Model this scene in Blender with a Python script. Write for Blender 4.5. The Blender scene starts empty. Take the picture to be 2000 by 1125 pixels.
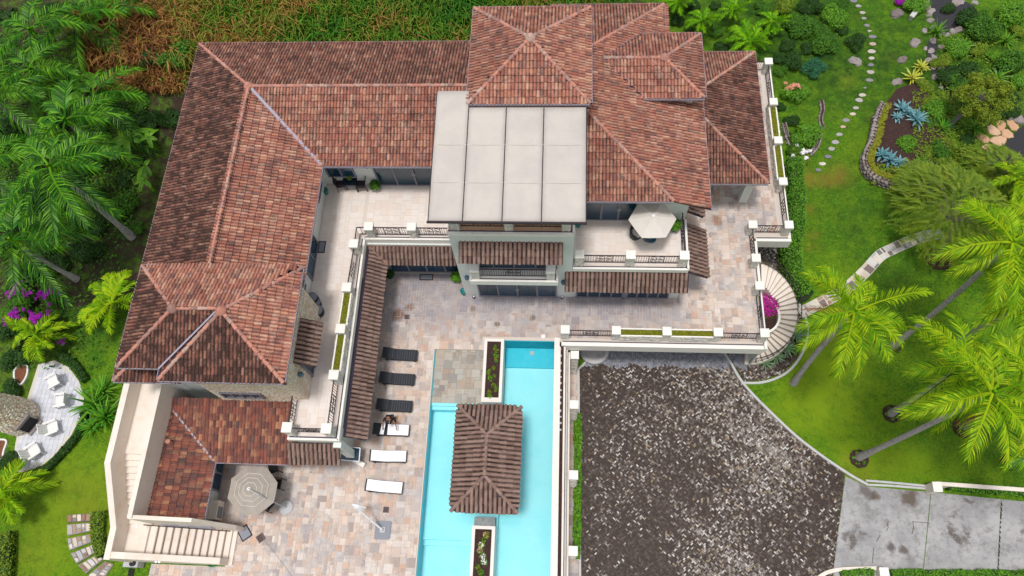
import bpy, math, random
import numpy as np
from mathutils import Matrix, Vector
random.seed(7); RS = np.random.RandomState(11)
C = bpy.context.scene.collection
SC = bpy.context.scene
# ---------------------------------------------------------------- camera, sky, sun, exposure
CM = np.array([[0.99771622, 0.03901231, -0.0551396], [-0.0140679, 0.91845521, 0.39527474], [0.06606383, -0.39359633, 0.91690649]])
CF = 1459.497; CH = 42.0
cam = bpy.data.objects.new('camera', bpy.data.cameras.new('camera')); C.objects.link(cam)
mw = Matrix([list(r) for r in CM.T]).to_4x4(); mw.translation = (0, 0, CH); cam.matrix_world = mw
cam.data.sensor_width = 36; cam.data.lens = CF / 2000 * 36; cam.data.clip_end = 2000
SC.camera = cam
W = bpy.data.worlds.new('World'); SC.world = W; W.use_nodes = True
wn = W.node_tree.nodes; wl = W.node_tree.links
sky = wn.new('ShaderNodeTexSky'); sky.sky_type = 'NISHITA'; sky.sun_disc = False
sky.sun_elevation = math.radians(83.5); sky.sun_rotation = math.radians(198); sky.air_density = 1.2; sky.dust_density = 3
hs = wn.new('ShaderNodeHueSaturation'); hs.inputs['Saturation'].default_value = 0.28
wl.new(sky.outputs[0], hs.inputs['Color']); wl.new(hs.outputs[0], wn['Background'].inputs[0]); wn['Background'].inputs[1].default_value = 0.115
sl = bpy.data.lights.new('sun', 'SUN'); sl.energy = 1.8; sl.angle = math.radians(9); sl.color = (1, .965, .92)
sun = bpy.data.objects.new('sun', sl); C.objects.link(sun); sun.rotation_euler = (math.radians(7), math.radians(-3), 0)
SC.view_settings.view_transform = 'Standard'; SC.view_settings.look = 'None'; SC.view_settings.gamma = 1; SC.view_settings.use_curve_mapping = False
SC.view_settings.exposure = 0.24

def G(px, py, z=0.0):
    "world point at height z seen at photo pixel px,py"
    d = CM.T @ np.array([(px - 1000) / CF, -(py - 562.5) / CF, -1.0]); t = (z - CH) / d[2]
    return Vector((d[0] * t, d[1] * t, z))
def GL(pts, z=0.0): return [G(x, y, z) for x, y in pts]
ORG = {}
# ---------------------------------------------------------------- mesh builder
def poly_in(pt, poly):
    x, y = pt[0], pt[1]; c = False; n = len(poly); j = n - 1
    for i in range(n):
        xi, yi = poly[i][0], poly[i][1]; xj, yj = poly[j][0], poly[j][1]
        if (yi > y) != (yj > y) and x < (xj - xi) * (y - yi) / (yj - yi) + xi: c = not c
        j = i
    return c
def poly_in_np(X, Y, poly):
    c = np.zeros(X.shape, bool); n = len(poly); j = n - 1
    for i in range(n):
        xi, yi = poly[i][0], poly[i][1]; xj, yj = poly[j][0], poly[j][1]
        if yi != yj: c ^= ((yi > Y) != (yj > Y)) & (X < (xj - xi) * (Y - yi) / (yj - yi) + xi)
        j = i
    return c
class MB:
    def __init__(s): s.V = []; s.F = []; s.M = []; s.R = []; s.D = []; s.n = 0
    def add(s, vs, fs, m=0, r=None, d=0.0):
        b = s.n; s.V += [tuple(v) for v in vs]; s.n += len(vs)
        if r is None: r = random.random()
        for f in fs: s.F.append(tuple(i + b for i in f)); s.M.append(m); s.R.append(r); s.D.append(d)
        return s
    def box(s, x0, y0, z0, x1, y1, z1, m=0, r=None, d=0.0, bottom=True):
        if x0 > x1: x0, x1 = x1, x0
        if y0 > y1: y0, y1 = y1, y0
        v = [(x0, y0, z0), (x1, y0, z0), (x1, y1, z0), (x0, y1, z0), (x0, y0, z1), (x1, y0, z1), (x1, y1, z1), (x0, y1, z1)]
        f = [(4, 5, 6, 7), (0, 1, 5, 4), (1, 2, 6, 5), (2, 3, 7, 6), (3, 0, 4, 7)] + ([(3, 2, 1, 0)] if bottom else [])
        return s.add(v, f, m, r, d)
    def obox(s, c, h, rz=0, m=0, r=None, mat=None, d=0.0, top=1.0):
        R = (mat or Matrix.Rotation(rz, 3, 'Z')); v = []
        for z in (-1, 1):
            k = top if z > 0 else 1
            for x, y in ((-1, -1), (1, -1), (1, 1), (-1, 1)): v.append(Vector(c) + R @ Vector((x * h[0] * k, y * h[1] * k, z * h[2])))
        return s.add(v, [(4, 5, 6, 7), (0, 1, 5, 4), (1, 2, 6, 5), (2, 3, 7, 6), (3, 0, 4, 7), (3, 2, 1, 0)], m, r, d)
    def bar(s, a, b, w, h, m=0, r=None, d=0.0):
        a = Vector(a); b = Vector(b); x = (b - a); L = x.length; x.normalize()
        up = Vector((0, 0, 1)) if abs(x.z) < .95 else Vector((0, 1, 0))
        y = up.cross(x).normalized(); z = x.cross(y)
        return s.obox((a + b) / 2, (L / 2, w / 2, h / 2), m=m, r=r, mat=Matrix((x, y, z)).transposed(), d=d)
    def prism(s, poly, z0, z1, m=0, r=None, d=0.0, bottom=False):
        n = len(poly); a = sum(poly[i][0] * poly[(i + 1) % n][1] - poly[(i + 1) % n][0] * poly[i][1] for i in range(n))
        if a < 0: poly = poly[::-1]
        v = [(p[0], p[1], z0) for p in poly] + [(p[0], p[1], z1) for p in poly]
        f = [tuple(range(n, 2 * n))] + [(i, (i + 1) % n, n + (i + 1) % n, n + i) for i in range(n)]
        if bottom: f.append(tuple(range(n - 1, -1, -1)))
        return s.add(v, f, m, r, d)
    def tube(s, pts, rad, n=8, m=0, r=None, cap=True):
        pts = [Vector(p) for p in pts]; rad = rad if isinstance(rad, (list, tuple)) else [rad] * len(pts); v = []
        for i, p in enumerate(pts):
            t = (pts[min(i + 1, len(pts) - 1)] - pts[max(i - 1, 0)]).normalized()
            a = t.cross(Vector((0, 0, 1)) if abs(t.z) < .9 else Vector((1, 0, 0))).normalized(); b = t.cross(a)
            for k in range(n):
                q = 2 * math.pi * k / n; v.append(p + (a * math.cos(q) + b * math.sin(q)) * rad[i])
        f = [(i * n + k, i * n + (k + 1) % n, (i + 1) * n + (k + 1) % n, (i + 1) * n + k) for i in range(len(pts) - 1) for k in range(n)]
        if cap: f += [tuple(range(n)), tuple(range(len(pts) * n - 1, (len(pts) - 1) * n - 1, -1))]
        return s.add(v, f, m, r)
    def lathe(s, prof, c=(0, 0, 0), n=16, m=0, r=None, sx=1, sy=1):
        v = []
        for (ra, z) in prof:
            for k in range(n):
                q = 2 * math.pi * k / n; v.append((c[0] + ra * sx * math.cos(q), c[1] + ra * sy * math.sin(q), c[2] + z))
        f = [(i * n + k, i * n + (k + 1) % n, (i + 1) * n + (k + 1) % n, (i + 1) * n + k) for i in range(len(prof) - 1) for k in range(n)]
        f += [tuple(range(n - 1, -1, -1)), tuple(range((len(prof) - 1) * n, len(prof) * n))]
        return s.add(v, f, m, r)
    def strip(s, pts, w0, w1, z0, z1, m=0, r=None):
        "solid ribbon along a ground line, offset w0..w1 to its left"
        P = [Vector((p[0], p[1], 0)) for p in pts]; n = len(P); a = []; b = []
        for i in range(n):
            t = (P[min(i + 1, n - 1)] - P[max(i - 1, 0)]).normalized(); q = Vector((-t.y, t.x, 0)); a.append(P[i] + q * w0); b.append(P[i] + q * w1)
        for i in range(n - 1):
            x = [a[i], a[i + 1], b[i + 1], b[i]]
            s.add([(p.x, p.y, z0) for p in x] + [(p.x, p.y, z1) for p in x], [(4, 5, 6, 7), (0, 1, 5, 4), (2, 3, 7, 6)] + ([(3, 0, 4, 7)] if i == 0 else []) + ([(1, 2, 6, 5)] if i == n - 2 else []), m, r)
        return s
    def build(s, name, mats, parent=None, org=None, smooth=False, kind=None, local=False):
        po = ORG.get(parent, Vector((0, 0, 0))) if parent else Vector((0, 0, 0))
        if local: o_ = Vector((0, 0, 0)); ob_loc = Vector(org) if org is not None else Vector((0, 0, 0))
        else: o_ = Vector(org) if org is not None else po; ob_loc = o_ - po
        me = bpy.data.meshes.new(name); A = np.array(s.V, dtype=np.float64).reshape(-1, 3) - np.array(o_)
        me.from_pydata(A.tolist(), [], s.F)
        if not isinstance(mats, (list, tuple)): mats = [mats]
        for m in mats: me.materials.append(m)
        me.polygons.foreach_set('material_index', s.M)
        for nm, vals in (('rnd', s.R), ('dirt_shade', s.D)):
            at = me.attributes.new(nm, 'FLOAT', 'FACE'); at.data.foreach_set('value', [float(x) for x in vals])
        if smooth: me.polygons.foreach_set('use_smooth', [True] * len(s.F))
        me.update(); ob = bpy.data.objects.new(name, me); C.objects.link(ob); ob.location = ob_loc
        if parent: ob.parent = parent
        if not local: ORG[ob] = o_
        else: ORG[ob] = po + ob_loc
        if kind: ob['kind'] = kind
        return ob
def tag(o, label=None, cat=None, group=None, kind=None):
    if label: o['label'] = label
    if cat: o['category'] = cat
    if group: o['group'] = group
    if kind: o['kind'] = kind
    return o
def empty(name, loc, label=None, cat=None, group=None, rz=0):
    o = bpy.data.objects.new(name, None); C.objects.link(o); o.location = loc; o.rotation_euler = (0, 0, rz); o.empty_display_size = .2
    ORG[o] = Vector(loc); return tag(o, label, cat, group)
def copy_tree(o, parent=None):
    c = o.copy(); C.objects.link(c); c.parent = parent
    ORG[c] = ORG.get(o, Vector((0, 0, 0)))
    for ch in list(o.children): copy_tree(ch, c)
    return c
def place(proto, used, loc, rz, label, scale=1):
    o = proto if not used else copy_tree(proto)
    o.location = loc; o.rotation_euler = (0, 0, rz); o.scale = (scale,) * 3; o['label'] = label; return o
# ---------------------------------------------------------------- materials
def mat(name, ramp, rough=.8, layers=(), bump=0, bscale=20, spec=.3, metal=0, trans=0, dirt_shade=None, alpha=None, bdist=.02, voro=None, lin=False):
    m = bpy.data.materials.new(name); m.use_nodes = True; N = m.node_tree.nodes; L = m.node_tree.links; b = N['Principled BSDF']
    b.inputs['Roughness'].default_value = rough; b.inputs['Metallic'].default_value = metal; b.inputs['Specular IOR Level'].default_value = spec
    geo = N.new('ShaderNodeNewGeometry'); pos = geo.outputs['Position']
    if isinstance(ramp, tuple): rgb = N.new('ShaderNodeRGB'); rgb.outputs[0].default_value = (*ramp, 1); col = rgb.outputs[0]
    else:
        at = N.new('ShaderNodeAttribute'); at.attribute_name = 'rnd'; oi = N.new('ShaderNodeObjectInfo')
        ad = N.new('ShaderNodeMath'); ad.operation = 'ADD'; L.new(at.outputs['Fac'], ad.inputs[0]); L.new(oi.outputs['Random'], ad.inputs[1])
        fr = N.new('ShaderNodeMath'); fr.operation = 'FRACT'; L.new(ad.outputs[0], fr.inputs[0]); src = fr.outputs[0]
        if lin: src = at.outputs['Fac']
        if voro:
            vo = N.new('ShaderNodeTexVoronoi'); vo.inputs['Scale'].default_value = voro; L.new(pos, vo.inputs['Vector'])
            sp = N.new('ShaderNodeSeparateColor'); L.new(vo.outputs['Color'], sp.inputs[0]); src = sp.outputs[0]
        cr = N.new('ShaderNodeValToRGB'); L.new(src, cr.inputs[0]); e = cr.color_ramp.elements
        while len(e) < len(ramp): e.new(.5)
        for i, (p, c) in enumerate(ramp): e[i].position = p; e[i].color = (*c, 1)
        col = cr.outputs[0]
    def mix(fac, a, c):
        x = N.new('ShaderNodeMix'); x.data_type = 'RGBA'; L.new(fac, x.inputs[0]); L.new(a, x.inputs[6])
        x.inputs[7].default_value = (*c, 1); return x.outputs[2]
    for (c, sc, lo, hi, f) in layers:
        no = N.new('ShaderNodeTexNoise'); no.inputs['Scale'].default_value = sc; no.inputs['Detail'].default_value = 6; no.inputs['Roughness'].default_value = .65; L.new(pos, no.inputs['Vector'])
        mr = N.new('ShaderNodeMapRange'); mr.inputs[1].default_value = lo; mr.inputs[2].default_value = hi; mr.inputs[4].default_value = f; L.new(no.outputs[0], mr.inputs[0])
        col = mix(mr.outputs[0], col, c)
    if dirt_shade:  # slope weathering, plus shade painted into tile grooves and row gaps
        at2 = N.new('ShaderNodeAttribute'); at2.attribute_name = 'dirt_shade'
        no = N.new('ShaderNodeTexNoise'); no.inputs['Scale'].default_value = 1.6; no.inputs['Detail'].default_value = 8; no.inputs['Roughness'].default_value = .75; L.new(pos, no.inputs['Vector'])
        mr = N.new('ShaderNodeMapRange'); mr.inputs[1].default_value = .3; mr.inputs[2].default_value = .7; mr.inputs[3].default_value = .35; mr.inputs[4].default_value = 1.5; L.new(no.outputs[0], mr.inputs[0])
        mu = N.new('ShaderNodeMath'); mu.operation = 'MULTIPLY'; mu.use_clamp = True; L.new(at2.outputs['Fac'], mu.inputs[0]); L.new(mr.outputs[0], mu.inputs[1]); col = mix(mu.outputs[0], col, dirt_shade)
    L.new(col, b.inputs['Base Color'])
    if bump:
        no = N.new('ShaderNodeTexNoise'); no.inputs['Scale'].default_value = bscale; no.inputs['Detail'].default_value = 5; L.new(pos, no.inputs['Vector'])
        bu = N.new('ShaderNodeBump'); bu.inputs['Strength'].default_value = bump; bu.inputs['Distance'].default_value = bdist; L.new(no.outputs[0], bu.inputs['Height']); L.new(bu.outputs[0], b.inputs['Normal'])
    if trans:
        tr = N.new('ShaderNodeBsdfTranslucent'); L.new(col, tr.inputs[0]); mx = N.new('ShaderNodeMixShader'); mx.inputs[0].default_value = trans
        L.new(b.outputs[0], mx.inputs[1]); L.new(tr.outputs[0], mx.inputs[2]); L.new(mx.outputs[0], N['Material Output'].inputs[0])
    return m
TERRA = [(0, (.40, .145, .10)), (.16, (.48, .20, .14)), (.28, (.32, .105, .075)), (.42, (.54, .26, .18)), (.55, (.44, .165, .12)), (.66, (.22, .11, .095)), (.78, (.62, .35, .24)), (.90, (.50, .21, .13)), (1, (.40, .145, .10))]
m_tile = mat('terracotta_tile', TERRA, .8, [((.64, .40, .31), 2.3, .53, .66, .55), ((.13, .085, .08), 3.3, .51, .64, .6), ((.62, .42, .33), 13, .58, .72, .45), ((.085, .05, .045), .8, .56, .72, .6)], .25, 60, dirt_shade=(.055, .027, .021))
m_tileb = mat('brown_concrete_tile', [(0, (.24, .15, .12)), (.5, (.31, .205, .17)), (1, (.18, .11, .088))], .8, [((.13, .08, .066), 3, .5, .7, .6), ((.38, .29, .25), 20, .6, .75, .4)], .3, 50, dirt_shade=(.025, .013, .010))  # darkest colour paints the shade in grooves and row gaps
m_tiles = mat('fresh_clay_tile', [(0, (.26, .085, .06)), (.2, (.13, .055, .05)), (.4, (.32, .11, .07)), (.55, (.11, .06, .055)), (.75, (.50, .24, .13)), (.85, (.22, .09, .07)), (1, (.30, .09, .06))], .72, [((.09, .05, .045), 4, .5, .68, .8), ((.55, .27, .13), 3.1, .62, .74, .55)], .2, 60)
m_hip = mat('hip_clay', [(0, (.46, .19, .14)), (.4, (.56, .26, .19)), (.7, (.30, .17, .145)), (.85, (.50, .34, .28)), (1, (.42, .20, .16))], .8, [((.17, .13, .125), 4, .50, .66, .8), ((.58, .40, .32), 9, .60, .72, .5)], .4, 40)
m_under = mat('roof_underlay', (.10, .045, .035), .9)
m_gut = mat('gutter_paint', (.34, .31, .38), .5)
m_gutd = mat('gutter_dark', (.055, .045, .08), .5)
m_wall = mat('painted_wall', (.69, .72, .69), .85, [((.55, .56, .53), 1.2, .52, .75, .5)], .1, 60)
m_trim = mat('cream_trim', (.83, .80, .74), .8, [((.62, .57, .50), 3, .55, .75, .5)], .1, 60)
m_pink = mat('plaster_cream', (.78, .70, .62), .8, [((.66, .50, .38), 1.3, .52, .72, .55), ((.5, .42, .36), 6, .64, .75, .5)], .1, 60)
m_stone = mat('stone_chip', [(0, (.78, .76, .72)), (.3, (.58, .57, .56)), (.5, (.84, .77, .64)), (.7, (.66, .60, .52)), (.85, (.42, .42, .43)), (1, (.78, .76, .72))], .85, [((.3, .28, .26), 14, .58, .7, .5)], .5, 40)
m_stonew = mat('stone_chip_warm', [(0, (.80, .72, .58)), (.25, (.70, .58, .44)), (.5, (.86, .80, .70)), (.7, (.60, .50, .40)), (.85, (.74, .52, .36)), (1, (.80, .72, .58))], .85, [((.4, .33, .26), 14, .58, .7, .4)], .5, 40)
m_mortar = mat('mortar', (.62, .58, .52), .9)
m_floor = mat('beige_floor_tile', [(0, (.74, .66, .60)), (.35, (.77, .70, .65)), (.7, (.72, .61, .54)), (1, (.74, .66, .60))], .6, [((.62, .56, .54), 1.0, .5, .75, .35), ((.80, .70, .62), 9, .5, .7, .3)], .05, 30)
m_grout = mat('grout', (.66, .58, .51), .9)
TRAV = [(0, (.60, .47, .39)), (.14, (.50, .42, .37)), (.26, (.66, .56, .49)), (.38, (.56, .36, .26)), (.48, (.42, .38, .37)), (.6, (.68, .60, .54)), (.72, (.60, .43, .33)), (.82, (.35, .29, .27)), (.91, (.62, .54, .50)), (1, (.60, .47, .39))]
m_trav = mat('travertine', TRAV, .75, [((.34, .34, .38), .33, .50, .66, .62), ((.72, .66, .62), 3.2, .56, .7, .55), ((.27, .22, .20), 5, .60, .72, .6), ((.42, .25, .15), .5, .66, .74, .5), ((.25, .23, .23), 2.0, .54, .66, .45), ((.74, .70, .67), 1.4, .56, .68, .35)], .3, 25)
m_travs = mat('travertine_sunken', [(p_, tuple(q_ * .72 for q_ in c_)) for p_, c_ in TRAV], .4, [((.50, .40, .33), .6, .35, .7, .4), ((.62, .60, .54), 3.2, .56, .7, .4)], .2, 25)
m_deckbase = mat('deck_mortar', (.60, .53, .47), .9)
m_coping = mat('cream_coping', (.80, .74, .69), .7, [((.66, .56, .50), 3, .55, .75, .4)], .05, 40)
BRK = [(0, (.034, .021, .016)), (.25, (.052, .034, .027)), (.45, (.080, .056, .045)), (.56, (.12, .092, .078)), (.68, (.19, .155, .135)), (.78, (.29, .255, .235)), (.87, (.42, .39, .37)), (.92, (.32, .22, .11)), (.96, (.55, .52, .50)), (1, (.68, .65, .62))]
m_brick = mat('paver_brick_wet', BRK, .6, [((.045, .035, .028), 2.6, .56, .68, .75)], .3, 40, lin=True)
m_brickd = mat('paver_brick_dry', [(0, (.20, .21, .24)), (.5, (.28, .29, .33)), (.8, (.38, .40, .46)), (1, (.16, .17, .20))], .85, [((.3, .3, .3), 2, .5, .7, .4)], .3, 40)
m_bsand = mat('brick_joint', (.045, .035, .03), .95)
m_conc = mat('concrete', (.29, .285, .29), .85, [((.42, .41, .41), .7, .42, .60, .85), ((.17, .16, .155), 1.3, .53, .66, .75), ((.08, .06, .048), .5, .60, .66, .85), ((.19, .18, .18), 4, .52, .66, .6), ((.42, .41, .42), 14, .5, .7, .5)], .2, 30)
m_kerb = mat('kerb_concrete', (.52, .51, .51), .85, [((.30, .28, .27), 2.5, .54, .72, .6)], .2, 30)
m_glass = mat('dark_blue_glass', [(0, (.008, .035, .065)), (.5, (.012, .05, .075)), (1, (.02, .06, .12))], .08, spec=.6)
m_frame = mat('grey_window_frame', (.22, .21, .25), .5)
m_iron = mat('black_iron', (.035, .022, .03), .5)
m_moss = mat('moss', [(0, (.16, .19, .012)), (.5, (.25, .25, .015)), (1, (.12, .13, .012))], .95, [((.20, .10, .03), 3, .56, .66, .8), ((.34, .36, .03), 6, .58, .7, .6)], .8, 30, bdist=.05)
m_canvas = mat('canopy_fabric', (.54, .495, .45), .75, [((.43, .405, .375), .6, .4, .7, .7), ((.50, .45, .42), 7, .68, .76, .5)], .06, 6)
m_umb = mat('umbrella_fabric', (.74, .69, .63), .8, [((.66, .61, .56), 2, .45, .7, .5)], .1, 12, trans=.15)
m_umbg = mat('umbrella_fabric_old', (.42, .37, .32), .85, [((.32, .28, .25), 2, .45, .7, .6)], .2, 12, trans=.1)
m_white = mat('white_fabric', (.88, .87, .90), .9, bump=.15, bscale=18)
m_whitem = mat('white_metal', (.80, .80, .82), .4)
m_whitep = mat('white_painted_wood', (.74, .73, .71), .6, [((.5, .48, .46), 5, .58, .72, .5)])
m_wick = mat('dark_wicker', (.025, .027, .035), .6, bump=.6, bscale=120)
m_black = mat('black_rubber', (.018, .018, .02), .7)
m_soil = mat('bark_soil', (.05, .026, .024), .95, [((.10, .05, .035), 9, .5, .65, .8)], .9, 30, bdist=.06)
m_teal = mat('teal_glaze', (.01, .22, .20), .25, spec=.5)
m_blueg = mat('blue_glaze', (.05, .12, .18), .25, spec=.5)
m_grey = mat('grey_plastic', (.24, .25, .29), .6)
m_lgrey = mat('light_grey_metal', (.45, .45, .46), .5)
m_greenh = mat('green_rubber', (.01, .20, .06), .5)
m_blueh = mat('blue_cushion', (.01, .22, .38), .8)
m_wood = mat('orange_wood', [(0, (.50, .22, .06)), (.5, (.62, .30, .10)), (1, (.42, .17, .05))], .5)
m_mural = mat('mural_paint', (.36, .36, .44), .7, [((.60, .60, .66), 1.3, .45, .6, .9), ((.30, .20, .20), 2.2, .55, .7, .7)])
m_skin = mat('skin', (.34, .17, .11), .6); m_cloth = mat('black_cloth', (.016, .015, .02), .9); m_hair = mat('black_hair', (.008, .007, .008), .6)
m_jean = mat('dark_trousers', (.03, .03, .045), .9)
m_pool = mat('pool_plaster', (.34, .80, .86), .6, [((.24, .74, .82), .8, .45, .7, .6)], .02, 3)
m_pool_shade = mat('pool_plaster_shade', (.035, .52, .66), .6, [((.07, .60, .72), 2.2, .45, .7, .6)])  # darker plaster colour with the shade at the pool head painted in
m_poolw = mat('pool_wall_tile', (.015, .40, .50), .5)
GR = lambda a, b, c, d: [(0, a), (.35, b), (.7, c), (1, d)]
m_palm = mat('palm_leaf', GR((.05, .20, .003), (.12, .34, .004), (.24, .48, .008), (.02, .09, .002)), .6, spec=.15, trans=.12)
m_palmy = mat('palm_leaf_yellow', GR((.09, .24, .003), (.20, .40, .005), (.42, .55, .010), (.018, .085, .002)), .6, spec=.15, trans=.12)
m_palmd = mat('palm_leaf_deep', GR((.008, .075, .002), (.025, .14, .003), (.14, .36, .008), (.002, .028, .001)), .5, spec=.25, trans=.04)
m_dead = mat('dead_frond', GR((.32, .10, .03), (.42, .17, .05), (.25, .08, .03), (.36, .14, .05)), .8, trans=.2)
m_bark = mat('palm_bark', (.44, .41, .40), .9, [((.24, .22, .22), 4, .45, .65, .8), ((.25, .30, .18), 1.2, .6, .75, .6)], .5, 20)
m_barkr = mat('palm_bark_ring', (.20, .17, .17), .9)
m_leaf = mat('shrub_leaf', GR((.03, .11, .008), (.055, .18, .01), (.10, .25, .012), (.018, .07, .006)), .6, trans=.2)
m_leafy = mat('shrub_leaf_yellowgreen', GR((.11, .20, .01), (.17, .28, .015), (.25, .32, .02), (.06, .12, .008)), .6, trans=.2)
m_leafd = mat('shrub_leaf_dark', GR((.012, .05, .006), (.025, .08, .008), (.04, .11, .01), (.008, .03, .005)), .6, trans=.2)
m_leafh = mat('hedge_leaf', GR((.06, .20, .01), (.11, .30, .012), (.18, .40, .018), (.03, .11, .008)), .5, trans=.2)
m_leafb = mat('blue_green_leaf', GR((.02, .11, .05), (.03, .15, .07), (.05, .2, .09), (.015, .08, .04)), .6, trans=.2)
m_agave = mat('agave_leaf', GR((.10, .27, .32), (.16, .36, .40), (.24, .44, .46), (.08, .2, .26)), .5, trans=.1)
m_banana = mat('banana_leaf', GR((.10, .32, .01), (.16, .42, .015), (.22, .48, .02), (.08, .26, .01)), .4, [((.25, .48, .05), 5, .5, .6, .5)], spec=.5, trans=.35)
m_riser_shade = mat('riser_shade', (.40, .33, .28), .9)  # darker colour for painted shadow between stair treads
m_boug = mat('bougainvillea_bract', GR((.38, .015, .42), (.50, .02, .55), (.30, .01, .36), (.58, .05, .60)), .7, trans=.3)
m_pinkf = mat('magenta_bract', GR((.55, .01, .32), (.70, .03, .45), (.45, .01, .28), (.75, .05, .5)), .7, trans=.3)
m_orangef = mat('orange_bloom', GR((.80, .35, .20), (.85, .48, .34), (.75, .28, .16), (.85, .55, .45)), .7, trans=.2)
m_grassb = mat('tall_grass_blade', [(0, (.035, .16, .008)), (.25, (.10, .26, .012)), (.45, (.16, .22, .012)), (.6, (.32, .19, .04)), (.78, (.44, .22, .06)), (1, (.15, .05, .018))], .7, trans=.25, lin=True)
m_rock = mat('rock', [(0, (.24, .20, .19)), (.5, (.34, .30, .29)), (1, (.18, .15, .14))], .9, [((.42, .38, .36), 4, .55, .7, .6), ((.16, .10, .06), 2, .55, .7, .6)], .8, 12, bdist=.05)
m_rocko = mat('orange_rock', [(0, (.55, .32, .18)), (.5, (.66, .44, .30)), (1, (.48, .24, .12))], .9, [((.30, .22, .18), 4, .55, .7, .6)], .6, 12)
m_flag = mat('flagstone', [(0, (.56, .46, .34)), (.25, (.66, .60, .52)), (.42, (.20, .19, .21)), (.6, (.62, .60, .58)), (.75, (.15, .14, .155)), (.9, (.30, .17, .11)), (1, (.56, .46, .34))], .8, [((.4, .36, .33), 6, .56, .7, .5)], .3, 20)
m_step = mat('stepping_stone', [(0, (.36, .34, .31)), (.3, (.20, .19, .22)), (.5, (.50, .46, .38)), (.75, (.30, .28, .32)), (.9, (.50, .36, .25)), (1, (.62, .60, .55))], .85, [((.28, .25, .22), 5, .56, .7, .5)], .5, 15)
m_pav = mat('pale_paver', [(0, (.56, .57, .63)), (.5, (.64, .65, .71)), (1, (.50, .51, .57))], .8, [((.20, .13, .10), 1.6, .63, .70, .75)], .2, 30)
def wall_tint(m, c, y0, y1, x0, x1, f):  # patchy colour mix that grows along y and x
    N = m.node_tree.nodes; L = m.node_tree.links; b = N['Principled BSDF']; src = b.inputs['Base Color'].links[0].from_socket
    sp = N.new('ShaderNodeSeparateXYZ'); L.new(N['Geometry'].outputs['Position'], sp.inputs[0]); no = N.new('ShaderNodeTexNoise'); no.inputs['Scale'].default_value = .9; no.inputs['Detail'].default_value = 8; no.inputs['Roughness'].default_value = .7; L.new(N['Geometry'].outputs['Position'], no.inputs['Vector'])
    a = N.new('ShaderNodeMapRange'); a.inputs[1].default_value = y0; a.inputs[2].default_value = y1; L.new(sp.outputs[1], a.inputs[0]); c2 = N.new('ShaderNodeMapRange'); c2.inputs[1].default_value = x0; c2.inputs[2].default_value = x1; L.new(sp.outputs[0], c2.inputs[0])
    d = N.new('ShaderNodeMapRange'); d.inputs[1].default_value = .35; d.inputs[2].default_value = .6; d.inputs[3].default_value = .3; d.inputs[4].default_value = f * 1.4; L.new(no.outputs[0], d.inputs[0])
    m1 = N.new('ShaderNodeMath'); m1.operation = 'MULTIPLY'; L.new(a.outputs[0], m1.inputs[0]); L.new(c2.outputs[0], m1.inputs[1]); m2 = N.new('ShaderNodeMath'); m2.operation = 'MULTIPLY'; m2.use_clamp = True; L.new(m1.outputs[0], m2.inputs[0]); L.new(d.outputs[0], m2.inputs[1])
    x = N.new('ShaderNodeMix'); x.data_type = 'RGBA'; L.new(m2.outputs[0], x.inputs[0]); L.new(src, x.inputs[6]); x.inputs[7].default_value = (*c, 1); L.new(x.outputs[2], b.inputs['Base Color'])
wall_tint(m_trav, (.26, .25, .29), 14.2, 16.8, 8.2, 5.0, .6)  # blue-grey tint, stronger towards the house wall
def stain(m, px, py, z, r, c, f=.85):
    g = G(px, py, z); N = m.node_tree.nodes; L = m.node_tree.links; b = N['Principled BSDF']; src = b.inputs['Base Color'].links[0].from_socket
    no = N.new('ShaderNodeTexNoise'); no.inputs['Scale'].default_value = 2.2; no.inputs['Detail'].default_value = 7; L.new(N['Geometry'].outputs['Position'], no.inputs['Vector'])
    sc = N.new('ShaderNodeVectorMath'); sc.operation = 'SCALE'; sc.inputs['Scale'].default_value = r * 1.6; L.new(no.outputs['Color'], sc.inputs[0])
    ad = N.new('ShaderNodeVectorMath'); ad.operation = 'ADD'; L.new(N['Geometry'].outputs['Position'], ad.inputs[0]); L.new(sc.outputs[0], ad.inputs[1])
    di = N.new('ShaderNodeVectorMath'); di.operation = 'DISTANCE'; L.new(ad.outputs[0], di.inputs[0]); di.inputs[1].default_value = (g.x + r * .8, g.y + r * .8, z + r * .8)
    mr = N.new('ShaderNodeMapRange'); mr.inputs[1].default_value = r; mr.inputs[2].default_value = r * .45; mr.inputs[4].default_value = f; L.new(di.outputs['Value'], mr.inputs[0])
    x = N.new('ShaderNodeMix'); x.data_type = 'RGBA'; L.new(mr.outputs[0], x.inputs[0]); L.new(src, x.inputs[6]); x.inputs[7].default_value = (*c, 1); L.new(x.outputs[2], b.inputs['Base Color'])
for a_ in ((777, 615, 0, .55, (.20, .11, .075)), (800, 600, 0, .35, (.22, .13, .09)), (970, 632, 0, .25, (.16, .12, .07)), (923, 603, 0, .25, (.22, .14, .09)), (1040, 622, 0, .25, (.14, .12, .08)), (1400, 430, 0, .5, (.30, .17, .11)), (1140, 712, -4, .4, (.30, .15, .10))): stain(m_trav, *a_)
for a_ in ((1522, 955, -4, .5, (.07, .05, .04)), (1545, 965, -4, .5, (.08, .06, .045)), (1707, 970, -4, .4, (.09, .06, .04)), (1775, 972, -4, .7, (.10, .07, .05)), (1740, 1068, -4, .35, (.10, .08, .075)), (1765, 1075, -4, .3, (.10, .08, .07)), (1690, 958, -4, .5, (.12, .10, .09))): stain(m_conc, *a_)
m_pond = mat('pond_water', (.022, .020, .022), .06, spec=.8, bump=.35, bscale=4, bdist=.08)
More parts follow.
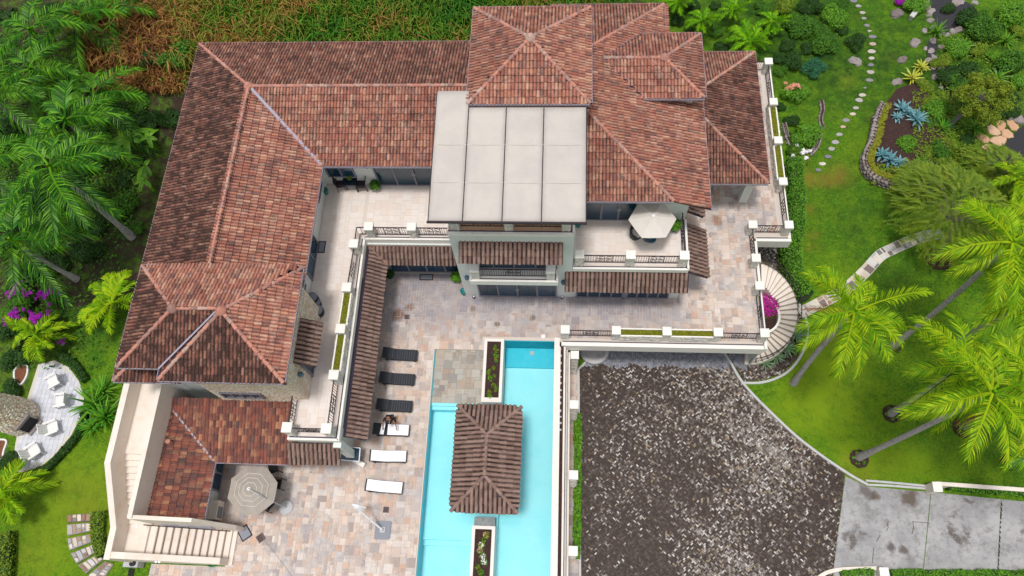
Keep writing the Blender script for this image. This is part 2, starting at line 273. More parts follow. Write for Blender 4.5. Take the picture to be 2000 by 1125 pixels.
def lawn_mat():
    m = mat('lawn', (.068, .205, .003), .95, [((.155, .29, .004), .9, .42, .62, .85), ((.035, .115, .003), 2.4, .48, .64, .75), ((.20, .31, .010), 6, .50, .63, .7), ((.018, .07, .002), 9, .52, .64, .75), ((.22, .26, .02), 15, .58, .68, .7)], 1.0, 26, bdist=.07)
    N = m.node_tree.nodes; L = m.node_tree.links; b = N['Principled BSDF']; src = b.inputs['Base Color'].links[0].from_socket
    for nm, c in (('dry', (.30, .19, .03)), ('yel', (.19, .30, .005)), ('deep', (.018, .065, .004)), ('soil', (.045, .028, .02))):
        at = N.new('ShaderNodeAttribute'); at.attribute_name = nm
        no = N.new('ShaderNodeTexNoise'); no.inputs['Scale'].default_value = 1.1; no.inputs['Detail'].default_value = 9; no.inputs['Roughness'].default_value = .75; L.new(N['Geometry'].outputs['Position'], no.inputs['Vector'])
        mr = N.new('ShaderNodeMapRange'); mr.inputs[1].default_value = .35; mr.inputs[2].default_value = .62; mr.inputs[3].default_value = .2; mr.inputs[4].default_value = 1.4
        mu = N.new('ShaderNodeMath'); mu.operation = 'MULTIPLY'; mu.use_clamp = True; L.new(no.outputs[0], mr.inputs[0]); L.new(at.outputs['Fac'], mu.inputs[0]); L.new(mr.outputs[0], mu.inputs[1])
        x = N.new('ShaderNodeMix'); x.data_type = 'RGBA'; L.new(mu.outputs[0], x.inputs[0]); L.new(src, x.inputs[6]); x.inputs[7].default_value = (*c, 1); src = x.outputs[2]
    L.new(src, b.inputs['Base Color']); return m
m_lawn = lawn_mat()
def water_mat():
    m = bpy.data.materials.new('pool_water'); m.use_nodes = True; N = m.node_tree.nodes; L = m.node_tree.links; N.remove(N['Principled BSDF'])
    t = N.new('ShaderNodeBsdfTransparent'); t.inputs[0].default_value = (.94, .99, .99, 1); g = N.new('ShaderNodeBsdfGlossy'); g.inputs['Roughness'].default_value = .05
    f = N.new('ShaderNodeFresnel'); f.inputs[0].default_value = 1.33; x = N.new('ShaderNodeMixShader')
    no = N.new('ShaderNodeTexNoise'); no.inputs['Scale'].default_value = 2.5; no.inputs['Detail'].default_value = 4; geo = N.new('ShaderNodeNewGeometry'); L.new(geo.outputs['Position'], no.inputs['Vector'])
    bu = N.new('ShaderNodeBump'); bu.inputs['Strength'].default_value = .25; bu.inputs['Distance'].default_value = .05; L.new(no.outputs[0], bu.inputs['Height']); L.new(bu.outputs[0], g.inputs['Normal']); L.new(bu.outputs[0], f.inputs['Normal'])
    L.new(f.outputs[0], x.inputs[0]); L.new(t.outputs[0], x.inputs[1]); L.new(g.outputs[0], x.inputs[2]); L.new(x.outputs[0], N['Material Output'].inputs[0]); return m
m_water = water_mat()
# ---------------------------------------------------------------- terrain
def sstep(a, b, x):
    t = np.clip((x - a) / (b - a), 0, 1); return t * t * (3 - 2 * t)
def terr(x, y):
    x = np.asarray(x, float); y = np.asarray(y, float)
    left = -0.06 + sstep(24, 34, y) * 1.6 + np.clip(y - 34, 0, 30) * .25 * sstep(-40, -20, x + y * 0)
    s = (1 - sstep(26, 31, y)) * sstep(-17.5, -15, x) + sstep(26, 31, y) * sstep(1, 7.5, x)
    low = -4.02 + np.clip(y - 70, 0, 60) * .03
    return left * (1 - s) + low * s
def blob(X, Y, px, py, r, z=-4, ax=1.0):
    g = G(px, py, z); return np.exp(-(((X - g.x) / (r * ax)) ** 2 + ((Y - g.y) / r) ** 2))
def terrain():
    xs = np.concatenate([np.linspace(-400, -60, 12)[:-1], np.linspace(-60, 60, 241), np.linspace(60, 400, 12)[1:]])
    ys = np.concatenate([np.linspace(-200, -10, 8)[:-1], np.linspace(-10, 60, 141), np.linspace(60, 500, 12)[1:]])
    X, Y = np.meshgrid(xs, ys); Z = terr(X, Y); nx = len(xs); ny = len(ys)
    V = np.stack([X, Y, Z], -1).reshape(-1, 3)
    F = [(j * nx + i, j * nx + i + 1, (j + 1) * nx + i + 1, (j + 1) * nx + i) for j in range(ny - 1) for i in range(nx - 1)]
    me = bpy.data.meshes.new('ground'); me.from_pydata(V.tolist(), [], F); me.materials.append(m_lawn); me.polygons.foreach_set('use_smooth', [True] * len(F))
    dry = .9 * blob(X, Y, 1560, 345, .8) + .75 * blob(X, Y, 1610, 352, .45, ax=3) + .6 * blob(X, Y, 1640, 335, .8, ax=1) + .6 * blob(X, Y, 1572, 408, .35, ax=2) + .4 * blob(X, Y, 1590, 458, .2, ax=2.5) + .6 * blob(X, Y, 1580, 480, .2, ax=3.5) + .5 * blob(X, Y, 1655, 160, .5) + .3 * blob(X, Y, 1645, 150, .5) + .4 * blob(X, Y, 1740, 112, .5) + .3 * blob(X, Y, 1735, 905, .7) + .7 * blob(X, Y, 1690, 925, .5) + .7 * blob(X, Y, 1662, 900, .5) + .6 * blob(X, Y, 1600, 660, .4, ax=3) + .5 * blob(X, Y, 1580, 690, .4) + .25 * blob(X, Y, 1620, 760, 1.5) + .35 * blob(X, Y, 150, 960, 1.6, 0) + .35 * blob(X, Y, 170, 1000, 1.2, 0) + .3 * blob(X, Y, 70, 1080, 1.3, 0)
    yel = .7 * blob(X, Y, 1620, 760, 2.8) + .6 * blob(X, Y, 1590, 700, 2) + .6 * blob(X, Y, 1560, 800, 1.6) + .35 * blob(X, Y, 1700, 880, 3) + .5 * blob(X, Y, 1790, 920, 1.5, ax=2.5) + .6 * blob(X, Y, 150, 960, 3, 0) + .45 * blob(X, Y, 110, 1080, 2, 0) + .3 * blob(X, Y, 1640, 540, 2) + .4 * blob(X, Y, 1700, 280, 1.4) + .35 * blob(X, Y, 1660, 140, 1.2)
    deep = .75 * blob(X, Y, 1500, 20, 7, ax=1.4) + .5 * blob(X, Y, 1750, 560, 2.2) + .5 * blob(X, Y, 1680, 420, 4) + .45 * blob(X, Y, 1640, 150, 5) + .8 * blob(X, Y, 180, 600, 2.6, 0) + .8 * blob(X, Y, 120, 560, 3.5, 0) + .9 * blob(X, Y, 230, 460, 3, 0) + .45 * blob(X, Y, 1950, 850, 3, ax=1.5)+ .7 * blob(X, Y, 1900, 150, 6)
    soil = .7 * blob(X, Y, 1700, 230, .2) + np.where((X < -19) & (Y > 16), .8, 0) + .5 * blob(X, Y, 30, 700, 3, 0) + .8 * blob(X, Y, 330, 200, 2.4, 1) + np.where((X < 6) & (Y > 30.5), .9, 0) + .5 * blob(X, Y, 1960, 230, 3)
    for nm, A in (('dry', dry), ('yel', yel), ('deep', deep), ('soil', soil)):
        at = me.attributes.new(nm, 'FLOAT', 'POINT'); at.data.foreach_set('value', np.clip(A, 0, 1).ravel())
    o = bpy.data.objects.new('ground', me); C.objects.link(o); o['kind'] = 'structure'; return o
terrain()
Z1, Z2, Z3 = 4.15, 8.27, 11.2
villa = empty('villa', (-6, 15, 0), 'large cream villa with red clay tile roofs, towers and railed terraces round a pool deck', 'house')
# ---------------------------------------------------------------- walls
b = MB()
b.box(-21.4, 10.3, -.3, -14.05, 30, 7.25); b.box(-14.05, 22.82, -.3, 6.9, 30, 7.25)
b.build('left_wing_wall', m_wall, villa)
b = MB(); b.box(-14.05, 7.85, -.3, -11.72, 19.05, 3.75); b.box(-14.05, 19.05, -.3, -5.9, 22.8, 3.75); b.build('ground_floor_wall', m_wall, villa)
b = MB(); b.box(-5.85, 17.5, -.3, .6, 24, 8.0); b.box(-4.2, 24, 8.0, .8, 28.9, 11.25); b.build('tower_wall', m_wall, villa)
b = MB(); b.box(.6, 17.52, -4, 6.95, 30.2, 3.8); b.box(.6, 20.6, 3.8, 6.9, 31, 7.3); b.build('east_wing_wall', m_wall, villa)
b = MB(); b.box(-20.3, 10.5, 7, -18.1, 14.5, 8.9); b.box(-18.06, 9.7, 3.0, -13.24, 14.7, 8.85); b.build('stone_tower_wall', m_mortar, villa)
b = MB(); b.box(-20.9, 3.7, -.3, -19.0, 9.6, 2.55); b.box(-19.0, 7.4, -.3, -14.4, 9.6, 2.55); b.build('service_room_wall', m_wall, villa)
# stone cladding, irregular chips
def chips(mb, o, u, v, n, w, h, s=.16, dep=.035):
    o, u, v, n = Vector(o), Vector(u), Vector(v), Vector(n); nx = max(1, round(w / s)); ny = max(1, round(h / (s * .62)))
    for j in range(ny):
        off = random.random() * .9; k = 0.0
        while k < w:
            L = min(s * random.uniform(.6, 1.7), w - k)
            a = k + .012; c = k + L - .012
            if c - a > .03:
                z0 = h * j / ny + .01 + random.uniform(-.008, .012); z1 = h * (j + 1) / ny - .01 + random.uniform(-.012, .008); d = dep * random.uniform(.5, 1.3)
                q = [o + u * (a + random.uniform(0, .03)) + v * z0, o + u * (c - random.uniform(0, .02)) + v * z0, o + u * (c - random.uniform(0, .03)) + v * z1, o + u * a + v * z1]
                q2 = [p + n * d + (sum(q, Vector()) / 4 - p) * .12 for p in q]
                mb.add(q + q2, [(4, 5, 6, 7), (0, 1, 5, 4), (1, 2, 6, 5), (2, 3, 7, 6), (3, 0, 4, 7)])
            k += L
b = MB(); chips(b, (-18.06, 9.7, 3.0), (1, 0, 0), (0, 0, 1), (0, -1, 0), 4.82, 5.8); chips(b, (-13.24, 9.7, 4.15), (0, 1, 0), (0, 0, 1), (1, 0, 0), 5.0, 4.7)
b.build('stone_cladding', m_stonew, villa, kind='stuff')
# ---------------------------------------------------------------- terraces
RAND_TILES = []
def pave(rects, u, z, name, material, parent, sizes, gap=.012, thick=.02, org=(0, 0), limit=300, cut=None):
    x0 = min(r[0] for r in rects); y0 = min(r[1] for r in rects); x1 = max(r[2] for r in rects); y1 = max(r[3] for r in rects)
    nx = int(round((x1 - x0) / u)); ny = int(round((y1 - y0) / u)); X, Y = np.meshgrid(x0 + (np.arange(nx) + .5) * u, y0 + (np.arange(ny) + .5) * u); ok = np.zeros(X.shape, bool)
    for r in rects: ok |= (X > r[0]) & (X < r[2]) & (Y > r[1]) & (Y < r[3])
    for c in (cut or []): ok &= ~((X > c[0]) & (X < c[2]) & (Y > c[1]) & (Y < c[3]))
    T = []
    for j in range(ny):
        for i in range(nx):
            if not ok[j, i]: continue
            for (a, c) in random.sample(sizes, len(sizes)) + [(2, 1), (1, 2), (1, 1)]:
                if i + a <= nx and j + c <= ny and ok[j:j + c, i:i + a].all():
                    ok[j:j + c, i:i + a] = False; T.append((x0 + i * u, y0 + j * u, a * u, c * u)); break
    T.sort(key=lambda t: -t[2] * t[3] / ((t[0] ** 2 + (t[1] - 3) ** 2 + 42 ** 2)))
    meshes = {}
    for (x, y, a, c) in T[:limit]:
        k = (round(a, 2), round(c, 2))
        if k not in meshes:
            m = MB(); m.add([(gap / 2, gap / 2, 0), (a - gap / 2, gap / 2, 0), (a - gap / 2, c - gap / 2, 0), (gap / 2, c - gap / 2, 0), (gap, gap, thick), (a - gap, gap, thick), (a - gap, c - gap, thick), (gap, c - gap, thick)], [(4, 5, 6, 7), (0, 1, 5, 4), (1, 2, 6, 5), (2, 3, 7, 6), (3, 0, 4, 7)], r=0)
            ob = m.build(name, material, parent, local=True); meshes[k] = ob
        else: ob = meshes[k].copy(); C.objects.link(ob)
        ob.location = Vector((x, y, z)) - ORG.get(parent, Vector((0, 0, 0)))
    if len(T) > limit:
        m = MB()
        for (x, y, a, c) in T[limit:]:
            t = thick + random.uniform(-.003, .003)
            m.add([(x + gap / 2, y + gap / 2, z), (x + a - gap / 2, y + gap / 2, z), (x + a - gap / 2, y + c - gap / 2, z), (x + gap / 2, y + c - gap / 2, z), (x + gap, y + gap, z + t), (x + a - gap, y + gap, z + t), (x + a - gap, y + c - gap, z + t), (x + gap, y + c - gap, z + t)], [(4, 5, 6, 7), (0, 1, 5, 4), (1, 2, 6, 5), (2, 3, 7, 6), (3, 0, 4, 7)])
        m.build(name + 's', material, parent, kind='stuff')
MB().prism([(-14.05, 7.55), (-11.3, 7.55), (-11.3, 19.14), (-5.87, 19.14), (-5.87, 22.8), (-14.05, 22.8)], 3.78, Z1 - .03, bottom=True).build('terrace_slab', m_trim, villa)
MB().box(.62, 17.45, 3.83, 6.97, 20.6, Z1 - .03, 0).build('terrace_slab', m_trim, villa); MB().box(-5.87, 17.45, 8.02, .62, 24, Z2 - .02, 0).build('terrace_slab', m_trim, villa)
# raised kerb with a dark drip line along the slab edges
def edge(mb, pts, z, inn=.14):
    for a, c in zip(pts[:-1], pts[1:]):
        a = Vector((*a, z)); c = Vector((*c, z)); mb.bar(a + Vector((0, 0, -.02)), c + Vector((0, 0, -.02)), .12, .13, 0)
        t = (c - a).normalized(); nrm = Vector((-t.y, t.x, 0)); mb.bar(a + nrm * .1 + Vector((0, 0, -.01)), c + nrm * .1 + Vector((0, 0, -.01)), .06, .09, 1)
b = MB(); edge(b, [(-5.9, 19.2), (-11.36, 19.2)][::-1], Z1); edge(b, [(-11.36, 7.6), (-11.36, 19.2)], Z1); edge(b, [(-13.95, 7.6), (-11.36, 7.6)], Z1); b.build('terrace_edging', [m_trim, m_gutd], villa); b = MB()
edge(b, [(.65, 17.5), (6.95, 17.5)], Z1); edge(b, [(6.95, 17.5), (6.95, 20.6)], Z1); b.build('terrace_edging', [m_trim, m_gutd], villa); b = MB(); edge(b, [(-5.83, 17.5), (.58, 17.5)], Z2); edge(b, [(.58, 17.5), (.58, 20)], Z2)
b.build('terrace_edging', [m_trim, m_gutd], villa)
fl = MB().prism([(-14.04, 7.7), (-11.5, 7.7), (-11.5, 19.3), (-5.9, 19.3), (-5.9, 22.8), (-14.04, 22.8)], Z1 - .03, Z1 - .02).build('terrace_floor', m_grout, villa); MB().box(.8, 17.6, Z1 - .03, 6.85, 20.58, Z1 - .02).build('terrace_floor', m_grout, villa)
pave([(-14.0, 7.75, -11.5, 22.75), (-11.5, 19.35, -5.9, 22.75), (.85, 17.65, 6.8, 20.5)], .2, Z1 - .02, 'floor_tile', m_floor, fl, [(2, 2), (2, 2), (3, 2), (2, 3)], gap=.006, thick=.015)
MB().box(-5.8, 17.6, Z2 - .02, .5, 24, Z2).build('upper_terrace_floor', m_rocko, villa)
# ---------------------------------------------------------------- roofs
HT = .182; RL = .37
def tile_verts():
    prof = [(-.092, .004), (-.06, .008), (-.048, .048), (0, .075), (.048, .048), (.06, .008), (.092, .004)]
    L = RL + .05; v = [(x, -L / 2, z + .055) for x, z in prof] + [(x, L / 2, z + .0) for x, z in prof]
    f = [(i, i + 1, i + 8, i + 7) for i in range(6)] + [(6, 5, 4, 3, 2, 1, 0)]
    return np.array(v), f
TV, TF = tile_verts(); TD = [.6, .05, 0, 0, .05, .6, .85]   # pans: grime plus painted groove shade; butt ends: painted row-gap shadow
ALLT = {'roof_tile': [], 'awning_tile': []}
SLOPES = []
def slope(polyg, up, mat_i, dirt_shade, owner, kindname='roof_tile', store=None, cw=HT, rh=RL):
    """polyg: 3D points lying in one plane; up: horizontal uphill direction"""
    P = [Vector(p) for p in polyg]; n = (P[1] - P[0]).cross(P[2] - P[0])
    for k in range(3, len(P)):
        c = (P[k - 1] - P[0]).cross(P[k] - P[0]); n = n + c
    n.normalize()
    if n.z < 0: n = -n
    up = Vector((up[0], up[1], 0)); v = (up - n * up.dot(n)).normalized()
    u = v.cross(n).normalized()
    o = P[0]; Q = [((p - o).dot(u), (p - o).dot(v)) for p in P]
    vmin = min(q[1] for q in Q); umin = min(q[0] for q in Q); umax = max(q[0] for q in Q); vmax = max(q[1] for q in Q)
    R = Matrix((u, v, n)).transposed()
    nc = int((umax - umin) / cw) + 1; nr = int((vmax - vmin) / rh) + 1
    cu = sum(q[0] for q in Q) / len(Q); cv = sum(q[1] for q in Q) / len(Q)
    Qs = [(cu + (q[0] - cu) * 1.015, cv + (q[1] - cv) * 1.02) for q in Q]
    out = []
    for j in range(nr):
        for i in range(nc):
            c = (umin + (i + .5) * cw, vmin + (j + .5) * rh - .03)
            if poly_in((c[0], c[1] + .03), Qs):
                p = o + u * (c[0] + random.gauss(0, .004)) + v * (c[1] + random.gauss(0, .01)) + n * (.02 + random.uniform(0, .012))
                out.append((p, R @ Matrix.Rotation(random.gauss(0, .012), 3, 'Z'), mat_i, dirt_shade * random.uniform(.6, 1.15)))
    (store if store is not None else ALLT[kindname]).extend(out); return out
def under(polys, name, parent, m=None, th=.12):
    b = MB()
    for P in polys:
        P = [Vector(p) for p in P]; n = (P[1] - P[0]).cross(P[2] - P[0]).normalized()
        if n.z < 0: P = P[::-1]
        k = len(P); dn = Vector((0, 0, th))
        b.add(P + [p - dn for p in P], [tuple(range(k)), tuple(range(2 * k - 1, k - 1, -1))] + [(i, k + i, k + (i + 1) % k, (i + 1) % k) for i in range(k)])
    return b.build(name, m or m_under, parent)
def do_tiles(T, name, parent, mats, limit=300, plural=None, sc=1.0):
    TV = globals()['TV'] * np.array([sc, 1, sc]); TD = [min(1, q * (1.5 if sc > 1 else 1)) for q in globals()['TD']]  # painted groove shade is stronger on the wide brown tiles
    T = sorted(T, key=lambda t: (t[0] - Vector((0, 0, CH))).length)
    base = {}
    for (p, R, mi, d) in T[:limit]:
        dk = round(d * 4) / 4; k = (mi, dk)
        if k not in base:
            m = MB(); m.add(TV.tolist(), TF, 0, 0, dk); m.D = [dk + q for q in TD]; ob = m.build(name, mats[mi], parent, local=True, smooth=False); base[k] = ob
        else: ob = base[k].copy(); C.objects.link(ob)
        M4 = R.to_4x4(); M4.translation = p - ORG.get(parent, Vector((0, 0, 0))); ob.matrix_local = M4
    rest = T[limit:]
    if rest:
        V = np.zeros((len(rest), 14, 3))
        for i, (p, R, mi, d) in enumerate(rest): V[i] = TV @ np.array(R).T + np.array(p)
        m = MB(); m.V = [tuple(x) for x in V.reshape(-1, 3)]; m.n = len(m.V); m.F = [tuple(a + 14 * i for a in f) for i in range(len(rest)) for f in TF]
        m.M = [t[2] for t in rest for _ in TF]; m.D = [t[3] + q for t in rest for q in TD]; m.R = np.repeat(RS.rand(len(rest)), len(TF)).tolist()
        m.build(plural or name + 's', mats, parent, kind='stuff')
HIPS = []
def hip(a, c, dirt_shade=0): HIPS.append((Vector(a), Vector(c), dirt_shade))
def hip_mesh():
    n = 7; v = []
    for x, r in ((-.21, .108), (.17, .088), (.21, .085)):
        for k in range(n): q = math.pi * k / (n - 1); v.append((x, r * math.cos(q), r * math.sin(q) + (.03 if x < 0 else 0)))
    f = [(i * n + k + 1, i * n + k, (i + 1) * n + k, (i + 1) * n + k + 1) for i in range(2) for k in range(n - 1)] + [tuple(range(n))]
    m = MB(); m.add(v, f, 0, 0); return m
def do_hips(H, parent, material, name='ridge_tile'):
    proto = None
    for a, c, d in H:
        L = (c - a).length; N = max(1, int(L / .37)); x = (c - a).normalized(); y = Vector((0, 0, 1)).cross(x).normalized(); z = x.cross(y)
        for i in range(N):
            if proto is None: proto = ob = hip_mesh().build(name, material, parent, local=True)
            else: ob = proto.copy(); C.objects.link(ob)
            p = a + (c - a) * ((i + .5) / N); R = Matrix((x, y, z)).transposed() @ Matrix.Rotation(random.gauss(0, .04), 3, 'Z')
            M4 = R.to_4x4(); M4.translation = p + z * (.03 + random.uniform(0, .015)) - ORG.get(parent, Vector((0, 0, 0))); ob.matrix_local = M4
def gutter(parent, pts, z, side=1):
    "open metal channel; pts run so that outside is on the right"
    m = MB()
    for a, c in zip(pts[:-1], pts[1:]):
        a = Vector((*a, z)); c = Vector((*c, z)); t = (c - a).normalized(); o = Vector((t.y, -t.x, 0))
        m.bar(a + o * .10 - t * .0, c + o * .10, .03, .13, 0); m.bar(a + o * .045 + Vector((0, 0, -.035)), c + o * .045 + Vector((0, 0, -.035)), .08, .04, 1); m.bar(a + o * .0, c + o * .0, .02, .12, 1)
    return m.build('gutter', [m_gut, m_gutd], parent)
S = []; U = {}
def face(roof, pts, up, mi=0, dirt_shade=0): U.setdefault(roof, []).append(pts); S.append((pts, up, mi, dirt_shade))
T3 = 1 / 3.0
# A: L-shaped roof
ea, er = 7.3, 8.75
O1, O2 = -22.05, -13.35; YB, YF = 30.65, 22.1; xr = (O1 + O2) / 2; yr = (YB + YF) / 2
ytop = YB - (xr - O1)
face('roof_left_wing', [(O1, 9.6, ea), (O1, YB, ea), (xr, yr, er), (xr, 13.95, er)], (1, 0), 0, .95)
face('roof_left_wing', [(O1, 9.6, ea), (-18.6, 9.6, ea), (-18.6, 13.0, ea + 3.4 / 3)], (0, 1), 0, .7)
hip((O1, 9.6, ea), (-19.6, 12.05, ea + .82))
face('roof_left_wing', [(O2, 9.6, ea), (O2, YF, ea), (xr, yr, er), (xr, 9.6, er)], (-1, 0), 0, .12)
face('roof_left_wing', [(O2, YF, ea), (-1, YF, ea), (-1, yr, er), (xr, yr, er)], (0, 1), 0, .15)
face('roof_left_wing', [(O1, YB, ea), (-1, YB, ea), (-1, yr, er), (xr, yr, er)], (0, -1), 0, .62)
hip((O1, YB, ea), (xr, yr, er)); hip((xr, yr, er), (xr, 9.8, er)); hip((xr, yr, er), (-4.5, yr, er))
gutter(villa, [(O1, YB), (O1, 9.55)], ea); gutter(villa, [(-4, YB), (O1, YB)], ea); gutter(villa, [(O2, 10.5), (O2, YF)], ea); gutter(villa, [(O2, YF), (-4.5, YF)], ea); gutter(villa, [(O1, 9.6), (-18.9, 9.6)], ea)
MB().bar(Vector((O2, YF, ea + .1)), Vector((xr + .2, yr - .2, er + .08)), .16, .05).build('valley_flashing', m_gut, villa)
# B: tower
tx0, tx1, ty0, ty1, te = -4.85, 1.3, 23.3, 29.5, 11.2; ap = (-1.75, 26.45, 12.35)
face('roof_tower', [(tx0, ty0, te), (tx1, ty0, te), ap], (0, 1), 0, .08); face('roof_tower', [(tx0, ty1, te), (tx1, ty1, te), ap], (0, -1), 0, .22)
face('roof_tower', [(tx0, ty0, te), (tx0, ty1, te), ap], (1, 0), 0, .30); face('roof_tower', [(tx1, ty0, te), (tx1, ty1, te), ap], (-1, 0), 0, .12)
for c in ((tx0, ty0), (tx1, ty0), (tx0, ty1), (tx1, ty1)): hip((*c, te), ap)
gutter(villa, [(tx0, ty0), (tx1, ty0), (tx1, ty1), (tx0, ty1), (tx0, ty0)], te)
MB().box(tx0 + .1, ty0 + .05, te - .5, tx1 - .1, ty0 + .12, te - .12).build('fascia', mat('blue_fascia', (.02, .045, .11), .5), villa)
# C: east main roof. plane rises to the west from x=7.65
sl_ = .335
def ze(x): return 7.3 + (7.65 - x) * sl_
fy0, fy1 = 19.62, 32.75; cx = 5.7; rx = cx - (fy1 - fy0) / 2; zr = ze(rx)
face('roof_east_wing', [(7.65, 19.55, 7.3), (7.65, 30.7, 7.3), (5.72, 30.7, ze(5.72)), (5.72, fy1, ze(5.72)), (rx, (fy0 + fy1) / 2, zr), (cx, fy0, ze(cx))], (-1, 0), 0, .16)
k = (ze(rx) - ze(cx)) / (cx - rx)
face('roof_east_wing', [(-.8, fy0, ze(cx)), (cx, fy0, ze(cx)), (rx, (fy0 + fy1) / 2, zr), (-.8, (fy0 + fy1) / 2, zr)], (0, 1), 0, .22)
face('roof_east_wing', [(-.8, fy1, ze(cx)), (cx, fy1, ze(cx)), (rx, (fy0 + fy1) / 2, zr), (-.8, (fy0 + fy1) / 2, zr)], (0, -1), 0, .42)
hip((cx, fy0, ze(cx)), (rx, (fy0 + fy1) / 2, zr)); hip((cx, fy1, ze(cx)), (rx, (fy0 + fy1) / 2, zr))
gutter(villa, [(-.8, fy0), (cx, fy0)], ze(cx)); gutter(villa, [(7.65, 19.5), (7.65, 30.7)], 7.3); gutter(villa, [(cx, 30.9), (cx, fy1), (-.8, fy1)], ze(cx))
# D: dormer roof
de = 8.5; dz = .30
dx1, dy0, dy1 = 7.56, 25.68, 30.05; dm = (dy0 + dy1) / 2; dr = de + (dy1 - dy0) / 2 * dz
tipx = 2.12; dxl = 4.30
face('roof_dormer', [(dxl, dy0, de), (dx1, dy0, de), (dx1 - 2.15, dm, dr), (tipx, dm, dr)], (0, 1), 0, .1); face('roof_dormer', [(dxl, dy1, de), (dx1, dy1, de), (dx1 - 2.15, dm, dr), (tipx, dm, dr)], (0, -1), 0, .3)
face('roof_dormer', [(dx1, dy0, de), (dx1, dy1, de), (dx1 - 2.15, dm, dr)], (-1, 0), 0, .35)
hip((tipx, dm, dr), (dx1 - 2.15, dm, dr)); hip((dx1, dy0, de), (dx1 - 2.15, dm, dr)); hip((dx1, dy1, de), (dx1 - 2.15, dm, dr))
gutter(villa, [(dxl, dy0), (dx1, dy0), (dx1, dy1), (dxl, dy1)], de)
b = MB(); b.bar((dxl, dy0, de + .09), (tipx, dm, dr + .09), .07, .05).bar((dxl, dy1, de + .09), (tipx, dm, dr + .09), .07, .05); b.build('valley_flashing', m_gutd, villa)
MB().box(dxl + .2, dy0 + .35, 7.2, dx1 - .5, dy1 - .35, de).build('dormer_wall', m_wall, villa)
# E: east porch roof
px1, py0, py1, pe = 12.0, 23.45, 33.05, 3.45; ph = (py1 - py0) / 2
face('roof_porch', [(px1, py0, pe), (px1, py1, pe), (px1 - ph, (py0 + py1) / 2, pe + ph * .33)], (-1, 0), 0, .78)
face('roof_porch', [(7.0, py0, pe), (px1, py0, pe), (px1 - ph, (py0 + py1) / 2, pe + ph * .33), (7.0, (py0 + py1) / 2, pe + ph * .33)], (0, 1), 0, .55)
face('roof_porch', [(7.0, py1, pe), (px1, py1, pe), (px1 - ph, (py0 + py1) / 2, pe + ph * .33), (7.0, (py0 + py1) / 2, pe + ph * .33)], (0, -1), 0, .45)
hip((px1, py0, pe), (px1 - ph, (py0 + py1) / 2, pe + ph * .33)); hip((px1, py1, pe), (px1 - ph, (py0 + py1) / 2, pe + ph * .33))
gutter(villa, [(7.0, py0), (px1, py0), (px1, py1), (7, py1)], pe)
MB().box(11.08, 24.1, 0, 11.58, 24.6, 3.4).build('porch_column', m_wall, villa)
# F: stone tower roofs
qe = 8.9; ql = [(-21.05, 9.85), (-21.05, 15.05)]
qx0, qx1, qy0, qy1 = -18.88, -12.87, 9.25, 15.1; qa = (-15.87, 12.25, 10.25)
lr = 12.45; la = (-18.4, lr, 9.95)
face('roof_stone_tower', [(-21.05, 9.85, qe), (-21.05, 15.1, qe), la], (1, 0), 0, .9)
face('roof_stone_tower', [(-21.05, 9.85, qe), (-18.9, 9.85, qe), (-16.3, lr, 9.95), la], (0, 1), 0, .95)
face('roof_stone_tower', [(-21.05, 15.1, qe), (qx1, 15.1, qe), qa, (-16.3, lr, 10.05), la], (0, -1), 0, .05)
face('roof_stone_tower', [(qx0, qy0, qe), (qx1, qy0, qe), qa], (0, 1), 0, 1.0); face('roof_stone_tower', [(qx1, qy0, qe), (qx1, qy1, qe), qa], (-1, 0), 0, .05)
U['roof_stone_tower'].append([(qx0, qy0, qe), qa, (-16.3, lr, 9.95), (-18.9, 9.85, qe)])
for a, c in (((-21.05, 9.85, qe), la), ((-21.05, 15.1, qe), la), (la, (-16.2, lr, 10.05)), ((qx0, qy0, qe), qa), ((qx1, qy0, qe), qa), ((qx1, qy1, qe), qa)): hip(a, c)
gutter(villa, [(-18.95, 9.85), (-21.05, 9.85)][::-1], qe); gutter(villa, [(-21.05, 15.1), (-21.05, 9.85)], qe); gutter(villa, [(qx1, 15.1), (-21.05, 15.1)], qe); gutter(villa, [(qx0, 9.7), (qx0, qy0), (qx1, qy0), (qx1, qy1)], qe)
MB().bar((-18.95, 9.75, qe + .12), (-16.15, 12.35, 10.12), .09, .04).build('valley_flashing', m_gut, villa)
# G: low south-west roof
we = 2.6; wk = .325
face('roof_service', [(-18.37, 6.6, we), (-13.95, 6.6, we), (-13.95, 9.7, we + 3.1 * wk), (-21.47, 9.7, we + 3.1 * wk)], (0, 1), 1, 0)
face('roof_service', [(-18.37, 6.6, we), (-18.37, 3.52, we), (-21.3, 3.52, we + 2.93 * wk), (-21.3, 9.7, we + 2.93 * wk)], (-1, 0), 1, 0)
gutter(villa, [(-18.37, 3.5), (-18.37, 6.6)], we); gutter(villa, [(-18.37, 6.6), (-14.3, 6.6)], we)
MB().bar((-18.37, 6.6, we + .1), (-20.9, 9.2, we + 2.5 * wk + .12), .1, .05).build('valley_flashing', m_gut, villa)
MB().lathe([(.10, 0), (.10, .35), (.12, .35), (.12, .42)], (-20.55, 7.35, we + .75), 10).build('vent_pipe', m_hip, villa)
MB().box(-20.4, 10.25, 3.4, -20.0, 10.6, 8.7).build('porch_post', m_wall, villa)
for nm, ps in U.items(): under(ps, nm, villa)
for P, up, mi, d in S: slope(P, up, mi, d, villa)
do_tiles(ALLT['roof_tile'], 'roof_tile', villa, [m_tile, m_tiles])
do_hips(HIPS, villa, m_hip)
# finial mounds where hips meet
for a in (ap, la, qa, (xr, yr, er), (dx1 - 2.15, dm, dr)):
    MB().lathe([(.30, -.05), (.27, .12), (.17, .2), (.12, .28), (.05, .32)], a, 10).build('ridge_cap', m_hip, villa, smooth=True)
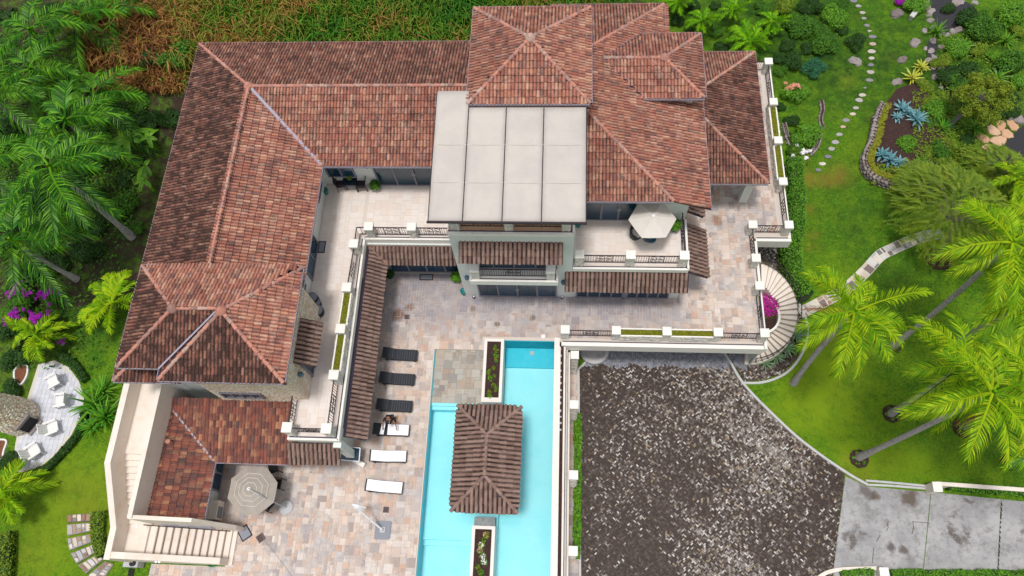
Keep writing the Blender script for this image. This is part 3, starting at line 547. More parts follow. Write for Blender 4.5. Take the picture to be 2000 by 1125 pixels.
# ---------------------------------------------------------------- awnings of brown concrete tile
AW = []
def awning(x0, y0, x1, y1, zt, zb, up, tall=None):
    if up == (0, 1): P = [(x0, y0, zb), (x1, y0, zb), (x1, y1, zt), (x0, y1, zt)]
    elif up == (-1, 0): P = [(x1, y0, zb), (x1, y1, zb), (x0, y1, zt), (x0, y0, zt)]
    o = under([P], 'awning', villa, m_gutd, .1); slope(P, up, 0, 0, villa, 'awning_tile', rh=.4, cw=.237); return o
awning(-5.4, 16.55, .05, 17.5, 7.25, 6.7, (0, 1)); awning(.18, 16.7, 7.1, 17.5, 3.6, 2.85, (0, 1)); awning(7.0, 17.6, 8.25, 20.75, 3.6, 2.8, (-1, 0)); awning(7.0, 21.5, 8.25, 22.6, 3.6, 2.8, (-1, 0))
awning(-14.25, 6.6, -11.5, 7.55, 3.55, 2.85, (0, 1)); awning(-13.24, 10.75, -12.3, 13.05, 7.2, 6.5, (-1, 0))
PA = [(-10.3, 7.9, 2.75), (-10.3, 18.3, 2.75), (-11.3, 19.1, 3.55), (-11.3, 7.9, 3.55)]; PB = [(-10.3, 18.3, 2.75), (-5.9, 18.3, 2.75), (-5.9, 19.1, 3.55), (-11.3, 19.1, 3.55)]
under([PA, PB], 'awning', villa, m_gutd, .1); slope(PA, (-1, 0), 0, 0, villa, 'awning_tile', rh=.4, cw=.237); slope(PB, (0, 1), 0, 0, villa, 'awning_tile', rh=.4, cw=.237)
do_tiles(ALLT['awning_tile'], 'awning_tile', villa, [m_tileb], sc=1.3)
MB().bar((-10.3, 18.3, 2.88), (-11.3, 19.1, 3.66), .06, .05).build('awning_flashing', m_hip, villa)
# ---------------------------------------------------------------- canopy
cz0, cz1, cy0, cy1 = 10.6, 11.35, 16.9, 24.0
def cpt(x, y): return Vector((x, y, cz0 + (cz1 - cz0) * (y - cy0) / (cy1 - cy0)))
xs = [-6.45, -4.78, -2.88, -1.0, 1.12]
for i in range(4):
    b = MB(); nx, ny = 6, 16; yt = cy1 if i < 1 else 23.05; v = []
    for j in range(ny + 1):
        for k in range(nx + 1):
            x = xs[i] + .025 + (xs[i + 1] - xs[i] - .05) * k / nx; y = cy0 + (yt - cy0) * j / ny; p = cpt(x, y)
            p.z += -.05 * math.sin(math.pi * k / nx) * (1 if j % 4 else .3) * 1.2 + random.gauss(0, .004); v.append(p)
    b.add(v, [(j * (nx + 1) + k, j * (nx + 1) + k + 1, (j + 1) * (nx + 1) + k + 1, (j + 1) * (nx + 1) + k) for j in range(ny) for k in range(nx)])
    if i == 0:
        pass
    o = b.build('canopy_fabric', m_canvas, villa, smooth=True); md = o.modifiers.new('t', 'SOLIDIFY'); md.thickness = .02
b = MB()
for q in (2, 4): b.bar(cpt(-6.4, cy0 + q * 1.02) + Vector((0, 0, .004)), cpt(1.08, cy0 + q * 1.02) + Vector((0, 0, .004)), .018, .006, 1)
for x in xs: b.bar(cpt(x, cy0) + Vector((0, 0, -.03)), cpt(x, cy1 if x < -4 else 23.1) + Vector((0, 0, -.035)), .035, .08)
b.bar(cpt(-6.5, cy0 - .04), cpt(1.16, cy0 - .04), .09, .12)
for x in (-5.45, -2.7, .2): b.box(x - .05, 18.2, Z2, x + .05, 18.3, cz0 + .05)
b.build('canopy_frame', [m_iron, m_umb], villa)
b = MB(); 
for k in range(24): b.box(-4.3 + k * .225, 23.12, Z2, -4.3 + k * .225 + .21, 23.16, 11.1)
b.build('wooden_screen', m_wood, villa)
# ---------------------------------------------------------------- doors and windows
def glazing(name, a, c, z0, z1, n, out, parent=None, fw=.07):
    "a->c along the wall; out = outward normal"
    parent = parent or villa
    a = Vector((a[0], a[1], 0)); c = Vector((c[0], c[1], 0)); t = (c - a).normalized(); o = Vector((out[0], out[1], 0)); m = MB(); L = (c - a).length; zm = (z0 + z1) / 2
    off = o * .03
    for z in (z0 + fw / 2, z1 - fw / 2): m.bar(a + off + Vector((0, 0, z)), c + off + Vector((0, 0, z)), .09, fw)
    for k in range(n + 1):
        w = fw * (1.8 if k in (0, n) or (n == 4 and k == 2) else 1)
        p = a + t * (w / 2 + (L - w) * k / n) + off; m.bar(p + Vector((0, 0, z0 + fw)), p + Vector((0, 0, z1 - fw)), w, .085) if abs(t.x) < .5 else m.bar(p + Vector((0, 0, z0 + fw)), p + Vector((0, 0, z1 - fw)), .085, w)
    fr = m.build(name, m_frame, parent)
    for k in range(n):
        p = a + t * (L * k / n + fw * .6); q = a + t * (L * (k + 1) / n - fw * .6); g = MB(); g.bar(p + o * .015 + Vector((0, 0, zm)), q + o * .015 + Vector((0, 0, zm)), .02, (z1 - z0) - 2 * fw)
        g.build('pane', m_glass, fr)
    if 'door' in name:
        g = MB(); p = (a + c) / 2 + o * .11
        for s in (-1, 1): g.bar(p + t * .07 * s + Vector((0, 0, zm - .12)), p + t * .07 * s + Vector((0, 0, zm + .12)), .03, .03)
        g.build('handle', m_lgrey, fr)
    return fr
glazing('sliding_door', (-5.0, 17.5), (-.25, 17.5), .05, 2.35, 4, (0, -1)); glazing('sliding_door', (.85, 17.52), (3.7, 17.52), .05, 2.6, 4, (0, -1)); glazing('sliding_door', (3.85, 17.52), (6.4, 17.52), .05, 2.6, 4, (0, -1))
MB().box(3.66, 17.4, 0, 3.88, 17.5, 3.2).build('downpipe', m_frame, villa)
glazing('balcony_door', (-5.0, 17.5), (-.25, 17.5), Z1, 6.6, 4, (0, -1)); glazing('sliding_door', (-10.6, 19.05), (-6.0, 19.05), .05, 2.5, 4, (0, -1))
glazing('terrace_door', (1.2, 20.6), (5.05, 20.6), Z1, 6.7, 4, (0, -1)); glazing('terrace_door', (-10.9, 22.82), (-6.3, 22.82), Z1, 6.7, 4, (0, -1)); glazing('window', (-13.7, 22.82), (-12.0, 22.82), Z1 + .9, 6.3, 2, (0, -1))
glazing('terrace_door', (-14.05, 16.5), (-14.05, 18.9), Z1, 6.7, 2, (1, 0)); glazing('window', (-14.05, 21.0), (-14.05, 22.3), Z1 + .9, 6.3, 1, (1, 0)); glazing('window', (-14.05, 14.9), (-14.05, 15.9), Z1 + .9, 6.3, 1, (1, 0))
glazing('window', (-13.2, 10.9), (-13.2, 12.9), Z1 + .05, 6.4, 2, (1, 0)); glazing('stone_tower_window', (-17.6, 9.66), (-15.4, 9.66), 4.4, 5.3, 4, (0, -1))
glazing('sliding_door', (-11.72, 8.6), (-11.72, 17.5), .05, 2.5, 8, (1, 0)); glazing('sliding_door', (-19.0, 5.3), (-19.0, 7.3), .05, 2.2, 2, (1, 0))
# ---------------------------------------------------------------- balcony on the tower
b = MB(); b.box(-5.1, 16.62, 3.7, -.2, 17.5, Z1 - .02); b.build('balcony_slab', m_trim, villa)
b = MB(); edge(b, [(-5.06, 16.67), (-.25, 16.67)], Z1); edge(b, [(-5.06, 17.45), (-5.06, 16.67)], Z1); edge(b, [(-.25, 16.67), (-.25, 17.45)], Z1); b.build('balcony_edging', [m_trim, m_gutd], villa)
# ---------------------------------------------------------------- railings and stone pillars
def pillar_proto(parent, h=.98, w=.42):
    m = MB(); m.box(-w / 2, -w / 2, 0, w / 2, w / 2, h)
    st = MB(); st.box(-w / 2 + .01, -w / 2 + .01, 0, w / 2 - .01, w / 2 - .01, h)
    m = MB(); m.box(-w / 2, -w / 2, 0, w / 2, w / 2, h, 0)
    k = len(m.F)
    for (o, u, n) in (((-w / 2, -w / 2, 0), (1, 0, 0), (0, -1, 0)), ((w / 2, -w / 2, 0), (0, 1, 0), (1, 0, 0)), ((w / 2, w / 2, 0), (-1, 0, 0), (0, 1, 0)), ((-w / 2, w / 2, 0), (0, -1, 0), (-1, 0, 0))): chips(m, o, u, (0, 0, 1), n, w, h, .15, .025)
    for i in range(k, len(m.M)): m.M[i] = 1
    ob = m.build('stone_pillar', [m_mortar, m_stone], parent, local=True)
    c = MB(); q = w / 2 + .05; c.add([(-q, -q, h), (q, -q, h), (q, q, h), (-q, q, h), (-q, -q, h + .13), (q, -q, h + .13), (q, q, h + .13), (-q, q, h + .13), (-q + .06, -q + .06, h + .155), (q - .06, -q + .06, h + .155), (q - .06, q - .06, h + .155), (-q + .06, q - .06, h + .155)], [(0, 1, 5, 4), (1, 2, 6, 5), (2, 3, 7, 6), (3, 0, 4, 7), (4, 5, 9, 8), (5, 6, 10, 9), (6, 7, 11, 10), (7, 4, 8, 11), (8, 9, 10, 11), (3, 2, 1, 0)])
    cc = c.build('pillar_cap', m_trim, ob, local=True); return ob
PP = {}
def pillar(x, y, z, parent=None, h=.98, w=.42):
    parent = parent or villa; k = (parent.name, h, w)
    if k not in PP: o = PP[k] = pillar_proto(parent, h, w)
    else:
        o = PP[k].copy(); C.objects.link(o)
        for ch in PP[k].children: d = ch.copy(); C.objects.link(d); d.parent = o
    o.location = Vector((x, y, z)) - ORG[parent]; return o
def railing(a, c, z, parent=None, h=.92, step=.13, mural=True):
    parent = parent or villa; a = Vector((*a, z)); c = Vector((*c, z)); L = (c - a).length; t = (c - a).normalized(); m = MB(); up = Vector((0, 0, 1))
    m.bar(a + up * h, c + up * h, .055, .04).bar(a + up * .12, c + up * .12, .035, .03)
    n = max(2, int(L / step)); mid = (a + c) / 2; s = min(.42, L * .25)
    for k in range(1, n):
        p = a + (c - a) * (k / n)
        if mural and (p - mid).length < s * .95: continue
        m.bar(p + up * .12, p + up * h, .02, .02)
    if mural:
        for q in (-1, 1):
            m.bar(mid + t * s * q + up * .12, mid + t * s * q + up * h, .03, .03)
            for w in (-1, 1):
                cpt_ = mid + t * s * .5 * q + up * (h * .55 + w * .19); pts = [cpt_ + t * (s * .42 * math.cos(x * .7)) * (1 - x * .09) + up * (.17 * math.sin(x * .7)) * (1 - x * .09) for x in range(10)]
                m.tube(pts, .016, 4)
        m.bar(mid + up * .12, mid + up * h, .03, .03); m.bar(mid - t * s + up * .53, mid + t * s + up * .53, .025, .025)
    return m.build('railing', m_iron, parent)
def planter_run(a, c, z, parent=None, w=.42, h=.8):
    "stone planter with moss between two pillars"
    parent = parent or villa; a = Vector((*a, z)); c = Vector((*c, z)); t = (c - a).normalized(); o = Vector((t.y, -t.x, 0)); m = MB(); up = Vector((0, 0, 1))
    for s in (-1, 1): m.bar(a + o * s * (w / 2) + up * h / 2, c + o * s * (w / 2) + up * h / 2, .07, h)
    k = len(m.F); L = (c - a).length
    for s in (-1, 1): chips(m, a + o * s * (w / 2 + .035) + (Vector() if s < 0 else Vector()), t, up, o * s, L, h, .2, .03)
    for i in range(k, len(m.M)): m.M[i] = 1
    pl = m.build('planter_wall', [m_trim, m_stone], parent)
    g = MB(); g.bar(a + up * (h - .12), c + up * (h - .12), w - .1, .1, 0)
    n = int(L / .05)
    for i in range(n * 6):
        p = a + t * random.uniform(.02, L - .02) + o * random.uniform(-w * .36, w * .36) + up * (h - .07); r = random.uniform(.02, .06)
        g.add([p + Vector((-r, -r, 0)), p + Vector((r, -r, 0)), p + Vector((r, r, 0)), p + Vector((-r, r, 0)), p + up * r * 1.2], [(0, 1, 4), (1, 2, 4), (2, 3, 4), (3, 0, 4)])
    g.build('moss_bed', m_moss, pl, kind='stuff')
def pc(pts, z): return [tuple(G(x, y, z + 1.12)[:2]) for x, y in pts]
# left terrace, courtyard side
X1 = -11.72
LP = [(-11.62, 18.35), (-11.68, 15.7), (-11.7, 13.3), (-11.72, 10.75), (-11.72, 7.95)]
for x, y in LP: pillar(x, y, Z1)
railing((LP[0][0], LP[0][1] - .25), (LP[1][0], LP[1][1] + .25), Z1); planter_run((LP[1][0], LP[1][1] - .22), (LP[2][0], LP[2][1] + .22), Z1); planter_run((LP[2][0], LP[2][1] - .22), (LP[3][0], LP[3][1] + .22), Z1); railing((LP[3][0], LP[3][1] - .25), (LP[4][0], LP[4][1] + .25), Z1)
TP = [(-10.9, 19.45), (-8.45, 19.45), (-6.15, 19.45)]
for x, y in TP: pillar(x, y, Z1)
railing((-11.6, 19.45), (-11.1, 19.45), Z1, mural=False); railing((-10.68, 19.45), (-8.67, 19.45), Z1); railing((-8.23, 19.45), (-6.4, 19.45), Z1)
railing((-11.62, 19.45), (-11.62, 18.6), Z1, mural=False)
pillar(-13.75, 7.95, Z1); railing((-13.5, 7.95), (-11.95, 7.95), Z1); railing((-13.78, 8.2), (-13.78, 9.62), Z1)
# east terrace
for x in (.95, 3.72, 6.6): pillar(x, 17.85, Z1)
railing((1.18, 17.85), (3.5, 17.85), Z1); railing((3.94, 17.85), (6.38, 17.85), Z1); railing((6.65, 18.1), (6.65, 20.55), Z1)
# tower
for x in (-5.45, -2.7, .2): pillar(x, 17.85, Z2)
railing((-5.2, 17.85), (-2.95, 17.85), Z2); railing((-2.45, 17.85), (-.05, 17.85), Z2); railing((.3, 18.1), (.3, 23), Z2)
pillar(-4.75, 16.95, Z1); pillar(-.6, 16.95, Z1); railing((-4.5, 16.95), (-.85, 16.95), Z1)
# ---------------------------------------------------------------- pool deck
deck = MB()
deck.prism([(-22, -3), (-7.48, -3), (-7.48, 14.0), (-4.52, 14.0), (-4.52, 14.65), (-3.33, 14.65), (-.05, 14.65), (-.05, 19.2), (-13.9, 19.2), (-13.9, 7.5), (-19.3, 7.5), (-19.3, 3.3), (-17.9, 3.3), (-17.9, 1.45), (-22, 1.45)], -.30, -.02)
deck = deck.build('pool_deck', m_deckbase, kind='structure'); ORG[deck] = Vector((0, 0, 0))
dk2 = MB().prism([(-.05, 14.62), (11.82, 14.62), (11.82, 21.62), (13.95, 21.62), (13.95, 35.2), (6.5, 35.2), (6.5, 18), (-.05, 18)], -.36, -.02).build('raised_deck', m_deckbase, kind='structure'); ORG[dk2] = Vector((0, 0, 0))
SZ = [(2, 2), (2, 2), (3, 2), (2, 3), (3, 3), (2, 1), (1, 2)]
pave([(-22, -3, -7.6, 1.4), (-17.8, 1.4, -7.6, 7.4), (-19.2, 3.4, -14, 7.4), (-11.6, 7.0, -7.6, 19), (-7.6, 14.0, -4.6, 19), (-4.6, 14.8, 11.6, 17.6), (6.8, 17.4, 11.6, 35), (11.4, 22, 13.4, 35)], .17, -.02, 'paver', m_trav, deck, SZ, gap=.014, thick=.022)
# slab edge of the raised deck
b = MB(); b.box(.05, 14.38, -.85, 11.85, 14.62, -.02); b.box(11.82, 14.4, -.6, 12.0, 21.42, -.02); b.box(11.95, 21.42, -.85, 14.1, 21.62, -.02); b.box(13.95, 21.65, -.6, 14.1, 35.2, -.02)
b.box(.0, 14.62, -.8, 11.82, 15.0, -.36); b.build('deck_edge_beam', m_trim, villa)
b = MB(); b.bar((.1, 14.64, .0), (11.8, 14.64, .0), .05, .05).bar((11.8, 14.7, 0), (11.8, 21.6, 0), .05, .05).bar((12, 21.64, 0), (13.9, 21.64, 0), .05, .05); b.build('deck_edge_channel', m_gutd, villa)
DP = [(.25, 15.0), (3.2, 15.0), (6.1, 15.0), (9.0, 15.0), (11.62, 15.0)]
for x, y in DP: pillar(x, y, 0)
railing((.5, 15.0), (2.98, 15.0), 0); planter_run((3.42, 15.0), (5.88, 15.0), 0); planter_run((6.32, 15.0), (8.78, 15.0), 0); railing((9.25, 15.0), (11.4, 15.0), 0)
EP = [(11.6, 17.95), (11.55, 19.75), (11.55, 22.0), (13.7, 22.0), (13.66, 25.05), (13.66, 28.1), (13.66, 31.1), (13.66, 34.4)]
for x, y in EP: pillar(x, y, 0)
railing((11.62, 15.25), (11.6, 17.7), 0); railing((11.56, 20.0), (11.55, 21.75), 0); railing((11.8, 22.0), (13.45, 22.0), 0); railing((13.68, 22.25), (13.66, 24.8), 0)
planter_run((13.66, 25.28), (13.66, 27.88), 0); planter_run((13.66, 28.32), (13.66, 30.88), 0); railing((13.66, 31.35), (13.66, 34.15), 0); railing((13.4, 34.5), (10, 34.5), 0)
# ---------------------------------------------------------------- swimming pool
pool = empty('swimming_pool', (-4, 7, 0), 'turquoise swimming pool with a sunken stone shelf beside the travertine deck', 'pool')
b = MB(); b.box(-7.42, 3.3, -1.3, -3.32, 10.42, -.95); b.box(-7.42, -3, -1.6, -3.32, 3.3, -1.4); b.box(-3.32, -3, -1.7, -.37, 14.6, -1.4)
b.build('basin_floor', m_pool, pool)
MB().box(-3.3, 13.35, -1.4, -.39, 14.58, -1.25).build('basin_shade_band', m_pool_shade, pool)  # dark floor band stands in for shade on the water here
b = MB(); b.box(-7.46, -3, -1.6, -7.42, 14.0, -.03); b.box(-3.35, 14.6, -1.6, -.3, 14.64, -.03); b.box(-.37, -3, -1.6, -.34, 14.6, -.03); b.build('basin_wall', m_poolw, pool)
b = MB(); b.box(-7.42, 3.3, -.95, -4.6, 3.42, -.86); b.box(-7.42, 3.0, -1.4, -4.6, 3.3, -1.15); b.box(-7.42, 10.42, -.95, -4.5, 10.62, -.35); b.box(-7.42, 10.62, -.95, -4.5, 10.78, -.2); b.build('pool_step', m_pool, pool)
MB().box(-4.55, 4.0, -1.3, -3.42, 4.5, -.12).build('pool_ledge', m_conc, pool)
sh = MB().box(-7.42, 10.78, -1.2, -4.48, 13.95, -.13).build('stone_shelf', m_deckbase, pool)
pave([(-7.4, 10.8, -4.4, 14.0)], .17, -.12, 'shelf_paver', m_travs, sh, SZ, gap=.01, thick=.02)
b = MB(); b.box(-.37, -3, -1.0, -.06, 14.85, .04); b.build('coping', m_coping, pool)
b = MB(); b.add([(-7.46, -3, -.05), (-.34, -3, -.05), (-.34, 14.62, -.05), (-3.3, 14.62, -.05), (-3.3, 14.0, -.05), (-7.46, 14.0, -.05)], [(0, 1, 2, 3, 4, 5)]); b.build('pool_water', m_water, kind='structure')
MB().box(-1.85, 14.15, -1.25, -1.6, 14.4, -1.23).build('pool_drain', m_lgrey, pool)
def leaf_pts(mb, c, rad, n, size, m=0, flat=.5, r=None, cone=0):
    c = Vector(c)
    for _ in range(n):
        d = Vector((random.gauss(0, 1), random.gauss(0, 1), random.gauss(0, 1)))
        d.normalize(); d.z = abs(d.z) * .95 + .02 if flat else d.z
        k = random.uniform(.55, 1.03) ** .5; p = c + Vector((d.x * rad[0] * k, d.y * rad[1] * k, d.z * rad[2] * k))
        nn = (d + Vector((random.gauss(0, .5), random.gauss(0, .5), random.uniform(.1, .9)))).normalized(); a = nn.cross(Vector((random.gauss(0, 1), random.gauss(0, 1), .1))).normalized(); q = nn.cross(a); s = size * random.uniform(.6, 1.35)
        mb.add([p - a * s, p + q * s * .45 - nn * s * .1, p + a * s, p - q * s * .45 - nn * s * .1], [(0, 1, 2, 3)], m, r)
def planter_box(x0, y0, x1, y1, label, flowers):
    t = empty('pool_planter', ((x0 + x1) / 2, (y0 + y1) / 2, 0), label, 'planter', 'cream planters standing in the pool')
    m = MB(); w = .17; h = .3
    m.box(x0, y0, -1.3, x0 + w, y1, h); m.box(x1 - w, y0, -1.3, x1, y1, h); m.box(x0 + w, y0, -1.3, x1 - w, y0 + w * 1.6, h); m.box(x0 + w, y1 - w, -1.3, x1 - w, y1, h); m.build('planter_wall', m_coping, t)
    MB().box(x0 + w, y0 + w, -.3, x1 - w, y1 - w, h - .05).build('soil', m_soil, t)
    return t
planter_box(-4.5, 10.78, -3.34, 14.62, 'cream rectangular planter of low yellow-green plants at the far end of the pool', 0)
planter_box(-4.6, -3, -3.36, 4.0, 'cream rectangular planter of pink and white flowers at the near end of the pool', 1)
def bed_plant(x, y, z, r, fm, label, grp, fl=None, name='bedding_plant'):
    m = MB(); leaf_pts(m, (x, y, z), (r, r, r * .8), 46, r * .34, 0)
    if fl: leaf_pts(m, (x, y, z + r * .35), (r * .8, r * .8, r * .6), 26, r * .24, 1)
    o = m.build(name, [fm] + ([fl] if fl else []), org=(x, y, z)); return tag(o, label, 'plant', grp)
m_wf = mat('white_bloom', (.85, .82, .84), .8); m_pf = mat('pink_bloom', (.80, .22, .45), .8)
for i in range(19):
    x = random.uniform(-4.2, -3.65); y = 11.15 + i * .17 + random.uniform(-.06, .06)
    if 4 < i < 6 or 10 < i < 12: continue
    bed_plant(x, y, .25, random.uniform(.10, .17), m_leafy if i % 3 else m_leafh, 'low yellow-green bedding plant in the far pool planter', 'bedding plants in the far pool planter')
for i in range(14):
    x = -3.98 + random.uniform(-.22, .22); y = 3.55 - i * .27; f = [m_orangef, None, m_wf, m_pf, m_wf, m_wf, None, None, None, m_orangef][i % 10]
    bed_plant(x, y, .25, random.uniform(.14, .22), m_leafh if i % 2 else m_leafy, ('orange-flowering' if f is m_orangef else 'white-flowering' if f is m_wf else 'pink-flowering' if f is m_pf else 'leafy green') + ' bedding plant in the near pool planter', 'bedding plants in the near pool planter', f)
# ---------------------------------------------------------------- pool pavilion
pv = empty('pool_pavilion', (-3.8, 7.2, 0), 'pavilion with brown tiled hip roof standing in the middle of the pool', 'pavilion')
vx0, vx1, vy0, vy1, ve = -5.5, -2.06, 4.45, 9.97, 2.55; vr = ve + (vx1 - vx0) / 2 * .45; vh = (vx1 - vx0) / 2; vm = (vx0 + vx1) / 2
PS = [([(vx0, vy0, ve), (vx0, vy1, ve), (vm, vy1 - vh, vr), (vm, vy0 + vh, vr)], (1, 0)), ([(vx1, vy0, ve), (vx1, vy1, ve), (vm, vy1 - vh, vr), (vm, vy0 + vh, vr)], (-1, 0)), ([(vx0, vy0, ve), (vx1, vy0, ve), (vm, vy0 + vh, vr)], (0, 1)), ([(vx0, vy1, ve), (vx1, vy1, ve), (vm, vy1 - vh, vr)], (0, -1))]
under([p for p, _ in PS], 'roof', pv, m_gutd, .08); st = []
for p, u in PS: slope(p, u, 0, 0, pv, store=st, rh=.42, cw=.24)
do_tiles(st, 'roof_tile', pv, [m_tileb], limit=300, sc=1.32)
do_hips([(Vector(a), Vector(c), 0) for a, c in (((vx0, vy0, ve), (vm, vy0 + vh, vr)), ((vx1, vy0, ve), (vm, vy0 + vh, vr)), ((vx0, vy1, ve), (vm, vy1 - vh, vr)), ((vx1, vy1, ve), (vm, vy1 - vh, vr)), ((vm, vy0 + vh, vr), (vm, vy1 - vh, vr)))], pv, m_tileb)
for x in (-5.0, -2.6):
    for y in (5.0, 9.4): MB().box(x - .12, y - .12, -1.2, x + .12, y + .12, 2.5).build('post', m_trim, pv)
MB().box(-4.9, 5.3, -1.2, -3.0, 9.0, -.2).build('bar_counter', m_pool, pv)
# ---------------------------------------------------------------- wall east of the pool
rw = empty('pool_retaining_wall', (.4, 6, -4), 'stepped retaining wall with soil strip between the pool and the brick drive', 'retaining wall')
b = MB(); b.box(-.06, -4, -4, .0, 14.3, .02); b.build('inner_wall', m_coping, rw)
MB().box(.0, -4, -4, .19, 14.3, -.06).build('soil_strip', m_soil, rw)
b = MB(); b.box(.19, -4, -4, .30, 14.3, .0); b.build('outer_wall', m_pink, rw); b = MB(); b.box(.34, -4, -4, .44, 14.3, -.5); b.build('drain_wall', m_kerb, rw); b = MB(); b.box(.47, -4, -4, .58, 14.3, -1.0); b.build('lower_wall', m_pink, rw)
b = MB(); b.box(.30, -4, -4, .47, 14.3, -1.1); b.build('drain_floor', m_gutd, rw)
for y in (10.95, 6.95, 2.95, -1.05):
    pillar(.82, y, -4, rw, 3.45, .40)
pillar(.85, 14.1, -4, rw, 3.0, .40)
for i in range(13):
    g = G(1094.5, 683 + i * 13.2 + random.uniform(-2, 2), -.05); m = MB(); m.lathe([(.05, -.02), (.075, .02), (.05, .06), (.02, .075)], (g.x, g.y, -.05), 7, sx=random.uniform(.8, 1.3), sy=random.uniform(.8, 1.3)); tag(m.build('pebble', m_kerb, org=(g.x, g.y, -.05)), 'pale round pebble in the soil strip beside the pool coping', 'pebble', 'pebbles in the soil strip')
b = MB(); b.box(.58, -4, -4.1, 1.16, 14.2, -3.98); pth = b.build('side_path', m_deckbase, kind='structure')
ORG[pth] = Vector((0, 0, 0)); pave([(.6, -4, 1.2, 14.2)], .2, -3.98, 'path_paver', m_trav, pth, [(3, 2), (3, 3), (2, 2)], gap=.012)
# ---------------------------------------------------------------- brick drive in herringbone
ZD = -4.0
poly_drive = [(p.x, p.y) for p in GL([(1134, 1190), (1131, 722), (1166, 688), (1190, 664), (1190, 600), (1416, 600), (1413, 686), (1428, 712), (1445, 742), (1470, 772), (1510, 812), (1560, 858), (1610, 897), (1650, 926), (1627, 1120), (1622, 1190)], ZD)]
poly_circ = [(p.x, p.y) for p in GL([(1418, 684), (1432, 710), (1452, 744), (1490, 743), (1530, 728), (1556, 700), (1571, 665), (1571, 625), (1555, 590), (1530, 565), (1522, 470), (1460, 440), (1418, 440)], ZD)]
b = MB(); b.prism(poly_drive, ZD - .2, ZD - .015); drive = b.build('brick_drive', m_bsand, kind='structure'); ORG[drive] = Vector((0, 0, 0))
b = MB(); b.prism(poly_circ, ZD - .2, ZD - .011); circ = b.build('brick_forecourt', m_bsand, kind='structure'); ORG[circ] = Vector((0, 0, 0))
def lowf(x, y, s=0):
    return .5 + .22 * math.sin(x * .7 + 1.3 * math.sin(y * .45 + s) + s) + .2 * math.sin(y * .6 - 1.7 * math.sin(x * .37) + 2 * s) + .12 * math.sin(x * 1.9 + y * 2.3 + s)
def herring(polys, rot=45, u=.085, org=(0, 0)):
    ca, sa = math.cos(math.radians(rot)), math.sin(math.radians(rot)); MBs = {0: MB(), 1: MB()}
    allp = [p for q in polys for p in q]; xs_ = [p[0] * ca + p[1] * sa for p in allp]; ys_ = [-p[0] * sa + p[1] * ca for p in allp]
    for i in range(int(min(xs_) / u) - 1, int(max(xs_) / u) + 2):
        for j in range(int(min(ys_) / u) - 1, int(max(ys_) / u) + 2):
            k = (i - j) % 4
            if k == 0: a, c = 2, 1
            elif k == 3: a, c = 1, 2
            else: continue
            mx, my = (i + a / 2) * u, (j + c / 2) * u; X, Y = mx * ca - my * sa, mx * sa + my * ca
            if not any(poly_in((X, Y), q) for q in polys): continue
            g = .0085; x0, y0, x1, y1 = i * u + g, j * u + g, (i + a) * u - g, (j + c) * u - g
            # worn pale bricks are common towards the right and the middle, rare at the left
            dens = .10 + .85 * max(0, min(1, (X - 1.5) / 6)) ** .8 * max(0, lowf(X, Y) * 1.9 - .35) - .30 * math.exp(-((X - 6) ** 2 + (Y - 4) ** 2) / 7) + .40 * math.exp(-((X - 8) ** 2 + (Y - 10) ** 2) / 7) + .30 * math.exp(-((X - 13.5) ** 2 + (Y - 7) ** 2) / 9)
            dens += .25 * (poly_in((X, Y), polys[-1]) if len(polys) > 1 else 0)
            r = random.random(); r = min(.999, (.52 + .48 * random.random() ** 1.15) if r < dens * .64 else .56 * random.random())
            dry = Y > 14.45 + .12 * math.sin(X * 3) + random.uniform(-.1, .1) and X < 11.8
            z = ZD + random.uniform(-.003, .003); q = [(x * ca - y * sa, x * sa + y * ca) for x, y in ((x0, y0), (x1, y0), (x1, y1), (x0, y1))]
            MBs[1 if dry else 0].add([(a_, b_, z - .03) for a_, b_ in q] + [(a_, b_, z) for a_, b_ in q], [(4, 5, 6, 7), (0, 1, 5, 4), (1, 2, 6, 5), (2, 3, 7, 6), (3, 0, 4, 7)], 0, r)
    return MBs
H = herring([poly_drive], 45); H[0].build('bricks', m_brick, drive, kind='stuff'); H[1].build('dry_bricks', m_brickd, drive, kind='stuff')
H = herring([poly_circ, poly_circ], 45); H[0].build('bricks', m_brick, circ, kind='stuff'); H[1].build('dry_bricks', m_brickd, circ, kind='stuff')
def smooth_line(pts, n=6):
    out = []
    for i in range(len(pts) - 1):
        p0 = pts[max(i - 1, 0)]; p1 = pts[i]; p2 = pts[i + 1]; p3 = pts[min(i + 2, len(pts) - 1)]
        for k in range(n):
            t = k / n; out.append(tuple(.5 * ((2 * p1[d]) + (-p0[d] + p2[d]) * t + (2 * p0[d] - 5 * p1[d] + 4 * p2[d] - p3[d]) * t * t + (-p0[d] + 3 * p1[d] - 3 * p2[d] + p3[d]) * t ** 3) for d in (0, 1)))
    out.append(tuple(pts[-1][:2])); return out
def kerb(px, name='kerb', w=.14, h=.11, sm=True, z=ZD, m=m_kerb, label=None):
    L = [(p.x, p.y) for p in GL(px, z)]
    if sm: L = smooth_line(L)
    o = MB().strip(L, -w / 2, w / 2, z - .15, z + h, 0).build(name, m); o['kind'] = 'structure'; return o
kerb([(1133, 1190), (1129.5, 722), (1164, 689), (1186, 668)], sm=False, w=.15)
kerb([(1412, 640), (1413, 684), (1428, 711), (1445, 741), (1470, 771), (1510, 811), (1560, 857), (1612, 896), (1660, 928), (1694, 947)])
kerb([(1447, 748), (1490, 747), (1532, 731), (1560, 702), (1575, 665), (1574, 625), (1557, 588)], h=.08)
kerb([(1694, 947), (1740, 949), (1815, 955)], w=.12, h=.06); kerb([(1690, 939), (1740, 943), (1812, 950)], w=.12, h=.10)
kerb([(1598, 1128), (1615, 1118), (1645, 1112), (1712, 1110)], h=.15, w=.2, m=m_pink)
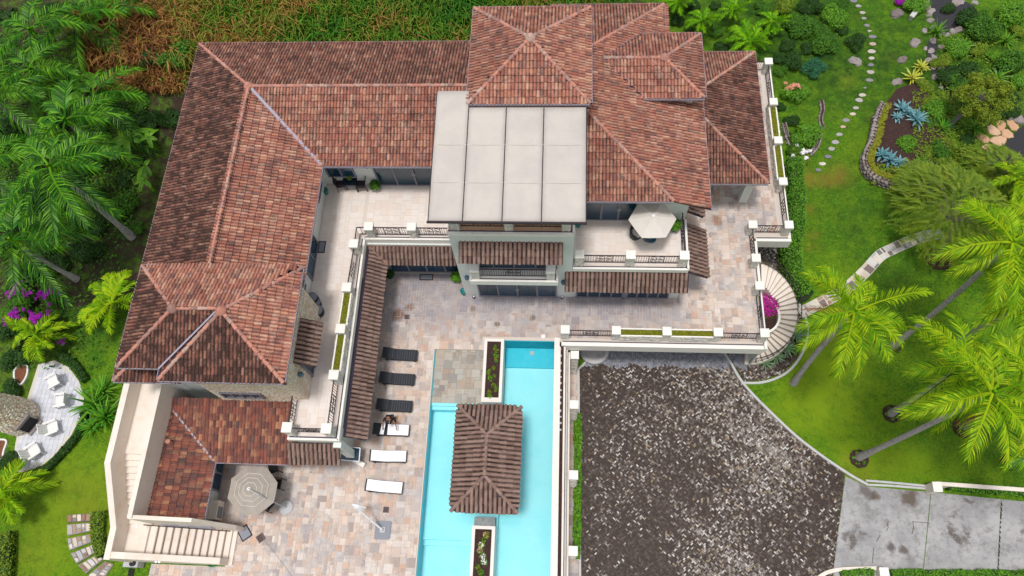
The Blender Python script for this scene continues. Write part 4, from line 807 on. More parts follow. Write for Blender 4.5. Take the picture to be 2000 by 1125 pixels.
for i, px in enumerate([[(1651, 930), (1692, 950), (1818, 961), (1803, 1112), (1628, 1112)], [(1819, 961), (1955, 975), (1948, 1118), (1804, 1113)], [(1956, 975), (2060, 985), (2060, 1126), (1949, 1119)], [(1628, 1113), (1803, 1113), (1948, 1119), (2060, 1127), (2080, 1260), (1620, 1240)]]):
    P = [(p.x, p.y) for p in GL(px, ZD)]; c = (sum(p[0] for p in P) / len(P), sum(p[1] for p in P) / len(P)); P = [(c[0] + (p[0] - c[0]) * .9975, c[1] + (p[1] - c[1]) * .9975) for p in P]
    MB().prism(P, ZD - .15, ZD - .002 + .006 * (i % 2)).build('drive_slab', m_conc, kind='structure')
b = MB()
for i in range(15): g = G(1956.3 - i * .5, 985 + i * 9 + random.uniform(-2, 2), ZD); b.obox((g.x, g.y, ZD + .008), (.03, random.uniform(.05, .14), .006), 0)
b.build('joint_filler', m_black, kind='structure')
# tyre-worn cracks
b = MB()
for px in ([(1735, 1018), (1733, 1026), (1735, 1030), (1731, 1037)], [(1719, 1045), (1715, 1052), (1712, 1058)], [(1707, 1070), (1705, 1085), (1704, 1100)], [(1783, 1018), (1784, 1030), (1782, 1042)], [(1783, 1019), (1800, 1020), (1815, 1022)]):
    L = [(p.x, p.y) for p in GL(px, ZD)]; b.strip(L, -.012, .012, ZD - .01, ZD + .009)
b.build('concrete_crack', m_black, kind='structure')
# ---------------------------------------------------------------- boundary wall bottom right
bw = empty('boundary_wall', tuple(G(1830, 950, ZD)), 'low cream boundary wall with square end pillar beside the concrete drive', 'wall')
A = G(1830, 944, ZD + .9); Bq = G(2080, 962, ZD + .9)
MB().bar((A.x, A.y, ZD + .35), (Bq.x, Bq.y, ZD + .35), .16, .9).build('wall_panel', m_pink, bw); MB().bar((A.x, A.y, ZD + .84), (Bq.x, Bq.y, ZD + .84), .22, .08).build('wall_cap', m_pink, bw)
g = G(1832, 949, ZD + 1.1); MB().box(g.x - .25, g.y - .3, ZD, g.x + .2, g.y + .2, ZD + 1.0).build('end_pillar', m_pink, bw); MB().box(g.x - .28, g.y - .33, ZD + 1.0, g.x + .23, g.y + .23, ZD + 1.1).build('pillar_cap', m_trim, bw)
g = G(1727, 1117, ZD + .6); gp = empty('gate_pillar', (g.x, g.y, ZD), 'square cream gate pillar at the bottom kerb between two hedges', 'pillar'); MB().box(g.x - .22, g.y - .5, ZD, g.x + .22, g.y + .2, ZD + .55).build('shaft', m_pink, gp); MB().box(g.x - .25, g.y - .53, ZD + .55, g.x + .25, g.y + .23, ZD + .62).build('pillar_cap', m_trim, gp)
# ---------------------------------------------------------------- spiral staircase
sx, sy, ro, ri = 11.98, 17.3, 2.62, 1.18
sp = empty('curved_staircase', (sx, sy, ZD), 'curved cream staircase sweeping down round a bougainvillea planter from the deck', 'staircase')
NT = 24; a0, a1 = math.radians(86), math.radians(-97)
pts = []
for i in range(NT):
    q0 = a0 + (a1 - a0) * i / NT; q1 = a0 + (a1 - a0) * (i + 1) / NT - .03; z = -.16 * (i + 1); m = MB()
    if z < ZD + .1: z = ZD + .12
    P = [(sx + r * math.cos(q), sy + r * math.sin(q)) for r, q in ((ri, q0), (ro, q0), (ro, (q0 + q1) / 2), (ro, q1), (ri, q1))]
    m.prism(P, max(ZD, z - .9), z); m.build('tread', m_pink, sp); m = MB(); c1_, s1_ = math.cos(q1 - .012), math.sin(q1 - .012); m.bar((sx + ri * c1_, sy + ri * s1_, z - .075), (sx + (ro - .02) * c1_, sy + (ro - .02) * s1_, z - .075), .05, .14); m.build('shade_strip', m_riser_shade, sp)  # dark strip below each tread edge paints in the step shadow
    qm = (q0 + q1) / 2; pts.append(Vector((sx + (ro - .06) * math.cos(qm), sy + (ro - .06) * math.sin(qm), z)))
m = MB(); m.tube([p + Vector((0, 0, .92)) for p in pts], .028, 6); m.tube([p + Vector((0, 0, .15)) for p in pts], .016, 5)
for i, p in enumerate(pts):
    m.tube([p, p + Vector((0, 0, .92))], .012, 4)
    if i + 1 < len(pts): q = (p + pts[i + 1]) / 2; m.tube([q + Vector((0, 0, .1)), q + Vector((0, 0, .92))], .012, 4)
m.build('handrail', m_iron, sp)
m = MB(); P = [(sx + 1.14 * math.cos(math.radians(a)), sy - .35 + 1.14 * math.sin(math.radians(a))) for a in range(-88, 89, 11)]; m.strip(P[::-1], -.0, .13, ZD, -1.0); m.build('planter_wall', m_trim, sp)
m = MB(); m.prism([(sx - .05, sy - 1.4)] + [(sx + 1.06 * math.cos(math.radians(a)), sy - .35 + 1.06 * math.sin(math.radians(a))) for a in range(-85, 86, 17)] + [(sx - .05, sy + .7)], ZD, -1.2); m.build('soil', m_soil, sp)
MB().box(11.84, 14.6, ZD, 11.9, 20.2, -.62).build('stair_side_wall', m_wall, sp)
# ---------------------------------------------------------------- west staircase beside the service roof
ws = empty('side_staircase', (-20, 3, 0), 'cream masonry staircase climbing from the deck round the low tiled roof', 'staircase')
def profwall(name, a, c, prof, w, m=m_pink, z0=-.1):
    "wall along a->c with top given by (t, z)"
    a = Vector((*a, 0)); c = Vector((*c, 0)); t = (c - a); n = Vector((-t.y, t.x, 0)).normalized() * w / 2; mb = MB(); v = []
    for s in (-1, 1):
        for k, z in prof: p = a + t * k + n * s; v.append((p.x, p.y, z0))
        for k, z in prof: p = a + t * k + n * s; v.append((p.x, p.y, z))
    N = len(prof); f = []
    for i in range(N - 1): f += [(i, i + 1, N + i + 1, N + i), (2 * N + i + 1, 2 * N + i, 3 * N + i, 3 * N + i + 1), (N + i, N + i + 1, 3 * N + i + 1, 3 * N + i)]
    f += [(0, N, 3 * N, 2 * N), (N - 1, 3 * N - 1, 4 * N - 1, 2 * N - 1)]; mb.add(v, f); o = mb.build(name, m, ws); return o
WX = -22.72
w1 = profwall('outer_wall', (WX, 1.45), (WX, 12.5), [(0, 3.15), (.14, 3.2), (.405, 5.1), (1, 5.15)], .32)
w2 = profwall('front_wall', (-22.88, 1.68), (-17.72, 1.68), [(0, 3.12), (.2, 3.12), (1, 1.15)], .32)
w3 = profwall('inner_wall', (-21.05, 3.35), (-20.95, 12), [(0, 4.9), (1, 5.1)], .24, m_pink)
w4 = profwall('mural_wall', (-21.15, 3.4), (-17.15, 3.4), [(0, 4.85), (.74, 4.25), (1, 1.15)], .2)
MB().bar((-20.7, 3.28, 2.2), (-18.2, 3.28, 1.6), .02, 1.6).build('mural', m_mural, ws)
m = MB(); m.tube([(-21.3, 3.2, 2.95), (-17.5, 3.2, 1.0)], .025, 6); 
for k in (.1, .5, .9): m.tube([(-21.3 + 3.8 * k, 3.2, 2.95 - 1.95 * k), (-21.3 + 3.8 * k, 3.3, 2.9 - 1.95 * k)], .02, 5)
m.build('handrail', m_iron, ws)
MB().box(-22.6, 1.84, -.1, -21.45, 3.3, 2.04).build('landing', m_pink, ws)
for i in range(12):
    x1 = -21.45 + (i + 1) * .335; MB().box(x1 - .335, 1.84, -.1, x1 + .02, 3.3, 2.04 - .17 * (i + 1) + .003 * (i % 2)).build('tread', m_pink, ws) and MB().box(x1 + .02, 1.85, -.1, x1 + .055, 3.29, 2.04 - .17 * (i + 1) - .02).build('shade_strip', m_riser_shade, ws) if i < 11 else MB().box(x1 - .335, 1.55, -.1, x1 - .05, 3.3, .1).build('tread', m_pink, ws)  # step shadows painted as dark strips in front of the treads
for i in range(12): MB().box(-22.6, 3.3 + i * .3, -.1, -21.15, 3.3 + (i + 1) * .3 + .02, 2.04 + .17 * (i + 1) + .002).build('tread', m_pink, ws)
MB().box(-22.6, 6.9, -.1, -21.05, 12.5, 4.08).build('upper_walk', m_pink, ws)
# ================================================================ furniture and small things
PI = math.pi
m_wick2 = mat('grey_wicker_band', (.05, .055, .07), .55)
def strip_pts(xs_, zs, y0, y1, th, mb, m=0):
    for i in range(len(xs_) - 1):
        mb.add([(xs_[i], y0, zs[i]), (xs_[i + 1], y0, zs[i + 1]), (xs_[i + 1], y1, zs[i + 1]), (xs_[i], y1, zs[i]), (xs_[i], y0, zs[i] - th), (xs_[i + 1], y0, zs[i + 1] - th), (xs_[i + 1], y1, zs[i + 1] - th), (xs_[i], y1, zs[i] - th)], [(0, 1, 2, 3), (7, 6, 5, 4), (0, 4, 5, 1), (2, 6, 7, 3)] + ([(0, 3, 7, 4)] if i == 0 else []) + ([(1, 5, 6, 2)] if i == len(xs_) - 2 else []), m, 0)
LX = [-1.0, -.85, -.6, -.3, -.22, 0, .3, .6, .85, 1.0]; LZ = [.62, .60, .50, .36, .34, .33, .35, .335, .32, .30]
lo = empty('sun_lounger', (0, 0, 0), '', 'sun lounger', 'dark wicker sun loungers beside the pool')
m = MB(); strip_pts(LX[:5], LZ[:5], -.33, .33, .05, m); m.build('backrest', m_wick, lo, smooth=False); m = MB(); strip_pts(LX[4:], LZ[4:], -.33, .33, .06, m); m.build('seat', m_wick, lo)
for (xa_, za_) in [(LX[0] + (LX[3] - LX[0]) * q / 5, LZ[0] + (LZ[3] - LZ[0]) * q / 5) for q in range(5)] + [(-.15 + q * .14, .345) for q in range(8)]: m = MB(); m.bar((xa_, -.32, za_ + .012), (xa_, .32, za_ + .012), .05, .018); m.build('slat', m_grey if 0 else m_wick2, lo)
m = MB(); m.box(-.9, -.33, .2, .98, -.29, .27).box(-.9, .29, .2, .98, .33, .27).box(-1.02, -.33, .52, -.97, .33, .6); m.build('frame', m_wick, lo)
for x in (-.8, .85):
    for y in (-.3, .3): MB().box(x - .03, y - .03, 0, x + .03, y + .03, .25).build('leg', m_wick, lo)
LG = [(782, 692, 'empty black lounger farthest up the row beside the tiled awning'), (776.5, 739.5, 'empty black lounger, second from the top of the row by the sunken shelf'), (771, 792, 'empty black lounger just above the one the person is covering'), (765, 839.5, 'lounger with a person in black laying its white cushion'), (759, 891, 'lounger with white cushion between the person and the last lounger'), (751, 950.5, 'lounger with white cushion, nearest the white parasol frame')]
cu = MB()
LOC = []
for i, (px, py, lab) in enumerate(LG):
    g = G(px, py, .35); rz = math.radians([-2, -1.5, -1, 0, 1.5, -2.5][i]); place(lo, i > 0, (g.x, g.y, 0), rz, lab); LOC.append((g.x, g.y, rz))
for i in (3, 4, 5):
    x, y, rz = LOC[i]; o = empty('lounger_cushion', (x, y, 0), ['white cushion being unfolded by the person in black', 'white cushion on the fifth lounger, between the person and the last lounger', 'white cushion on the last lounger, nearest the white parasol frame'][i - 3], 'cushion', 'white cushions on the loungers')
    if i > 3:
        m = MB(); strip_pts([x_ * .95 + .03 for x_ in LX[:5]], [z + .07 for z in LZ[:5]], -.30, .30, .065, m); m.build('back_pad', m_white, o, local=True)
        m = MB(); strip_pts([x_ * .95 + .03 for x_ in LX[4:]], [z + .07 for z in LZ[4:]], -.30, .30, .065, m); m.build('seat_pad', m_white, o, local=True)
    else:
        m = MB(); strip_pts([-.22, 0, .3, .6, .85, .97], [.42, .41, .42, .41, .39, .37], -.30, .30, .065, m); m.build('seat_pad', m_white, o, local=True)
        m = MB(); m.add([(-.62, -.3, .50), (-.42, -.3, .42), (-.30, .30, .85), (-.48, .30, .8), (-.62, -.3, .56), (-.42, -.3, .48), (-.26, .28, .88), (-.46, .28, .86)], [(0, 1, 2, 3), (7, 6, 5, 4), (0, 4, 5, 1), (1, 5, 6, 2), (2, 6, 7, 3), (3, 7, 4, 0)]); m.build('back_pad', m_white, o, local=True)
    o.rotation_euler = (0, 0, rz)
# ---------------------------------------------------------------- person bending over the fourth lounger
def skin_mesh(name, joints, edges, material, parent, root=0, sub=2, loc=None):
    me = bpy.data.meshes.new(name); me.from_pydata([j[0] for j in joints], edges, []); o = bpy.data.objects.new(name, me); C.objects.link(o); o.parent = parent
    md = o.modifiers.new('s', 'SKIN'); md.use_smooth_shade = True
    for i, j in enumerate(joints):
        r = j[1] if isinstance(j[1], tuple) else (j[1], j[1]); me.skin_vertices[0].data[i].radius = r; me.skin_vertices[0].data[i].use_root = (i == root)
    s = o.modifiers.new('u', 'SUBSURF'); s.levels = s.render_levels = sub; me.materials.append(material); return o
lx, ly, lrz = LOC[3]
pe_ = empty('person', (lx - .05, ly + .52, 0), 'person in black bending over a lounger to spread its white cushion', 'person')
# y- is towards the lounger
J = [((0, .10, .95), (.15, .12)), ((0, .02, 1.12), (.145, .11)), ((0, -.10, 1.27), (.17, .11)), ((0, -.19, 1.36), (.13, .09)), ((0, -.25, 1.42), .055), ((0, -.33, 1.45), (.085, .10)), ((0, -.41, 1.43), (.075, .09)),
     ((-.19, -.17, 1.33), .065), ((-.32, -.28, 1.10), .045), ((-.36, -.42, .88), .036), ((-.37, -.47, .80), .03),
     ((.19, -.17, 1.33), .065), ((.33, -.26, 1.10), .045), ((.40, -.42, .86), .036), ((.42, -.48, .78), .03),
     ((-.10, .08, .85), .095), ((-.12, .03, .50), .062), ((-.12, .12, .10), .042), ((-.12, 0, .04), .04),
     ((.10, .10, .85), .095), ((.12, .08, .50), .062), ((.13, .20, .10), .042), ((.13, .08, .04), .04)]
ED = [(0, 1), (1, 2), (2, 3), (3, 4), (4, 5), (5, 6), (2, 7), (7, 8), (8, 9), (9, 10), (2, 11), (11, 12), (12, 13), (13, 14), (0, 15), (15, 16), (16, 17), (17, 18), (0, 19), (19, 20), (20, 21), (21, 22)]
skin_mesh('body', J, ED, m_skin, pe_)
skin_mesh('shirt', [((0, .12, .93), (.165, .135)), ((0, .02, 1.12), (.165, .13)), ((0, -.10, 1.27), (.185, .13)), ((0, -.18, 1.35), (.13, .10)), ((-.20, -.17, 1.32), .082), ((-.27, -.23, 1.20), .07), ((.20, -.17, 1.32), .082), ((.27, -.22, 1.2), .07)], [(0, 1), (1, 2), (2, 3), (2, 4), (4, 5), (2, 6), (6, 7)], m_cloth, pe_)
skin_mesh('trousers', [((0, .11, .92), (.165, .14)), ((-.10, .08, .84), .115), ((-.12, .03, .5), .08), ((-.12, .12, .12), .062), ((.10, .10, .84), .115), ((.12, .08, .5), .08), ((.13, .20, .12), .062)], [(0, 1), (1, 2), (2, 3), (0, 4), (4, 5), (5, 6)], m_jean, pe_)
skin_mesh('hair', [((0, -.29, 1.49), (.07, .05)), ((0, -.36, 1.50), (.095, .075)), ((0, -.43, 1.47), (.075, .06))], [(0, 1), (1, 2)], m_hair, pe_, 1)
for s, (hx, hy, hz) in ((-1, (-.37, -.47, .80)), (1, (.42, -.48, .78))):
    Jh = [((hx, hy, hz), .022), ((hx, hy - .05, hz - .035), (.032, .014))]; Eh = [(0, 1)]
    for k in range(4):
        a = (k - 1.5) * .018; L = [.07, .085, .08, .062][k]; b0 = len(Jh); Jh += [((hx + a, hy - .08, hz - .06), .008), ((hx + a * 1.5, hy - .08 - L * .5, hz - .075), .008), ((hx + a * 1.6, hy - .08 - L * .8, hz - .105), .007)]; Eh += [(1, b0), (b0, b0 + 1), (b0 + 1, b0 + 2)]
    b0 = len(Jh); Jh += [((hx - s * .045, hy - .05, hz - .04), .010), ((hx - s * .06, hy - .08, hz - .06), .008)]; Eh += [(0, b0), (b0, b0 + 1)]
    skin_mesh('hand', Jh, Eh, m_skin, pe_, 0, 1)
for x, y in ((-.12, 0), (.13, .08)): m = MB(); m.lathe([(.05, 0), (.055, .03), (.045, .07)], (x, y, 0), 10, sx=.9, sy=2.2); m.build('shoe', m_black, pe_, local=True)
# ---------------------------------------------------------------- pots, mats, lamps, small things
def put(o, lab, cat, grp=None): return tag(o, lab, cat, grp)
def mat_rug(px, py, z, w, h, rz, lab, m=m_black):
    g = G(px, py, z); t = empty('door_mat', (g.x, g.y, z), lab, 'mat', 'door mats'); t.rotation_euler = (0, 0, rz)
    b = MB(); b.obox((0, 0, .012), (w / 2, h / 2, .010)); b.build('rug', m, t, local=True); b = MB(); b.obox((0, 0, .027), (w / 2 - .06, h / 2 - .06, .004)); b.build('inset', m_grey if m is m_black else m, t, local=True); return t
mat_rug(833, 541.5, 0, .85, .42, 0, 'black door mat outside the sliding doors in the inner corner of the courtyard')
mat_rug(628.5, 482.5, Z1, .42, .75, 0, 'dark mat on the beige terrace beside the left wing door')
mat_rug(478, 1041, 0, .62, .72, math.radians(38), 'black mat lying askew at the foot of the masonry stairs')
m_drain = mat('drain_cover', (.14, .10, .095), .8)
for px, py, w, lab in ((795, 619, .30, 'square dark drain cover beside the brown water stain'), (754, 995.5, .32, 'square dark drain cover above the grey parasol base'), (509.5, 1050.5, .42, 'dark square drain cover tilted beside the black mat')):
    g = G(px, py, 0); t = empty('drain_cover', (g.x, g.y, 0), lab, 'drain cover', 'floor drains'); t.rotation_euler = (0, 0, math.radians(40) if px < 600 else 0); b = MB(); b.obox((0, 0, .01), (w / 2, w / 2, .008)); b.build('plate', m_drain, t, local=True)
    b = MB(); [b.obox((-w / 2 + .06 + k * .055, 0, .02), (.01, w / 2 - .04, .003)) for k in range(int((w - .1) / .055))]; b.build('grate', m_black, t, local=True)
def pot_plant(px, py, z, r, h, pm, lm, lab, spread=.35, size=.12, n=160):
    g = G(px, py, z); t = empty('potted_plant', (g.x, g.y, z), lab, 'potted plant'); b = MB(); b.lathe([(r * .7, 0), (r, h * .7), (r * .95, h), (r * .82, h), (r * .8, h * .85)], (g.x, g.y, z), 16); b.build('pot', pm, t, smooth=True)
    if lm: b = MB(); leaf_pts(b, (g.x, g.y, z + h * .9), (spread, spread, spread * 1.1), n, size); b.build('foliage', lm, t)
    return t
pot_plant(735, 368, Z1, .24, .38, m_whitep, m_leaf, 'white round pot with green plant between table and terrace doors', .33)
pot_plant(763, 540, 0, .17, .35, m_whitep, m_leafd, 'dark leafy plant in the inner courtyard corner under the awning', .3)
pot_plant(893, 545, 0, .2, .35, m_trim, m_leafh, 'bright green plant beside the tower wall corner', .36)
pot_plant(906, 574, 0, .18, .55, m_teal, None, 'tall teal pot against the corner of the tower')
pot_plant(637, 377, Z1, .2, .4, m_teal, None, 'green glazed pot against the left wing wall near the dining set')
pot_plant(1129, 441, Z1, .2, .4, m_teal, None, 'teal pot on the east terrace at the canopy edge')
pot_plant(1316, 446, Z1, .33, .5, m_blueg, m_leafh, 'large blue pot with bright plant beside the off-white parasol', .38)
pot_plant(668, 893, 0, .22, .6, m_blueg, None, 'blue glazed pot standing under the low corner of the awning')
pot_plant(1271, 468, Z1, .3, .2, m_blueg, None, 'round blue base in front of the parasol on the east terrace')
for px, py, lab in ((1098, 583, 'small black bollard lamp beside the tower door'), (926, 582, 'small black lamp at the left foot of the tower'), (1216, 582.5, 'small black lamp between the two sliding doors')):
    g = G(px, py, 0); t = empty('ground_lamp', (g.x, g.y, 0), lab, 'lamp', 'small lamps at the wall foot'); b = MB(); b.lathe([(.06, 0), (.06, .12), (.09, .14), (.06, .2)], (g.x, g.y, 0), 10); b.build('housing', m_black, t); b = MB(); b.lathe([(.05, .2), (.045, .25), (.02, .27)], (g.x, g.y, 0), 10); b.build('globe', m_white, t)
for x, y, z, lab, o in ((-5.45, 17.4, 2.7, 'blue-grey lantern on the tower wall beside the balcony', 1), (.1, 17.4, 2.2, 'dark lantern at the left end of the right-hand awning', 1), (-13.1, 10.45, 6.0, 'dark round lantern on the stone wall below the small awning', 0), (-11.1, 22.7, 6.2, 'dark lantern on the terrace wall between window and doors', 1)):
    t = empty('wall_lantern', (x, y, z), lab, 'lantern', 'wall lanterns'); b = MB(); b.lathe([(.05, 0), (.14, .08), (.14, .26), (.04, .38), (.02, .44)], (x, y, z), 8); b.build('lamp_body', m_blueg, t); MB().bar((x - (.12 if not o else 0), y + (.12 if o else 0), z + .3), (x, y, z + .3), .03, .03).build('bracket', m_black, t)
# round wicker stools on the terrace
for px, py, r, h, lab in ((617, 590, .30, .75, 'tall round grey stool with light lid, topmost of the three'), (622, 597, .24, .45, 'small round grey stool tucked behind the tall one'), (624, 612, .33, .5, 'wide dark round stool nearest the small awning')):
    g = G(px, py, Z1); t = empty('round_stool', (g.x, g.y, Z1), lab, 'stool', 'round stools on the left terrace'); b = MB(); b.lathe([(r * .85, 0), (r, h * .5), (r * .92, h)], (g.x, g.y, Z1), 18); b.build('drum', m_wick, t, smooth=False); b = MB(); b.lathe([(r * .96, h), (r * .96, h + .04), (r * .3, h + .05)], (g.x, g.y, Z1), 18); b.build('lid', m_grey, t)
# dining set on terrace 2
def slat_chair(x, y, z, rz, lab, mt, cushion=None, grp='chairs round the terrace table'):
    t = empty('armchair', (x, y, z), lab, 'chair', grp); t.rotation_euler = (0, 0, rz)
    b = MB(); b.obox((0, 0, .42), (.25, .25, .02)); b.build('seat', mt, t, local=True)
    b = MB(); b.add([(-.26, .23, .42), (.26, .23, .42), (.24, .38, .98), (-.24, .38, .98), (-.26, .27, .42), (.26, .27, .42), (.24, .42, .98), (-.24, .42, .98)], [(3, 2, 1, 0), (4, 5, 6, 7), (0, 1, 5, 4), (1, 2, 6, 5), (2, 3, 7, 6), (3, 0, 4, 7)]); b.build('backrest', mt, t, local=True)
    for s in (-1, 1): b = MB(); b.bar((s * .29, -.25, .64), (s * .28, .33, .66), .05, .035).bar((s * .29, -.24, .0), (s * .29, -.24, .64), .035, .035).bar((s * .28, .34, .0), (s * .28, .3, .66), .035, .035); b.build('arm_frame', mt, t, local=True)
    if cushion: b = MB(); b.obox((0, 0, .48), (.24, .24, .05)); b.obox((0, .25, .7), (.23, .05, .24), mat=Matrix.Rotation(-.25, 3, 'X')); b.build('cushion', cushion, t, local=True)
    return t
g = G(690, 360, Z1); tb = empty('dining_table', (g.x, g.y - .1, Z1), 'dark square table under a small plant in the terrace corner', 'table'); b = MB(); b.obox((0, 0, .72), (.42, .42, .02)); b.build('tabletop', mat('dark_glass_top', (.01, .02, .035), .1), tb, local=True)
for sx_ in (-1, 1):
    for sy_ in (-1, 1): b = MB(); b.bar((sx_ * .38, sy_ * .38, 0), (sx_ * .34, sy_ * .34, .7), .03, .03); b.build('leg', m_iron, tb, local=True)
cx_, cy_ = g.x, g.y - .1
slat_chair(cx_ - .55, cy_ - .1, Z1, PI / 2 + .25, 'dark slatted chair on the left side of the terrace table', m_iron); slat_chair(cx_ + .58, cy_ - .15, Z1, -PI / 2 + .1, 'dark slatted chair on the right side of the terrace table', m_iron)
slat_chair(cx_ - .26, cy_ + .62, Z1, .1, 'left of two chairs with blue cushions behind the terrace table', m_iron, m_blueh); slat_chair(cx_ + .32, cy_ + .62, Z1, -.1, 'right of two chairs with blue cushions behind the terrace table', m_iron, m_blueh)
pt = empty('table_plant', (cx_, cy_, Z1 + .74), 'little white pot with yellow-green plant on the dark table', 'potted plant'); b = MB(); b.lathe([(.06, 0), (.09, .12), (.07, .12)], (cx_, cy_, Z1 + .74), 10); b.build('pot', m_white, pt); b = MB(); leaf_pts(b, (cx_, cy_, Z1 + .86), (.18, .18, .18), 60, .07); b.build('foliage', m_leafy, pt)
# wicker tub chairs
def tub_chair(x, y, z, rz, lab, grp, seat=m_umb):
    t = empty('tub_chair', (x, y, z), lab, 'chair', grp); t.rotation_euler = (0, 0, rz); b = MB(); P0 = []
    for k in range(13):
        a = math.radians(-30 + k * 20); P0.append(a)
    for i in range(12):
        a, c = P0[i], P0[i + 1]; h = lambda q: .5 + .28 * max(0, math.sin(q)); v = []
        for q in (a, c):
            for r, zz in ((.36, .05), (.40, h(q)), (.33, h(q)), (.30, .35)): v.append((r * math.cos(q), r * math.sin(q), zz))
        b.add(v, [(0, 1, 5, 4), (1, 2, 6, 5), (2, 3, 7, 6)] + ([(0, 3, 2, 1)] if i == 0 else []) + ([(4, 5, 6, 7)] if i == 11 else []))
    b.build('shell', m_wick, t, local=True, smooth=False); b = MB(); b.lathe([(.3, .3), (.31, .4), (.26, .44)], (0, -.02, 0), 14); b.build('seat_cushion', seat, t, local=True)
    b = MB(); b.lathe([(.30, 0), (.32, .3)], (0, 0, 0), 14); b.build('base', m_wick, t, local=True); return t
g = G(1243, 455, Z1 + .3); tub_chair(g.x, g.y, Z1, math.radians(60), 'wicker tub chair left of the parasol on the east terrace', 'tub chairs on the east terrace')
# parasols
def parasol(name, x, y, z0, zt, zr, R, n, rot, cm, lab, tiers=0, pole=True, tilt=(0, 0)):
    t = empty(name, (x, y, z0), lab, 'parasol'); NS = 5
    for k in range(n):
        a, c = rot + 2 * PI * k / n, rot + 2 * PI * (k + 1) / n; v = []; b = MB()
        for j in range(NS + 1):
            f = j / NS
            for i in range(NS + 1):
                g_ = i / NS; px_ = R * f * ((1 - g_) * math.cos(a) + g_ * math.cos(c)); py_ = R * f * ((1 - g_) * math.sin(a) + g_ * math.sin(c)); sag = -.05 * math.sin(PI * g_) * f * R / 1.3
                rr = math.hypot(px_, py_); v.append((px_, py_, zt - z0 - (zt - zr) * f + sag + tilt[0] * px_ + tilt[1] * py_))
        b.add(v, [(j * (NS + 1) + i, j * (NS + 1) + i + 1, (j + 1) * (NS + 1) + i + 1, (j + 1) * (NS + 1) + i) for j in range(NS) for i in range(NS)])
        b.build('canopy_panel', cm, t, local=True, smooth=True)
        b = MB(); b.bar((0, 0, zt - z0 - .03), (R * math.cos(a), R * math.sin(a), zr - z0 - .02 + tilt[0] * R * math.cos(a) + tilt[1] * R * math.sin(a)), .02, .02); b.build('rib', m_lgrey, t, local=True)
        for q in range(tiers):
            f = .28 + .2 * q; b = MB(); b.bar((R * f * math.cos(a), R * f * math.sin(a), zt - z0 - (zt - zr) * f + .012 + tilt[0] * R * f * math.cos(a) + tilt[1] * R * f * math.sin(a)), (R * f * math.cos(c), R * f * math.sin(c), zt - z0 - (zt - zr) * f + .012 + tilt[0] * R * f * math.cos(c) + tilt[1] * R * f * math.sin(c)), .025, .015); b.build('canopy_seam', m_umb, t, local=True)
    b = MB(); b.lathe([(.09, 0), (.1, .03), (.05, .06), (.03, .12)], (0, 0, zt - z0 + .0), 10); b.build('finial', m_white, t, local=True)
    if pole: b = MB(); b.tube([(0, 0, 0), (0, 0, zt - z0)], .03, 8); b.build('pole', m_lgrey, t, local=True); b = MB(); b.lathe([(.3, 0), (.3, .06), (.06, .1), (.05, .3)], (0, 0, 0), 16); b.build('base', m_grey, t, local=True)
    return t
g = G(1276, 421, 6.75); parasol('parasol', g.x, g.y, Z1, 6.75, 6.35, 1.28, 6, math.radians(2), m_umb, 'off-white six-sided parasol on the east terrace')
g = G(487, 955, 2.7); pu = parasol('cantilever_parasol', g.x, g.y, 0, 2.75, 2.25, 1.32, 8, math.radians(20), m_umbg, 'weathered beige eight-sided parasol at the edge of the low tiled roof', 3, False, tilt=(-.10, .05))
g2 = G(559, 991, 0); d = Vector((g2.x - g.x, g2.y - g.y, 0))
b = MB(); b.tube([d + Vector((0, 0, .1)), d * .96 + Vector((0, 0, 1.6)), d * .55 + Vector((0, 0, 2.9)), (0, 0, 2.85)], .03, 8); b.build('crank_arm', m_lgrey, pu, local=True)
b = MB(); b.lathe([(.38, 0), (.40, .05), (.36, .09), (.08, .11), (.06, .25)], d, 20); b.build('base', m_lgrey, pu, local=True)
for px, py, rz, lab in ((534, 915, -1.2, 'black chair behind the weathered parasol, nearest the roof corner'), (541, 945, -1.6, 'black chair to the right of the weathered parasol'), (525, 985, -2.2, 'black chair half hidden under the lower right of the weathered parasol')):
    g = G(px, py, .4); slat_chair(g.x, g.y, 0, rz, lab, m_black, None, 'black chairs under the weathered parasol')
g = G(497, 950, .7); t = empty('garden_table', (g.x, g.y, 0), 'round dark table below the weathered parasol', 'table'); b = MB(); b.lathe([(.6, .7), (.6, .74)], (0, 0, 0), 20); b.build('tabletop', m_iron, t, local=True); b = MB(); b.tube([(0, 0, 0), (0, 0, .7)], .05); b.build('leg', m_iron, t, local=True)
# white parasol frame on grey base
g = G(748, 1035, 0); t = empty('parasol_stand', (g.x, g.y, 0), 'white leaning parasol mast without canopy on a square grey base', 'parasol stand')
b = MB(); b.prism([(-.42, -.50), (.36, -.48), (.42, -.42), (.44, .40), (.38, .46), (-.36, .46), (-.42, .40)], 0, .10); b.build('base', m_grey, t, local=True); b = MB(); b.prism([(-.15, -.15), (.15, -.15), (.15, .15), (-.15, .15)], .1, .16).tube([(0, 0, .1), (0, 0, .35)], .07, 10); b.build('bracket', m_lgrey, t, local=True)
tp = G(688, 985, 2.3) - Vector((g.x, g.y, 0)); b = MB(); b.tube([(0, 0, .3), tp], [.05, .04], 8); b.build('mast', m_whitem, t, local=True)
b = MB(); q = G(704, 992, 2.0) - Vector((g.x, g.y, 0))
for k in range(6): e = q + Vector((random.uniform(-.3, .3), random.uniform(-.22, .2), -random.uniform(.2, .6))); b.tube([tp, (tp + e) / 2 + Vector((0, 0, .1)), e], [.03, .06, .04], 5)
b.build('folded_cloth', m_white, t, local=True)
